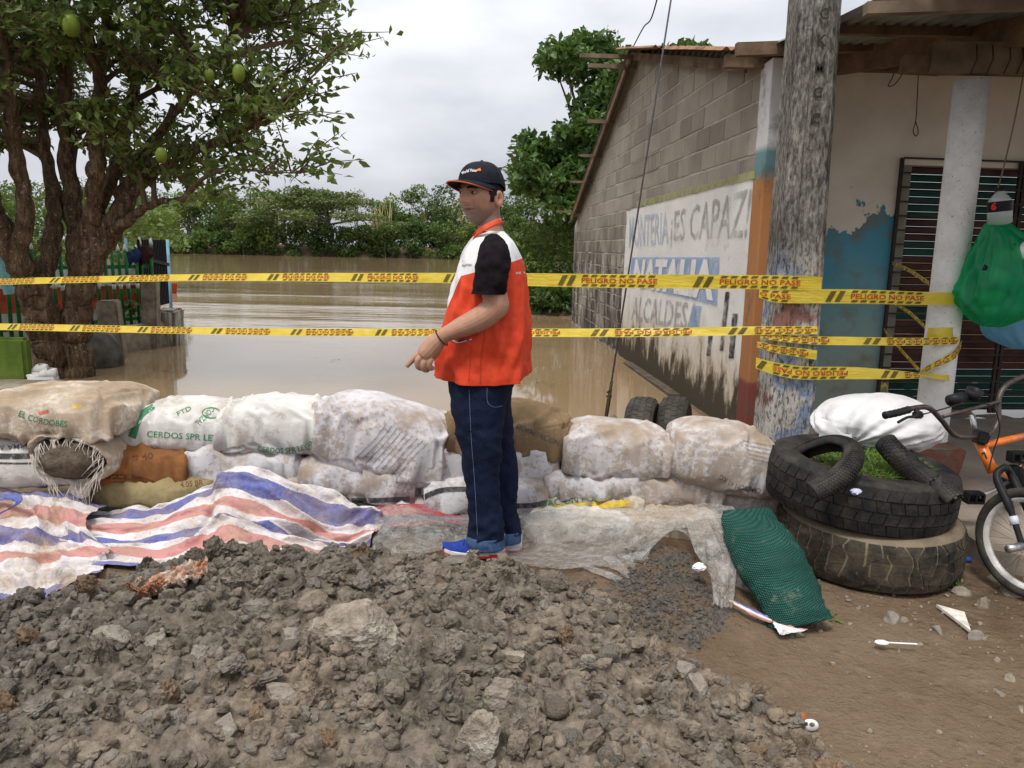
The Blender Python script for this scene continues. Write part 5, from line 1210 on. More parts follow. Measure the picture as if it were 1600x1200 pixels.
# soil and grass inside the upper tyre
sv, sf = ico(4); q = sv * np.array([.30, .30, .06]); q[:, 2] += .02 * fbm(sv * 5, 3)
tag(link('tyre_soil', np_mesh('tyre_soil', q + np.array(c2 + V(0, 0, .04)), sf, M_SOIL)), 'soil filling the upper tyre', 'soil')
rs_ = np.random.RandomState(5); n = 2600; rad = .25 * np.sqrt(rs_.rand(n)); a = rs_.rand(n) * 6.283; x = rad * np.cos(a) + .05; y = rad * np.sin(a)
b0 = np.stack([x + c2.x, y + c2.y, np.full(n, c2.z + .06)], 1); L_ = (.05 + .10 * rs_.rand(n)) * (1 - .35 * (rad / .25)); ld = rs_.normal(size=(n, 3)) * .55; ld[:, 2] = 1; ld /= np.linalg.norm(ld, axis=1)[:, None]
sd_ = np.cross(ld, rs_.normal(size=(n, 3))); sd_ /= np.linalg.norm(sd_, axis=1)[:, None]; w = .0035
mid = b0 + ld * L_[:, None] * .6; tip = b0 + ld * L_[:, None] + np.stack([ld[:, 0], ld[:, 1], -.6 + 0 * x], 1) * L_[:, None] * .35
v = np.stack([b0 - sd_ * w, b0 + sd_ * w, mid + sd_ * w * .8, mid - sd_ * w * .8, tip], 1).reshape(-1, 3); k5 = np.arange(n)[:, None] * 5
f = np.concatenate([k5 + [0, 1, 2], k5 + [0, 2, 3], k5 + [3, 2, 4]], 0)
tag(link('grass_tuft', np_mesh('grass_tuft', v, f, leaf_mat('grass_blade', (.06, .13, .02), (.17, .26, .05), .5, .3, 9), False)), 'bright green grass growing out of the upper tyre', 'grass', kind='stuff')
# two lengths of cut motorcycle tyre
def cut_tyre(label, pts, rad, seed):
    C = catmull([atY(*p) for p in pts], 10); root = empty('cut_tyre', C[0], label, 'tyre', 'cut motorcycle tyres on the stack'); rg = []; m = len(C); cen = sum(C, V(0, 0, 0)) / m
    for i, p in enumerate(C):
        d = (C[min(i + 1, m - 1)] - C[max(i - 1, 0)]).normalized(); nn = (p - cen); nn = (nn - d * nn.dot(d)); nn = (nn.normalized() + V(0, -.9, .6)).normalized(); nn = (nn - d * nn.dot(d)).normalized(); s_ = d.cross(nn)
        ro = []
        for a in [math.radians(q) for q in range(-20, 201, 20)]: ro.append(p + (s_ * math.cos(a) + nn * math.sin(a)) * rad)
        for a in [math.radians(q) for q in range(200, -21, -20)]: ro.append(p + (s_ * math.cos(a) + nn * math.sin(a)) * (rad - .012))
        rg.append(ro)
    MB().rings(rg).build('carcass', M_RUB, root)
    tb = MB(); S = arclen(C); s0 = .004
    while s0 < S[-1] - .02:
        i = max(0, min(m - 2, int(np.searchsorted(S, s0)) - 1)); d = (C[i + 1] - C[i]).normalized(); p = C[i] + d * (s0 - S[i]); nn = (p - cen); nn = (nn - d * nn.dot(d)); nn = (nn.normalized() + V(0, -.9, .6)).normalized(); nn = (nn - d * nn.dot(d)).normalized(); s_ = d.cross(nn)
        for q in range(7):
            a0 = 30 + q * 17.5; a1 = a0 + 14; sh = .008 * abs(q - 3); vs_ = []
            for aa, t_ in ((a0, sh), (a1, sh), (a1, sh + .010), (a0, sh + .010)):
                for rr_ in (rad - .002, rad + .0022): vs_.append(p + d * t_ + (s_ * math.cos(math.radians(aa)) + nn * math.sin(math.radians(aa))) * rr_)
            tb.add(vs_, [(1, 3, 5, 7), (0, 2, 3, 1), (2, 4, 5, 3), (4, 6, 7, 5), (6, 0, 1, 7)])
        s0 += .014
    tb.build('tread', M_RUB, root)['kind'] = 'stuff'
cut_tyre('curved piece of cut motorcycle tyre on the left of the tyre stack', [(1268, 770, 3.16), (1302, 752, 3.18), (1328, 725, 3.24), (1330, 704, 3.36), (1305, 695, 3.5), (1270, 702, 3.6), (1244, 716, 3.66)], .046, 1)
cut_tyre('straight piece of cut motorcycle tyre sloping over the right of the stack', [(1384, 692, 3.46), (1398, 708, 3.40), (1425, 732, 3.34), (1458, 757, 3.27), (1488, 784, 3.2)], .052, 2)
# two old tyres by the house wall
M_RUBW = tyre_mat('worn_rubber', (.028, .027, .026), (.12, .10, .08), .5)
for i, (px, py, lab) in enumerate([(1008, 668, 'old tyre standing on edge by the mural wall, the left of two'), (1052, 668, 'old tyre standing on edge against the mural wall, the right of two')]):
    c = atY(px + (4 if i else -2), 640, 5.55 + .05 * i); tyre('car_tyre', lab, V(c.x, c.y, .145), (1, -.36, .05), .265, .14, .205, 4, 40, M_RUBW, M_RUBW, 'old tyres by the house wall', .2, 10 + i, .008)
# big white knotted bag
t = NT('white_plastic_weave'); p = t.n('ShaderNodeNewGeometry').outputs['Position']; n = t.noise(p, 8, 5, .6)
t.bump(t.noise(p, 24, 4, .6), .3, .01); M_WBAG = t.fin(t.ramp(n, (.3, (.56, .56, .57)), (.65, (.70, .70, .71))), .45)
sv, sf = ICO5; c = atY(1372, 664, 3.98); k = 3.98 / F * 1.02
neck = np.array([-.62, -.62, -.45]); neck /= np.linalg.norm(neck)
dn = sv @ neck; e1_ = np.cross(neck, [0, 0, 1]); e1_ /= np.linalg.norm(e1_); e2_ = np.cross(neck, e1_); an = np.arctan2(sv @ e2_, sv @ e1_)
P_ = (np.abs(sv) ** 1.0) * np.sign(sv) * np.array([100 * k, .26, 50 * k]); nearn = np.clip((dn + .5) / 1.5, 0, 1)
fold = (np.sin(an * 15 + 2 * np.sin(an * 3)) * .5 + fbm(np.stack([an * 3, 0 * an, 0 * an], 1), 3)) * nearn ** .9
P_ = P_ * (1 + .085 * fold + .012 * fbm(sv * np.array([5, 3, 9]), 3) + .10 * fbm(sv * 1.7 + 2, 3) - .10 * np.clip(dn - .8, 0, 1) * 5)[:, None]
P_[:, 2] = np.where(P_[:, 2] < 0, P_[:, 2] * (1 - .1), P_[:, 2]); P_[:, 2] -= .10 * P_[:, 0] * 0
wb_ = empty('white_bag', c - V(0, 0, .2), 'bulging white plastic-weave bag tied at the neck, behind the tyres', 'bag')
link('body', np_mesh('body', P_ + np.array(c), sf, M_WBAG), wb_)
mb = MB(); kp = atY(1330, 690, 3.72); rg = []
for i, (rr_, dz) in enumerate([(.03, 0), (.022, .035), (.036, .07), (.055, .11), (.06, .14)]):
    cc = kp.lerp(atY(1283, 672, 3.66), i / 4); rg.append([cc + V(rr_ * .4 * math.cos(a), rr_ * .6 * math.cos(a), rr_ * math.sin(a)) * (1 + .18 * math.sin(6 * a + i)) for a in [6.283 * j / 24 for j in range(24)]])
MB().rings(rg).build('knotted_neck', M_WBAG, wb_)
# ================================================================== CAUTION TAPE
t = NT('yellow_tape'); p = t.n('ShaderNodeNewGeometry').outputs['Position']; n = t.noise(p, 14, 4)
t.bump(t.noise(t.mapn(p, (3, 3, 12)), 6, 3), .5, .01); t.fin(t.ramp(n, (.3, (.66, .49, .035)), (.7, (.76, .60, .08))), .32)
tr = t.n('ShaderNodeBsdfTranslucent'); tr.inputs[0].default_value = (.75, .6, .08, 1); mx = t.n('ShaderNodeMixShader'); mx.inputs[0].default_value = .3
t.t.links.new(t.b.outputs[0], mx.inputs[1]); t.t.links.new(tr.outputs[0], mx.inputs[2]); t.t.links.new(mx.outputs[0], t.o.inputs[0]); M_TAPE = t.m
M_TP_K = plain('tape_black_print', (.115, .09, .02), .45, 20); M_TP_R = plain('tape_red_print', (.42, .06, .015), .45, 20)
def tape(label, pts, flip=False, phase=0.0, period=.80, group='yellow caution tapes', printed=True, sway=.0, name='caution_tape'):
    """pts: (px, py, Y, height in pixels, lean) along the tape"""
    C = []; Wd = []
    for x, y, Y, w, ln in pts:
        c = atY(x, y, Y); k = (c - CAM).dot(FW) / F; C.append(c); Wd.append(V(0, ln * w * k, w * k))
    n = 8; S_ = catmull(C, n); W_ = catmull(Wd, n); A = arclen(S_)
    o = MB()
    def at(s, v, off=0.0):
        i = int(np.searchsorted(A, s)) - 1; i = max(0, min(len(A) - 2, i)); t_ = (s - A[i]) / max(1e-9, A[i + 1] - A[i])
        c = S_[i].lerp(S_[i + 1], t_); w = W_[i].lerp(W_[i + 1], t_); d = (S_[i + 1] - S_[i]).normalized(); nn = d.cross(w).normalized()
        if nn.dot(CAM - c) < 0: nn = -nn
        return c + w * (v - .5) + nn * (off + .006 * math.sin(v * 3.1 + s * 9) * mnoise.noise(V(s * 3, v, label.__len__())))
    m = max(8, int(A[-1] / .03)); mv = 4
    ro = link(name, o.grid(lambda u, v: at(u * A[-1], v), m, mv).mesh(name, M_TAPE)); tag(ro, label, 'tape', group)
    if printed:
        kb = MB(); rb_ = MB(); s = -phase; vs_, fs, _ = text_mesh('PELIGRO NO PASE', .02)
        def quad(mb_, s0, s1, v0, v1, sl):
            if s1 + sl > A[-1] or s0 < 0: return
            mb_.add([at(s0, v0, .003), at(s1, v0, .003), at(s1 + sl, v1, .003), at(s0 + sl, v1, .003)], [(0, 1, 2, 3)])
        while s < A[-1]:
            L0 = s + .15; L1 = s + min(period - .06, .60)
            for k in range(2): quad(kb, s + k * .055, s + .032 + k * .055, .12, .88, .03)
            nd = 8
            for k in range(nd):
                x0 = L0 + (L1 - L0) * k / nd
                for v0, v1 in ((.09, .25), (.77, .93)): quad(kb, x0, x0 + (L1 - L0) / nd * .62, v0, v1, .012)
            tv = []; ok = []
            for u, v in vs_:
                uu, vv = (1 - u, 1 - v) if flip else (u, v)
                ss = L0 + (L1 - L0) * uu; ok.append(0 <= ss <= A[-1]); tv.append(at(min(max(ss, 0), A[-1]), .33 + .36 * vv, .003))
            g = [f for f in fs if all(ok[i] for i in f)]
            if g:
                us = sorted({i for f in g for i in f}); mp = {j: i for i, j in enumerate(us)}; rb_.add([tv[j] for j in us], [tuple(mp[i] for i in f) for f in g])
            s += period
        if kb.f: kb.build('hazard_marks', M_TP_K, ro)['kind'] = 'stuff'
        if rb_.f: rb_.build('lettering', M_TP_R, ro)['kind'] = 'stuff'
    return ro
tape('upper yellow danger tape stretched across the street from the pole past the man', [(-70, 441, 7.3, 9, 1.0), (0, 440, 7.0, 9, 1.0), (130, 437, 6.6, 9.5, .9), (270, 434, 6.2, 10, .8), (420, 433, 5.8, 12, .6), (560, 433.5, 5.4, 14, .4), (700, 434.5, 5.0, 16, .2), (830, 437, 4.75, 20, .0), (1000, 439.5, 4.5, 21.5, 0), (1195, 441, 4.40, 22, 0), (1284, 443.5, 4.395, 22, 0)], phase=.25)
tape('lower yellow danger tape stretched across the street at hip height', [(-70, 509, 7.2, 9.5, .8), (0, 510.5, 7.0, 9.5, .8), (130, 513, 6.6, 10, .8), (270, 516, 6.2, 10, .7), (420, 518.5, 5.8, 10.5, .6), (560, 519.5, 5.4, 11, .6), (700, 519.5, 5.0, 11.5, .6), (850, 520, 4.75, 12.5, .5), (1000, 519.5, 4.5, 13, .5), (1190, 516.5, 4.40, 13, .3), (1277, 516, 4.395, 12, .3)], flip=True, phase=.1)
G2 = 'yellow tapes tied between pole and column'
tape('yellow danger tape running straight from the pole to the white column, topmost of those below', [(1186, 458, 4.40, 14, 0), (1215, 463, 4.395, 20, 0), (1278, 463, 4.395, 22, 0), (1350, 463.5, 4.42, 22, 0), (1430, 466, 4.46, 21, 0), (1501, 467, 4.49, 18, 0)], phase=.42, group=G2)
tape('twisted yellow tape from the pole to the column at middle height', [(1188, 524, 4.40, 9, .3), (1230, 529, 4.395, 11, .3), (1278, 532, 4.395, 13, .2), (1350, 533, 4.42, 12, .5), (1430, 534, 4.46, 12, .3), (1498, 532, 4.49, 12, 0)], flip=True, phase=.2, group=G2)
tape('yellow tape crossing the pole slantwise between the other wraps', [(1183, 538, 4.40, 9, 0), (1215, 546, 4.395, 12, 0), (1250, 551, 4.395, 14, 0), (1276, 555, 4.395, 15, 0)], flip=True, phase=.3, group=G2)
tape('lowest yellow tape wrapped round the pole and narrowing towards the column', [(1181, 567, 4.40, 17, 0), (1215, 577, 4.395, 20, 0), (1260, 583, 4.395, 21, 0), (1330, 583, 4.42, 19, .1), (1390, 585, 4.44, 14, .4), (1438, 587, 4.47, 8, .5)], flip=True, phase=.05, group=G2)
tape('yellow tape wound flat round the white column', [(1449, 521, 4.56, 18, 0), (1462, 522, 4.50, 19, 0), (1480, 521, 4.49, 19, 0), (1496, 521, 4.53, 19, 0), (1499, 521, 4.60, 18, 0)], printed=False, group=G2)
tape('yellow tape slanting up across the lower part of the column', [(1441, 580, 4.54, 9, 0), (1460, 570, 4.49, 10, 0), (1480, 561, 4.48, 12, 0), (1494, 552, 4.50, 14, 0), (1502, 538, 4.56, 14, 0)], phase=.3, group=G2)
tape('narrow yellow tape tied level round the foot of the column', [(1438, 585, 4.54, 5, 0), (1460, 588, 4.49, 7, 0), (1478, 590, 4.49, 8, 0), (1488, 589, 4.53, 8, 0)], printed=False, group=G2)
G3 = 'twisted tape ends tied to the grille'
tape('thin twisted tape from the grille to the column, topmost', [(1394, 411, 6.3, 4, 0), (1420, 422, 5.8, 6, 0), (1452, 443, 4.9, 7, 0)], group=G3, period=.4)
tape('thin twisted tape from the grille to the column, the middle one', [(1396, 474, 6.3, 4, 0), (1420, 488, 5.6, 6, 0), (1446, 512, 4.7, 6, 0)], group=G3, period=.4)
tape('thin twisted tape from the grille down to the column, lowest', [(1381, 514, 6.2, 4, 0), (1402, 540, 5.6, 6, 0), (1425, 566, 4.9, 6, 0), (1440, 582, 4.6, 6, 0)], group=G3, period=.4)
tape('loose knotted tape end hanging on the grille above the white bag', [(1378, 598, 6.1, 7, 0), (1376, 608, 6.1, 8, 0), (1384, 600, 6.1, 5, 0), (1388, 616, 6.1, 4, 0)], group=G3, printed=False)
# ================================================================== EARTH HEAP, CLODS AND LITTER
t = NT('heap_earth'); o = t.n('ShaderNodeNewGeometry').outputs['Position']; n1 = t.noise(o, 1.5, 4, .55); n2 = t.noise(o, 16, 6, .7); n3 = t.noise(o, 90, 4, .7)
gx = t.xyz(o)
wrm = t.math('ADD', t.math('MULTIPLY', gx[0], .16), n1)
lo_ = t.ramp(wrm, (.25, (.036, .031, .026)), (.55, (.052, .040, .029)), (.85, (.068, .046, .030)))  # dark tones deepened: crevice shade put into the earth colour
hi_ = t.ramp(wrm, (.25, (.205, .180, .150)), (.55, (.32, .265, .205)), (.85, (.31, .235, .165)))
c = t.mix(t.ramp(n2, (.3, 0.), (.7, 1.)), lo_, hi_)
rn = t.rnd(); c = t.mix(t.math('MULTIPLY', t.ramp(rn, (.72, 0.), (.74, 1.)), .7), c, t.ramp(n2, (.3, (.12, .108, .095)), (.7, (.27, .245, .215))))
c = t.mix(t.math('MULTIPLY', t.ramp(rn, (.12, 1.), (.13, 0.)), .6), c, t.ramp(n2, (.3, (.13, .075, .04)), (.7, (.25, .155, .09))))
t.bump(t.math('ADD', t.math('MULTIPLY', n2, .8), t.math('MULTIPLY', n3, .45)), 1., .02); M_HEAP = t.fin(c, .95)
xs = axis((-4.2, -2.3, 60), (-2.3, 1.15, 430)); ys = axis((.3, 1.2, 30), (1.2, 3.35, 275))
def heap_surface(X, Y): return ground_z(X, Y) + heap_h(X, Y)
heap = tag(link('earth_heap', sheet(xs, ys, heap_surface, 'earth_heap', M_HEAP)), 'long heap of crumbly grey-brown earth across the foreground', 'earth heap')
def rock_mesh(seed, sub, lumpy, crag, flat):
    v, f = ico(sub); s3 = np.array([seed * 3.7, seed * 1.3, seed * 2.9]); r_ = np.random.RandomState(seed)
    sc = np.array([1, .6 + .35 * r_.rand(), .5 + .35 * r_.rand()]); q = v * sc
    for k in range(crag):                                    # flatten with random cuts: angular faces
        n_ = r_.normal(size=3); n_ /= np.linalg.norm(n_); d = .45 + .35 * r_.rand(); e = np.clip(q @ n_ - d * .8, 0, None); q = q - e[:, None] * n_ * .9
    return q * (1 + lumpy * (.6 * fbm(v * 2.2 + s3, 4, .6) + (.85 if lumpy > .3 else .2) * fbm(v * 5.5 + s3, 3, .6)))[:, None], f
# small clods: one joined mass
R_ = np.random.RandomState(3)
def scatter(n, pred, xr, yr, rs=R_):
    x = rs.uniform(*xr, size=n); y = rs.uniform(*yr, size=n) ; k = pred(x, y); return x[k], y[k]
def clod_mass(name, protos, X, Y, size, mat, sink=.3, surf=None, low=None, thr=0):
    VV = []; FF = []; base = 0; Z = (surf or (lambda a, b: ground_z(a, b) + np.maximum(heap_h(a, b), 0)))(X, Y); R2 = np.random.RandomState(len(X))
    pk_ = R2.randint(0, len(protos), len(X))
    if low: pk_ = np.where(size < thr, len(protos) + R2.randint(0, len(low), len(X)), pk_); protos = list(protos) + list(low)
    for j, (pv, pf) in enumerate(protos):
        m = np.where(pk_ == j)[0]; n = len(m)
        if not n: continue
        a = R2.rand(n) * 6.283; b = R2.rand(n) * 6.283; ca, sa, cb, sb = np.cos(a), np.sin(a), np.cos(b), np.sin(b)
        p = pv[None] * size[m][:, None, None]
        x = p[..., 0] * ca[:, None] - p[..., 1] * sa[:, None]; y = p[..., 0] * sa[:, None] + p[..., 1] * ca[:, None]; z = p[..., 2]
        y2 = y * cb[:, None] - z * sb[:, None]; z2 = y * sb[:, None] + z * cb[:, None]
        P_ = np.stack([x + X[m][:, None], y2 + Y[m][:, None], z2 + (Z[m] + size[m] * sink)[:, None]], -1).reshape(-1, 3)
        VV.append(P_); FF.append((pf[None] + (np.arange(n) * len(pv))[:, None, None] + base).reshape(-1, 3)); base += n * len(pv)
    return link(name, np_mesh(name, np.concatenate(VV), np.concatenate(FF), mat, False))
P0 = [rock_mesh(i + 9, 1, .3, 3, 0) for i in range(8)]; P1 = [rock_mesh(i, 2, .38, 4, 0) for i in range(8)]; P2 = [rock_mesh(20 + i, 3, .42, 4, 0) for i in range(8)]
inside = lambda x, y: poly_sd(x, y, HEAP) > -.02 - .06 * R_.rand(len(x)) ** 2
X, Y = scatter(11000, inside, (-3.6, 1.15), (.75, 3.35)); sz = .006 + .014 * R_.rand(len(X)) ** 2.2
tag(clod_mass('crumbled_earth', P1, X, Y, sz, M_HEAP, low=P0, thr=.0145), 'crumbs of earth covering the heap', 'earth', kind='stuff')
X, Y = scatter(4600, inside, (-3.2, 1.1), (.85, 3.28)); sz = .014 + .022 * R_.rand(len(X)) ** 1.6
tag(clod_mass('earth_clods', P2, X, Y, sz, M_HEAP, .25, low=P1, thr=.0275), 'fist-sized and smaller clods covering the heap', 'earth', kind='stuff')
X, Y = scatter(900, lambda x, y: (poly_sd(x, y, HEAP) < 0) & (poly_sd(x, y, HEAP) > -.22 * R_.rand(len(x)) ** 1.7 - .01) & (y < 3.2), (-.1, 1.6), (1.0, 3.2)); sz = .004 + .010 * R_.rand(len(X)) ** 2
tag(clod_mass('spilled_crumbs', P1, X, Y, sz, M_HEAP), 'crumbs of earth spilled at the foot of the heap', 'earth', kind='stuff')
# individual clods and stones
t = NT('grey_stone'); o = t.co(); n = t.noise(o, 7, 6, .7); rn = t.rnd()
c = t.ramp(n, (.3, (.125, .108, .090)), (.5, (.235, .208, .175)), (.72, (.37, .34, .295)))
c = t.mix(t.ramp(rn, (.0, .55), (.5, 0.)), c, (.20, .14, .095)); t.bump(n, .9, .03); M_STONE = t.fin(c, .9)
t = NT('pale_stone'); o = t.co(); n = t.noise(o, 11, 6, .7); M_PALE = t.fin(t.ramp(n, (.3, (.13, .108, .083)), (.5, (.28, .24, .19)), (.68, (.47, .435, .375))), .9); t.bump(n, 1., .04)
CM = [np_mesh('clod', *rock_mesh(40 + i, 4, .42, 5, 0), M_HEAP, False) for i in range(14)]; SM = [np_mesh('stone', *rock_mesh(70 + i, 3, .16, 7, 0), M_STONE, True) for i in range(12)]
rr = random.Random(17); G_C = 'clods on the earth heap'; G_S = 'grey stones on the earth heap'; k = 0
while k < 215:
    x, y = rr.uniform(-2.3, 1.0), rr.uniform(1.25, 3.2)
    if poly_sd(np.array([x]), np.array([y]), HEAP)[0] < .05: continue
    s_ = .025 + .037 * rr.random() ** 1.5; o_ = link('earth_clod', CM[k % 14]); o_.location = (x, y, top_z(x, y) + s_ * .25); o_.scale = (s_,) * 3
    o_.rotation_euler = (rr.uniform(0, 6), rr.uniform(0, 6), rr.uniform(0, 6)); tag(o_, 'lumpy brown clod of earth lying on the heap', 'clod', G_C); k += 1
k = 0
while k < 80:
    x, y = rr.uniform(-2.2, .9), rr.uniform(1.3, 3.1)
    if poly_sd(np.array([x]), np.array([y]), HEAP)[0] < .05: continue
    s_ = .017 + .030 * rr.random() ** 1.6; o_ = link('grey_stone', SM[k % 12]); o_.location = (x, y, top_z(x, y) + s_ * .3); o_.scale = (s_,) * 3
    o_.rotation_euler = (rr.uniform(-.6, .6), rr.uniform(-.6, .6), rr.uniform(0, 6)); tag(o_, 'angular grey stone lying on the earth heap', 'stone', G_S); k += 1
def on_heap(px, py):
    d = ray(px, py); t_ = .8
    while t_ < 8:
        p = CAM + d * t_
        if p.z < top_z(p.x, p.y): return p
        t_ += .01
    return p
def big_rock(name, label, cat, px, py, w, h, seed, mat, lumpy=.2, crag=7, rz=0, sub=5, depth=.8, lift=.15, group=None, roll=0):
    p = on_heap(px, py + h * .25); k_ = (p - CAM).dot(FW) / F; v, f = rock_mesh(seed, sub, lumpy, crag, 0); v = v - (v.max(0) + v.min(0)) / 2; ext = v.max(0) - v.min(0)
    v = v / ext * np.array([w * k_, depth * (w + h) / 2 * k_, h * k_ * 1.15]); v = v * (1 + .10 * fbm(v * 40 + seed, 3) + .06 * fbm(v * 110 + seed, 2))[:, None]
    o_ = link(name, np_mesh(name, v, f, mat, False)); o_.location = p + V(0, .15 * w * k_, h * k_ * lift); o_.rotation_euler = (0, roll, rz); return tag(o_, label, cat, group)
big_rock('boulder', 'largest pale rock on the heap, whitish with tan streaks', 'rock', 552, 988, 150, 85, 101, M_PALE, .14, 9, .2)
big_rock('stone', 'grey-white angular stone above the largest pale rock', 'stone', 486, 942, 46, 38, 102, M_STONE, .12, 8)
big_rock('stone', 'rounded grey-brown stone left of the largest pale rock', 'stone', 455, 1000, 42, 38, 103, M_STONE)
big_rock('stone', 'dark lumpy stone near the top of the heap', 'stone', 400, 955, 50, 36, 104, M_HEAP, .3, 4)
big_rock('stone', 'blocky brown stone left of the heap centre', 'stone', 240, 1000, 46, 40, 105, M_STONE)
big_rock('stone', 'tan stone with flat face in the middle left of the heap', 'stone', 312, 1024, 34, 28, 106, M_STONE)
big_rock('stone', 'long light stone sloping in the left of the heap', 'stone', 172, 996, 56, 34, 107, M_STONE)
big_rock('stone', 'tall tan slab-like stone standing at the bottom of the picture', 'stone', 745, 1150, 64, 95, 108, M_PALE, .08, 10, roll=.2)
big_rock('stone', 'large grey jagged stone right of the heap centre', 'stone', 788, 1085, 62, 62, 109, M_STONE, .2, 8)
big_rock('stone', 'rusty brown sharp stone beside the grey jagged stone', 'stone', 822, 1130, 58, 38, 110, M_HEAP, .12, 9, roll=.5)
big_rock('stone', 'pale oblong stone in the middle of the heap', 'stone', 800, 1028, 42, 24, 111, M_PALE, .1, 8)
big_rock('stone', 'pointed grey stone at the bottom centre left', 'stone', 350, 1140, 48, 56, 112, M_STONE, .12, 9)
big_rock('stone', 'flat grey stone at the bottom left centre', 'stone', 440, 1085, 56, 30, 113, M_STONE, .12, 9)
big_rock('stone', 'upright grey clod at the right end of the heap', 'stone', 1088, 1080, 32, 58, 114, M_STONE, .18, 7)
big_rock('stone', 'grey wedge of stone at the upper right of the heap', 'stone', 1072, 1048, 36, 34, 115, M_STONE, .12, 8)
big_rock('stone', 'small dark blue-grey stone right of the heap centre', 'stone', 920, 1036, 26, 26, 116, M_STONE)
big_rock('clod', 'big tan clod at the lower right foot of the heap', 'clod', 1250, 1165, 52, 50, 117, M_HEAP, .3, 4)
big_rock('stone', 'rounded reddish stone in the crest right of the shoes', 'stone', 862, 912, 52, 36, 118, M_HEAP, .2, 5)
big_rock('stone', 'wide grey clod right below the shoes of the man', 'stone', 712, 882, 52, 26, 119, M_HEAP, .2, 6)
# dark gravel spilling from under the plastic
X, Y = scatter(11000, lambda x, y: ((x - .65) / .27) ** 2 + ((y - 3.0) / .40) ** 2 < (.2 + 1.0 * R_.rand(len(x)) ** 1.5), (.3, 1.1), (2.5, 3.5)); sz = .003 + .012 * R_.rand(len(X)) ** 4
t = NT('dark_gravel'); o = t.n('ShaderNodeNewGeometry').outputs['Position']; n = t.noise(o, 60, 4, .7); c = t.ramp(n, (.3, (.036, .032, .028)), (.7, (.145, .13, .113))); c = t.mix(t.ramp(t.noise(o, 9, 4, .6), (.46, 0.), (.62, .75)), c, (.125, .09, .06)); t.bump(n, .8, .01); M_GRAVEL = t.fin(c, .9)
gxs = np.linspace(.2, 1.15, 90); gys = np.linspace(2.45, 3.55, 100)
def gravel_bed(X, Y):
    d = 1 - np.sqrt(((X - .65) / .25) ** 2 + ((Y - 3.02) / .36) ** 2) + .5 * fbm(np.stack([X * 6, Y * 6, 0 * X], -1), 4)
    return ground_z(X, Y) + np.clip(d * .06, -.02, .014) + .006 * fbm(np.stack([X * 60, Y * 60, 0 * X], -1), 2)
tag(link('gravel_bed', sheet(gxs, gys, gravel_bed, 'gravel_bed', M_GRAVEL)), kind='structure')
tag(clod_mass('dark_gravel', P1, X, Y, sz, M_GRAVEL, .2, gravel_bed, low=P0, thr=.008), 'patch of dark grey gravel spilling from under the plastic', 'gravel', kind='stuff')
# loose stones in the mud at the right
X, Y = scatter(1800, lambda x, y: (x > 1.0) & (R_.rand(len(x)) < .25 + .75 * (np.abs(y - 2.95) < .25) * (x > 1.4)) , (1.05, 2.6), (1.3, 3.4)); sz = .002 + .012 * R_.rand(len(X)) ** 5
tag(clod_mass('small_stones', P1, X, Y, sz, M_STONE, .2, ground_z, low=P0, thr=.006), 'small stones and crumbs scattered in the mud', 'stones', kind='stuff')
for i, (px, py, w, h, m) in enumerate([(1412, 1078 - 110, 18, 16, M_STONE), (1580, 1060, 26, 14, M_PALE), (1562, 1084, 20, 10, M_PALE), (1530, 995, 36, 22, M_STONE), (1538, 942, 34, 26, M_STONE), (1580, 925, 40, 18, M_STONE), (1505, 925, 30, 22, M_STONE), (1395, 965, 30, 22, M_STONE), (1468, 985, 24, 14, M_STONE), (1560, 905, 30, 16, M_STONE), (1250, 992, 16, 10, M_PALE), (1598, 1110, 20, 12, M_PALE)]):
    lab = ['small stone in the mud right of the green sack', 'white flat stone at the right edge of the mud', 'small white chip below the flat white stone', 'flat brown stone beside the broken tile', 'stone in the mud below the bicycle, nearest the tyre', 'flat pale stone under the front wheel', 'brown stone beside the lower tyre', 'half-buried stone in front of the tyre stack', 'small stone left of the broken tile', 'flat stone by the porch edge near the wheel', 'white chip in front of the green sack', 'pale stone at the far lower right edge'][i]
    big_rock('stone', lab, 'stone', px, py, w, h, 130 + i, m, .1, 8, rz=i, sub=3, lift=.02, group='stones lying in the mud')
# litter
M_WPL = plain('white_plastic', (.75, .75, .76), .35, 8, .05); M_TILE = plain('broken_tile', (.62, .58, .52), .4, 40, .25)
c = atZ(1398, 1008, .012); d = V(1, -.06, 0).normalized(); mb = MB(); L_ = .155; yv = V(.06, 1, 0).normalized(); P_ = []; nn = 24
def spoon_w(u): return .020 * math.sqrt(max(0, 1 - ((u - .17) / .17) ** 2)) if u < .30 else .0045 + .001 * u
c0 = atZ(1366, 1006, .014); d = (atZ(1433, 1011, .014) - c0).normalized(); yv = d.cross(V(0, 0, -1)).normalized(); L_ = (atZ(1433, 1011, .014) - c0).length
vs_ = []
for i in range(nn + 1):
    u = i / nn; w = spoon_w(u) * L_ / .17
    for j in (-1, -.5, 0, .5, 1): vs_.append(c0 + d * u * L_ + yv * w * j + V(0, 0, .008 - (.007 * (1 - j * j) * (u < .32)) + .004 * u))
mb.add(vs_, [(i * 5 + j, i * 5 + j + 1, (i + 1) * 5 + j + 1, (i + 1) * 5 + j) for i in range(nn) for j in range(4)], smooth=True)
me = mb.mesh('spoon', M_WPL); o_ = tag(link('plastic_spoon', me), 'white plastic spoon lying on the mud', 'spoon'); md = o_.modifiers.new('thick', 'SOLIDIFY'); md.thickness = .0015
pts = [atZ(1463, 944, .012), atZ(1507, 956, .03), atZ(1517, 985, .012)]
tag(MB().add(pts + [p - V(0, 0, .012) for p in pts], [(0, 2, 1), (3, 4, 5), (0, 1, 4, 3), (1, 2, 5, 4), (2, 0, 3, 5)]).build('tile_shard', M_TILE), 'triangular white shard of broken tile in the mud', 'tile')
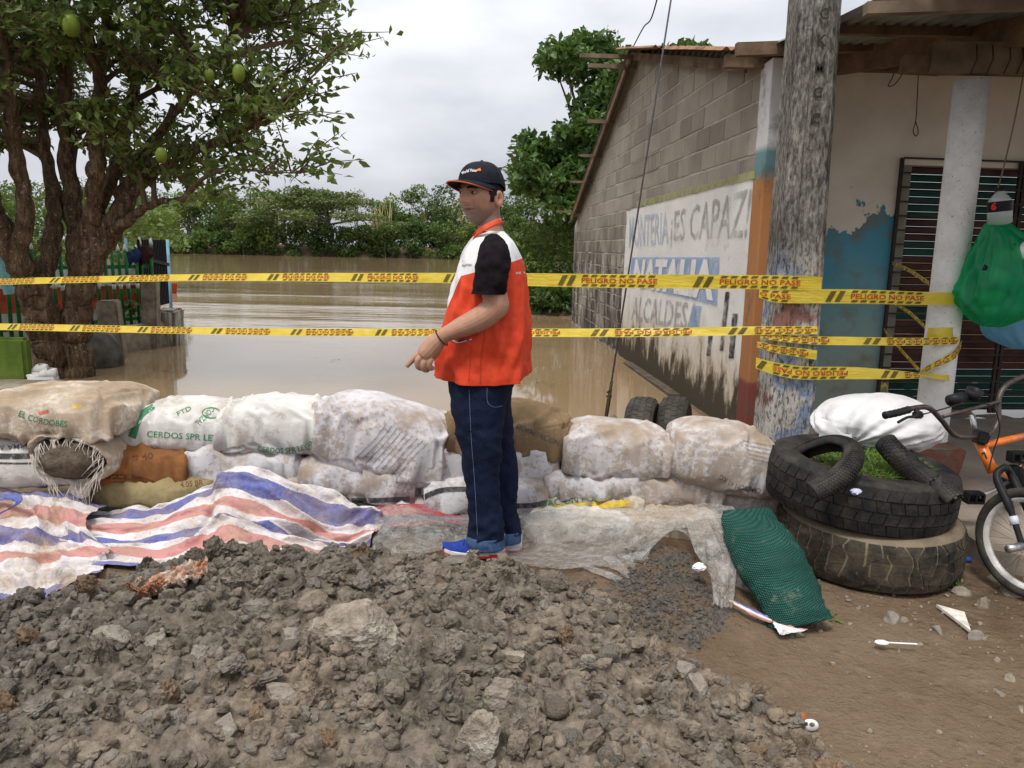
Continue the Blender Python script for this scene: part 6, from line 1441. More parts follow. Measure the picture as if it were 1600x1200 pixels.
p = on_heap(1254, 1122); big_rock('brick_piece', 'small red piece of brick at the foot of the heap', 'brick', 1255, 1124, 28, 20, 150, plain('brick_red', (.30, .12, .06), .9, 20), .1, 8, sub=3, lift=.05)
c = on_heap(1265, 1140); mb = MB(); rg = [[c + V(0, 0, .015) + V(.022 * f * math.cos(a) * 1.2, .010 * f * math.sin(a) - .01 * dz, .016 * f * math.sin(a) + .008 * dz) for a in [6.283 * j / 16 for j in range(16)]] for f, dz in [(.4, 1.4), (.9, .8), (1, 0), (.92, .1), (.3, 1.2)]]
tag(mb.rings(rg, cap=False).build('crumpled_cup', M_WPL), 'crumpled white plastic cup at the foot of the heap', 'cup')
for lab, px, py, w, z, nm, m in [('white crumpled paper scrap on the dark gravel', 1092, 886, 20, .16, 'paper_scrap', M_WPL), ('white plastic ring in the grass of the upper tyre', 1369, 765, 14, .47, 'plastic_scrap', M_WPL), ('pale blue scrap in the grass of the upper tyre', 1337, 768, 16, .48, 'plastic_scrap', plain('pale_blue', (.5, .53, .68), .5))]:
    p = atZ(px, py, z); v, f = ico(3); v = v * (1 + .5 * fbm(v * 2 + px, 3))[:, None] * np.array([.5, .4, .3]) * w * (p - CAM).dot(FW) / F
    tag(link(nm, np_mesh(nm, v + np.array(p), f, m, False)), lab, 'scrap')
p = atZ(1512, 874, .02); v, f = ico(3); tag(link('blue_plastic_scrap', np_mesh('blue_plastic_scrap', v * np.array([.022, .016, .014]) + np.array(p), f, plain('blue_plastic', (.03, .09, .40), .4))), 'small blue plastic cap beside the lower tyre', 'cap')
# little weeds
def weed(label, px, py, h, seed):
    p = atZ(px, py, .0); p.z = top_z(p.x, p.y); r_ = np.random.RandomState(seed); pts = r_.normal(size=(26, 3)) * np.array([.3, .3, .25]) * h + np.array(p + V(0, 0, h * .35)); v, f = leaf_cloud(pts, h * .7, seed, .2, .5)
    tag(link('weed', np_mesh('weed', v, f, L_PALE, False)), label, 'weed', 'small weeds in the mud')
weed('small green weed beside the muddy tyre', 1500, 922, .035, 1); weed('tiny weeds at the corner of the green sack', 1300, 965, .03, 2); weed('weed by the porch edge under the bicycle', 1570, 880, .05, 3)
p = on_heap(350, 990); v, f = leaf_cloud([tuple(p + V(.012 * i, 0, .02)) for i in (-1, 0, 1, 2)], .06, 4, .1, .4); tag(link('seedling', np_mesh('seedling', v, f, L_OLIVE, False)), 'wilted green seedling on the earth heap', 'seedling')
# ================================================================== THE MAN
MY = 3.37
def mp(px, py, dy=0.0): return atY(px, py, MY + dy)
MS = 1.0 / 352                                                    # metres per picture pixel at the man
def loft(rows, n=64, steps=10, sup=2.3, fold=None, cap=True):
    """rows: (py, px_left, px_right, dy_centre, half_depth)"""
    R = []
    for py, xl, xr, dy, hd in rows:
        c = mp((xl + xr) / 2, py, dy); k = (c - CAM).dot(FW) / F; R.append((c.x, c.y, c.z, (xr - xl) / 2 * k, hd))
    cur = catmull([V(*r[:3]) for r in R], steps); rad = catmull([V(r[3], r[4], 0) for r in R], steps); out = []
    for i, (c, q) in enumerate(zip(cur, rad)):
        ring = []
        for j in range(n):
            a = 6.283185 * j / n; ca, sa = math.cos(a), math.sin(a)
            x = abs(ca) ** (2 / sup) * math.copysign(1, ca) * q.x; y = abs(sa) ** (2 / sup) * math.copysign(1, sa) * q.y
            p = c + V(x, y, 0)
            if fold: p = p + V(ca, sa, 0) * fold(p, a, i / (len(cur) - 1))
            ring.append(p)
        out.append(ring)
    return out
def tube_px(mb, pts, n=14):
    C = catmull([mp(*p[:3]) for p in pts], 6); r_ = catmull([V(p[3] * MS, 0, 0) for p in pts], 6); mb.tube(C, [q.x for q in r_], n)
# ---- head shape, in its own frame: x = person's left, y = back, z = up
HC = mp(752, 307, .0); YAW = math.radians(40)
fdir = V(-math.sin(YAW), -math.cos(YAW), -.02).normalized(); updir = V(-.04, -.02, 1).normalized(); sdir = updir.cross(fdir).normalized() ; updir = fdir.cross(sdir).normalized()
HS = 1.05
def head_pt(x, y, z): return HC + (sdir * x - fdir * y + updir * z) * HS
hv, hf = ico(6)
X, Yh, Z = hv[:, 0].copy(), hv[:, 1].copy(), hv[:, 2].copy()
x = X * .0765; y = Yh * .099; z = Z * .124
jaw = np.clip(-Z, 0, 1)
x *= 1 - .21 * jaw ** 1.8; y = np.where(Yh < 0, y * (1 - .06 * jaw), y * (1 - .42 * jaw ** 1.2)); z = np.where(z < 0, z * .98, z)
x = x * (1 + .04 * np.exp(-((Z + .05) / .25) ** 2))                       # cheekbones
frontm = np.clip(-Yh, 0, 1)
def bump(cx, cz, sx, sz, amt, front=True):
    m = np.exp(-((x - cx) / sx) ** 2 - ((z - cz) / sz) ** 2) * (frontm ** .5 if front else 1)
    return -amt * m
y = y + .006 * frontm * (np.abs(z + .01) < .09) * 0
dy = bump(0, .030, .050, .013, .006) + bump(-.033, .012, .017, .012, -.017) + bump(.033, .012, .017, .012, -.017)      # brow, eye sockets
dy += bump(0, .010, .008, .018, .014) + bump(0, -.012, .010, .018, .022) + bump(0, -.024, .013, .010, .018)             # nose
dy += bump(-.015, -.027, .008, .008, .007) + bump(.015, -.027, .008, .008, .007)
dy += bump(0, -.049, .026, .005, .008) + bump(0, -.062, .022, .006, .009) + bump(0, -.0555, .026, .0028, -.010)        # lips
dy += bump(0, -.096, .026, .016, .014) + bump(0, -.076, .026, .007, -.003) + bump(-.04, -.02, .02, .022, .004) + bump(.04, -.02, .02, .022, .004)
dy += bump(-.031, -.038, .006, .020, -.006) + bump(.031, -.038, .006, .020, -.006)
y = y + dy
HV = np.array([tuple(head_pt(a, b, c)) for a, b, c in zip(x, y, z)])
body = MB(); body.add([V(*v) for v in HV], [tuple(int(i) for i in q) for q in hf], smooth=True)
for s_ in (-1, 1):                                                        # ears
    ev, ef = ico(3); e = ev * np.array([.010, .020, .033]); ang_ = .25
    e[:, 0] -= s_ * .0; e = np.stack([e[:, 0] + .25 * e[:, 1] * s_, e[:, 1], e[:, 2]], 1)
    rim = np.hypot(ev[:, 1], ev[:, 2] * .95); e[:, 0] += s_ * (-.010 * np.exp(-(rim / .45) ** 2) + .004 * rim) * (ev[:, 0] * s_ > 0)
    body.add([head_pt(a + s_ * .079, b + .016, c - .012) for a, b, c in e], [tuple(int(i) for i in q) for q in ef], smooth=True)
# neck, trunk, arms, legs (covered by the clothes)
tube_px(body, [(763, 326, .01, 17), (765, 348, .005, 18), (767, 370, .0, 23), (768, 395, .0, 34)], 20)
body.rings(loft([(372, 745, 790, 0, .07), (392, 728, 806, 0, .16), (430, 716, 812, 0, .175), (500, 708, 815, 0, .165), (570, 715, 800, 0, .15), (612, 722, 782, 0, .13), (640, 732, 772, 0, .10)], 32, 4))
for dyv, knee, ank in ((-.095, (746, 725), (758, 845)), (.10, (784, 725), (795, 838))):
    tube_px(body, [(752, 610, dyv, 26), (748, 660, dyv, 25), (*knee, dyv, 18), (knee[0] + 4, 780, dyv, 15), (*ank, dyv, 11)], 14)
    tube_px(body, [(ank[0] + 6, ank[1] + 9, dyv, 9), (ank[0] - 10, ank[1] + 14, dyv, 8), (ank[0] - 28, ank[1] + 17, dyv, 6)], 12)
# left arm: bent, forearm pointing forward and down
tube_px(body, [(772, 392, -.17, 22), (771, 425, -.215, 21.5), (772, 456, -.235, 18.5), (774, 478, -.24, 18), (752, 497, -.24, 18), (722, 511, -.235, 15), (700, 521, -.23, 11.5), (686, 529, -.225, 11)], 20)
tube_px(body, [(774, 462, -.237, 18), (779, 478, -.24, 15.5), (773, 488, -.24, 14)], 12)
# hand: palm, index pointing, three fingers folded, thumb on the far side
hd = -.225
tube_px(body, [(690, 527, hd, 11.5), (679, 537, hd, 13.5), (668, 549, hd, 14), (661, 556, hd, 12)], 14)
tube_px(body, [(684, 535, hd + .01, 11), (676, 548, hd + .02, 12), (670, 556, hd + .025, 11)], 12)
tube_px(body, [(661, 551, hd + .012, 5.4), (651, 556, hd + .014, 4.8), (643, 564, hd + .014, 4.2), (635, 573, hd + .014, 3.3)], 10)
tube_px(body, [(660, 556, hd - .006, 5.4), (653, 564, hd - .010, 5.0), (654, 573, hd - .004, 4.6), (661, 576, hd + .012, 4.0)], 10)
tube_px(body, [(667, 560, hd - .014, 5.2), (662, 569, hd - .018, 4.9), (663, 577, hd - .010, 4.5), (669, 578, hd + .008, 3.9)], 10)
tube_px(body, [(674, 560, hd - .016, 4.8), (671, 568, hd - .019, 4.4), (672, 575, hd - .012, 4.0), (677, 575, hd + .004, 3.5)], 10)
tube_px(body, [(681, 541, hd + .028, 6.5), (669, 556, hd + .040, 5.4), (657, 564, hd + .038, 4.8), (649, 570, hd + .034, 4.0)], 10)
# right arm hanging on the far side
tube_px(body, [(768, 395, .17, 21), (770, 430, .215, 20), (768, 480, .23, 18), (752, 540, .22, 14), (745, 575, .21, 10)], 14)
tube_px(body, [(745, 575, .21, 10), (738, 595, .20, 12), (732, 612, .195, 9)], 12)
for i in range(4): tube_px(body, [(733 + i * 3, 608, .18 + .012 * i, 4.6), (730 + i * 3, 622, .178 + .012 * i, 4.2), (732 + i * 3, 634 - 2 * abs(i - 1), .18 + .012 * i, 3.3)], 8)
tube_px(body, [(738, 590, .185, 5), (728, 602, .17, 4.6), (724, 612, .168, 3.8)], 8)
t = NT('skin'); p = t.n('ShaderNodeNewGeometry').outputs['Position']; n = t.noise(p, 30, 4, .6)
c = t.ramp(n, (.3, (.35, .185, .12)), (.7, (.44, .245, .165)))
at_ = t.n('ShaderNodeAttribute'); at_.attribute_name = 'lip'; c = t.mix(at_.outputs['Fac'], c, (.30, .095, .085))
a2 = t.n('ShaderNodeAttribute'); a2.attribute_name = 'stubble'; c = t.mix(t.math('MULTIPLY', a2.outputs['Fac'], .7), c, (.17, .125, .105))
a3 = t.n('ShaderNodeAttribute'); a3.attribute_name = 'flush'; c = t.mix(t.math('MULTIPLY', a3.outputs['Fac'], .45), c, (.46, .18, .12))
t.bump(t.noise(p, 160, 2), .12, .002); t.fin(c, .44); t.b.inputs['Specular IOR Level'].default_value = .4; t.b.inputs['Subsurface Weight'].default_value = .12; t.b.inputs['Subsurface Radius'].default_value = (.01, .004, .002); M_SKIN = t.m
tmp = link('body_tmp', body.mesh('body_tmp', M_SKIN)); md = tmp.modifiers.new('r', 'REMESH'); md.mode = 'VOXEL'; md.voxel_size = .0026; md.use_smooth_shade = True
ms = tmp.modifiers.new('s', 'SMOOTH'); ms.factor = .4; ms.iterations = 1
dc = tmp.modifiers.new('d', 'DECIMATE'); dc.ratio = .3
me = bpy.data.meshes.new_from_object(tmp.evaluated_get(bpy.context.evaluated_depsgraph_get())); bpy.data.objects.remove(tmp); me.name = 'person'
if not me.materials: me.materials.append(M_SKIN)
co = np.zeros(len(me.vertices) * 3, np.float32); me.vertices.foreach_get('co', co); co = co.reshape(-1, 3)
rel = co - np.array(HC); lx = rel @ np.array(sdir) / HS; ly = -(rel @ np.array(fdir)) / HS; lz = rel @ np.array(updir) / HS; fr_ = (ly < -.05) & (np.abs(lz) < .16)
lip = np.exp(-((lx / .023) ** 4) - (((lz + .0555) / .0085) ** 4)) * fr_
inhead = (np.abs(lx) < .09) & (np.abs(ly) < .14) & (np.abs(lz) < .14)
stub = smoothstep(-.028, -.055, lz + 0.012 * (np.abs(lx) > .05)) * (ly < .045) * inhead * (1 - .6 * np.exp(-(lx / .02) ** 2 - ((lz + .07) / .01) ** 2)) * smoothstep(-.128, -.112, lz)
flush = inhead * (np.exp(-(lx / .02) ** 2 - ((lz + .02) / .02) ** 2) * (ly < -.06) + np.exp(-((np.abs(lx) - .045) / .02) ** 2 - ((lz + .022) / .02) ** 2) * (ly < -.02) * .7 + (np.abs(lx) > .079) * (ly > 0) * .8)
for nm, arr in (('lip', lip), ('stubble', stub), ('flush', np.clip(flush, 0, 1))):
    at = me.attributes.new(nm, 'FLOAT', 'POINT'); at.data.foreach_set('value', np.asarray(arr, np.float32))
for pl_ in me.polygons: pl_.use_smooth = True
man = tag(link('person', me), 'standing man in cap and orange and white vest pointing down, looking back', 'person')
# eyes, eyebrows, hair
M_EYEW = plain('eye_white', (.34, .29, .26), .3, 5, .02, 0); M_IRIS = plain('eye_dark', (.018, .010, .007), .15, 5, .02, 0); M_HAIR = plain('dark_hair', (.016, .011, .009), .6, 60, .4)
for s_ in (-1, 1):
    ev, ef = ico(3); c = (s_ * .032, -.0770, .0115)
    e_ = MB().add([head_pt(*(np.array(c) + v * np.array([.0145, .0105, .0072]))) for v in ev], [tuple(int(i) for i in q) for q in ef], smooth=True).build('eye', M_EYEW, man)
    e2 = MB().add([head_pt(*(np.array(c) + np.array([-.0005, -.0058, .0005]) + v * np.array([.0078, .0060, .0072]))) for v in ev], [tuple(int(i) for i in q) for q in ef], smooth=True).build('iris', M_IRIS, e_)
    P_ = [head_pt(s_ * xx, yy, zz) for xx, yy, zz in [(.012, -.0975, .0285), (.028, -.0965, .032), (.042, -.088, .0305), (.052, -.077, .0255)]]
    MB().tube(catmull(P_, 4), [.003, .004, .0046, .005, .005, .005, .0048, .0045, .004, .0034, .0026, .002, .0014], 6).build('eyebrow', M_HAIR, man)
    P_ = [head_pt(s_ * xx, yy, zz) for xx, yy, zz in [(.018, -.0872, .0150), (.032, -.0905, .0192), (.046, -.0815, .0150)]]
    MB().tube(catmull(P_, 5), .0017, 6).build('upper_eyelid', M_SKIN, man)
# hair: shell on the lower back and sideburns under the cap
hs = []; hd_ = hv
sel = np.zeros(len(hv), bool); az = np.abs(hv[:, 0])
sel |= (hv[:, 1] > .12) & (hv[:, 2] > -.33) & (hv[:, 2] < .6)
sel |= (az > .80) & (hv[:, 1] > -.36) & (hv[:, 1] <= .14) & (hv[:, 2] > -.02) & (hv[:, 2] < .6)
sel |= (az > .84) & (hv[:, 1] > -.32) & (hv[:, 1] < -.10) & (hv[:, 2] > -.22) & (hv[:, 2] < .3)
hx = np.stack([x, y, z], 1) * 1.045; fsel = [q for q in hf if sel[q].all()]; us = sorted({int(i) for q in fsel for i in q}); mpi = {j: i for i, j in enumerate(us)}
MB().add([head_pt(*hx[j]) for j in us], [tuple(mpi[int(i)] for i in q) for q in fsel], smooth=True).build('hair', M_HAIR, man)
# ---- cap
M_NAVY = plain('navy_cap_cloth', (.013, .014, .022), .75, 40, .3, .4); M_ORANGE_PIPE = plain('orange_piping', (.62, .13, .04), .6, 30)
cap_ = empty('cap', head_pt(0, 0, .05)); cap_.parent = man
rg = []
for i in range(15):
    ph = .02 + (math.pi / 2 * .98) * i / 14; q = math.sin(ph) ** .78; hz_ = math.cos(ph) ** .9
    rg.append([head_pt(.0855 * q * math.cos(a) * (1 + .012 * math.cos(6 * a)), (.108 * q * math.sin(a)) * (1 + .012 * math.cos(6 * a)) + .006, .046 + .092 * hz_ - (.026 * (q ** 3) if math.sin(a) > .2 else 0) * max(0, math.sin(a))) for a in [6.283 * j / 48 for j in range(48)]])
crown = MB().rings(rg, cap=False)
crown_o = crown.build('crown', M_NAVY, cap_)
top_ = head_pt(0, .006, .139); MB().tube([top_ - updir * .003, top_ + updir * .004], [.008, .005], 10).build('button', M_NAVY, cap_)
def brim(u, v):                                                          # u across -1..1, v outwards
    wv = .0855 * math.sin(u * 1.45); yv = -.104 * math.cos(u * 1.45) * 1.0 + .006
    ext = .078 * max(0, math.cos(u * 1.5)) ** .62
    drop = -.026 * (u * u) - .010 * v
    return head_pt(wv * (1 - .02 * v), yv - ext * v, .049 + drop + .008 * (1 - u * u) + .010 * v - .006 * v * v)
MB().grid(lambda a, v: brim(a * 2 - 1, v * 1.35 - .35), 30, 10).build('brim', M_NAVY, cap_).modifiers.new('t', 'SOLIDIFY').thickness = .003
MB().tube([brim(k / 20 - 1, 1.0) for k in range(41)], .0026, 8).build('piping', M_ORANGE_PIPE, cap_)
BVH[crown_o.name] = BVHTree.FromPolygons([tuple(v) for v in crown.v], crown.f)
M_LOGO_W = plain('logo_white', (.75, .75, .75), .6, 5, .05, 0); M_LOGO_O = plain('logo_orange', (.75, .20, .03), .6, 5, .05, 0)
print_px(crown_o, 'World Vision', [(722, 273), (733, 268.5), (745, 268.5)], 4.6, M_LOGO_W, .02, name='logo_lettering'); band_px(crown_o, [(744, 266), (751, 264.5)], (1.5, 5), M_LOGO_O, 'logo_mark', 4, 2)
for a in (.6, 1.9, 3.14 + .6):
    pass
# ---- shirt, vest, trousers, shoes
M_SHIRT = plain('black_shirt', (.009, .006, .008), .95, 40, .4, .5)
def fold_s(p, a, t_): return .007 * (1 - 2.6 * abs(mnoise.noise(V(p.x * 6, p.y * 6, p.z * 17 + p.x * 8)))) * t_ + .010 * mnoise.noise(p * 16) + .006 * mnoise.noise(p * 34)
sl_rows = [(365, 768, 776, -.13, .015), (368, 762, 782, -.14, .035), (374, 756, 788, -.155, .055), (385, 750, 794, -.185, .075), (405, 746, 797, -.21, .085), (430, 743, 795, -.228, .085), (450, 741, 791, -.236, .082), (459, 741, 789, -.238, .080)]
shirt = MB(); R = loft(sl_rows, 40, 8, 2.1, fold_s); shirt.rings(R, cap=False)
inner = [[q.lerp(sum(R[-1], V(0, 0, 0)) / 40, .06) for q in R[-1]], [q.lerp(sum(R[-3], V(0, 0, 0)) / 40, .10) for q in R[-3]]]; shirt.rings([R[-1]] + inner, cap=False)
shirt.rings(loft([(362, 746, 788, .0, .075), (372, 742, 792, .0, .10), (385, 734, 800, 0, .15), (405, 728, 806, 0, .18), (440, 722, 810, 0, .19)], 40, 6), cap=False)
shirt.rings(loft([(385, 746, 794, .185, .075), (405, 746, 795, .215, .085), (430, 744, 794, .23, .085), (459, 742, 789, .24, .080)], 32, 6, 2.1, fold_s), cap=False)
shirt.build('shirt', M_SHIRT, man)
t = NT('vest_cloth'); p = t.n('ShaderNodeNewGeometry').outputs['Position']; gp = t.xyz(p); n = t.noise(p, 40, 3)
zf, zb = mp(700, 436).z, mp(815, 404).z; xf, xb = mp(700, 436).x, mp(815, 404).x; sl_v = (zb - zf) / (xb - xf)
lin = t.math('SUBTRACT', t.math('SUBTRACT', gp[2], t.math('MULTIPLY', t.math('SUBTRACT', gp[0], xf), sl_v)), zf)
wmask = t.ramp(t.math('ADD', t.math('MULTIPLY', lin, 10.0), .5), (.49, 0.), (.51, 1.))
A__, B__ = mp(720, 437), mp(691, 500); ex_, ez_ = B__.x - A__.x, B__.z - A__.z
cr__ = t.math('SUBTRACT', t.math('MULTIPLY', t.math('SUBTRACT', gp[2], A__.z), ex_), t.math('MULTIPLY', t.math('SUBTRACT', gp[0], A__.x), ez_))
wmask = t.math('MAXIMUM', wmask, t.ramp(t.math('ADD', t.math('MULTIPLY', cr__, -400.0), .5), (.45, 0.), (.55, 1.)))
c = t.mix(wmask, t.ramp(n, (.3, (.56, .052, .020)), (.7, (.65, .068, .028))), (.70, .70, .71)); t.bump(t.noise(t.mapn(p, (1, 1, .5)), 22, 3, .6, .5), .35, .012); M_VEST = t.fin(c, .55)
rv_ = random.Random(12); CRV = [(rv_.uniform(3.2, 6.2), rv_.uniform(.75, 1.35), rv_.uniform(-2.2, 2.2), rv_.uniform(.05, .12), rv_.uniform(.06, .16), rv_.uniform(.006, .014)) for _ in range(26)]
def crease_v(p, a):
    s_ = 0
    for a0, z0, sl__, wd, ln, am in CRV:
        d = (a - a0) + (p.z - z0) * sl__; s_ += am * (math.exp(-(d / wd) ** 2) - .6 * math.exp(-((d - 1.9 * wd) / (1.3 * wd)) ** 2)) * math.exp(-((p.z - z0) / ln) ** 2)
    return s_
def fold_v(p, a, t_):
    f = .020 * mnoise.noise(V(p.x * 8, p.y * 8, p.z * 2.6)) + .010 * (1 - 2.6 * abs(mnoise.noise(V(p.x * 11 + p.z * 3, p.y * 9, p.z * 5)))) + .004 * mnoise.noise(p * 26)
    return f * (.35 + .9 * t_) + .008 * t_ * math.sin(a * 7 + 2 * t_) * t_ + crease_v(p, a) * (.3 + t_)
def clampx(v): return v
v_rows = [(362, 752, 789, .01, .085), (370, 745, 796, .01, .115), (380, 737, 803, .01, .165), (395, 729, 809, .01, .195), (415, 722, 814, .01, .205), (440, 714, 818, .01, .21), (480, 704, 824, .01, .215), (520, 696, 828, .01, .215), (550, 691, 828, .01, .21), (574, 688, 828, .01, .21), (585, 687, 827, .01, .208)]
R = loft(v_rows, 96, 10, 2.35, fold_v, False)
nr_ = len(R); R = [[q + V(0, 0, (-.016 * math.sin(6.283 * j / 96) ** 2 + .018 * (math.cos(6.283 * j / 96) > 0) * math.cos(6.283 * j / 96) ** 2) * (i / nr_) ** 8) for j, q in enumerate(r_)] for i, r_ in enumerate(R)]
arm_c = mp(771, 412, -.2)
vb = MB(); keep = []; vs_ = [q for r_ in R for q in r_]
sl_line = catmull([mp((a + b) / 2, y_, 0) for y_, a, b, _, _ in sl_rows], 8)
def in_armhole(q):
    if q.y > MY - .02: return False
    d = q - CAM; ppx = 800 + F * d.dot(RI) / d.dot(FW); ppy = 600 - F * d.dot(UPV) / d.dot(FW)
    if not (368 < ppy < 462): return False
    tt = (ppy - 368) / 94; cxp = 773 - 5 * tt; hw_ = 25 * math.sin(min(1, tt * 1.9) * math.pi / 2) ** .8 * (1 if tt < .75 else math.sqrt(max(0, 1 - ((tt - .75) / .25) ** 2)))
    return abs(ppx - cxp) < hw_ - 2
def in_front_open(j, i):                                               # open V at the chest, front = low x side
    a = 6.283185 * j / 96; t_ = i / nr_; return abs(a - math.pi) < .32 * max(0, 1 - t_ / .40) + .02
for i in range(nr_ - 1):
    for j in range(96):
        j2 = (j + 1) % 96; f = (i * 96 + j, i * 96 + j2, (i + 1) * 96 + j2, (i + 1) * 96 + j)
        if all(in_armhole(vs_[k]) for k in f) or in_front_open(j + .5, i): continue
        vb.f.append(f); vb.mi.append(0); vb.sm.append(True)
vb.v = [tuple(v) for v in vs_]
vest = vb.build('vest', M_VEST, man); sm_ = vest.modifiers.new('t', 'SOLIDIFY'); sm_.thickness = .003; sm_.offset = 0
M_TRIM = plain('white_trim', (.70, .70, .72), .6, 30, .05)
for sgn in (-1, 1):
    P_ = []
    for i in range(0, nr_, 3):
        a = math.pi + sgn * (.32 * max(0, 1 - i / nr_ / .40) + .035); j = a / 6.283185 * 96; j0 = int(j) % 96; P_.append(R[i][j0].lerp(R[i][(j0 + 1) % 96], j % 1) + V(-.003, 0, 0))
    MB().tube(P_, .0045, 6).build('front_trim', M_TRIM, vest)
# collar: orange band round the neck
P_ = [mp(744, 368, -.075), mp(752, 362, -.10), mp(763, 356, -.108), mp(774, 351, -.090), mp(781, 349, -.05), mp(783, 349, .02), mp(777, 350, .07), mp(762, 356, .10), mp(746, 366, .08), mp(738, 374, .03)]
C = catmull(P_, 6); mb = MB(); nn = len(C)
mb.grid(lambda u, v: C[round(u * (nn - 1))] + V(0, 0, -.005 + .026 * v) + (C[round(u * (nn - 1))] - mp(764, 356, 0)).normalized() * (.010 * (1 - v)), nn - 1, 3)
mb.build('collar', plain('vest_orange', (.64, .085, .035), .6, 30), vest).modifiers.new('t', 'SOLIDIFY').thickness = .004
P_ = [mp(744, 366, -.085), mp(738, 382, -.075), mp(731, 400, -.06), mp(725, 420, -.04), mp(719, 440, -.028)]
MB().tube(catmull(P_, 5), .006, 6).build('lapel', plain('lapel_orange', (.50, .07, .035), .6, 30), vest)
# pocket edge and stitched seams on the side
vbvh = BVHTree.FromPolygons(vb.v, vb.f); BVH[vest.name] = vbvh
band_px(vest, [(704, 530), (715, 535), (726, 533), (737, 530)], (1.6, 1.6), M_TRIM, 'pocket_piping', 6, 1); band_px(vest, [(716, 533.5), (730, 531.5), (736, 530.5)], (2.6, 1.2), plain('pocket_navy', (.03, .035, .12), .7), 'pocket_lining', 6, 1)
M_SEAM = plain('vest_seam', (.40, .04, .015), .7, 30)
band_px(vest, [(757, 466), (758, 520), (752, 560), (750, 604)], .9, M_SEAM, 'seam', 8, 1); band_px(vest, [(736, 540), (734, 570), (732, 596)], .8, M_SEAM, 'seam', 8, 1)
print_px(vest, 'World Vision', [(722, 417), (737, 415)], 4, plain('vest_print', (.06, .06, .07), .7), .01); print_px(vest, 'World Vision', [(806, 429), (822, 427)], 4, M_LOGO_W, .01)
# trousers
t = NT('denim'); p = t.n('ShaderNodeNewGeometry').outputs['Position']; n = t.noise(p, 7, 4, .6); n2 = t.noise(t.mapn(p, (1, 1, .4)), 120, 3)
c = t.ramp(n, (.3, (.0045, .007, .020)), (.7, (.008, .014, .038))); c = t.mix(t.ramp(n2, (.4, 0.), (.75, .25)), c, (.02, .03, .07)); t.bump(t.math('ADD', n2, t.math('MULTIPLY', t.noise(p, 26, 3), 1.2)), .4, .008); M_DENIM = t.fin(c, .8)
def fold_j(p, a, t_):
    low = max(0, (t_ - .55) / .45); kn = math.exp(-((t_ - .45) / .14) ** 2)
    return .006 * mnoise.noise(p * 8) + (.011 * low + .008 * kn + .003) * (1 - 2 * abs(mnoise.noise(V(p.x * 7 + math.cos(a), p.y * 6, p.z * 19)))) + .003 * mnoise.noise(p * 30)
left = loft([(585, 702, 806, -.02, .17), (605, 702, 800, -.05, .145), (630, 704, 790, -.085, .11), (665, 710, 784, -.10, .092), (700, 720, 783, -.10, .085), (740, 726, 780, -.10, .078), (780, 731, 781, -.10, .072), (815, 733, 785, -.10, .070), (838, 734, 786, -.10, .070)], 48, 8, 2.2, fold_j)
right = loft([(585, 702, 806, .02, .17), (610, 708, 800, .06, .14), (640, 730, 798, .10, .11), (680, 742, 801, .11, .092), (720, 750, 806, .11, .085), (760, 756, 808, .11, .078), (800, 762, 808, .11, .072), (830, 768, 811, .11, .070)], 48, 8, 2.2, fold_j)
tr_ = MB(); tr_.rings(left, cap=False); tr_.rings(right, cap=False); jeans = tr_.build('jeans', M_DENIM, man)
jb = BVHTree.FromPolygons(tr_.v, tr_.f); BVH[jeans.name] = jb; M_STITCH = plain('stitching', (.10, .13, .22), .7, 30)
band_px(jeans, [(761, 606), (762, 628), (772, 636), (785, 634)], .9, M_STITCH, 'back_pocket', 8, 1); band_px(jeans, [(733, 608), (736, 680), (742, 760), (746, 836)], .8, M_STITCH, 'side_seam', 8, 1)
M_CUFF = plain('denim_cuff', (.055, .10, .20), .8, 60, .3)
for rows in ([(835, 732, 787, -.10, .076), (843, 730, 787, -.10, .078), (853, 732, 787, -.10, .074)], [(826, 766, 812, .11, .075), (834, 766, 813, .11, .077), (843, 767, 813, .11, .074)]):
    R2 = loft(rows, 48, 5, 2.2, lambda p, a, t_: .003 * mnoise.noise(p * 30)); MB().rings(R2, cap=False).build('turn_up', M_CUFF, jeans).modifiers.new('t', 'SOLIDIFY').thickness = .006
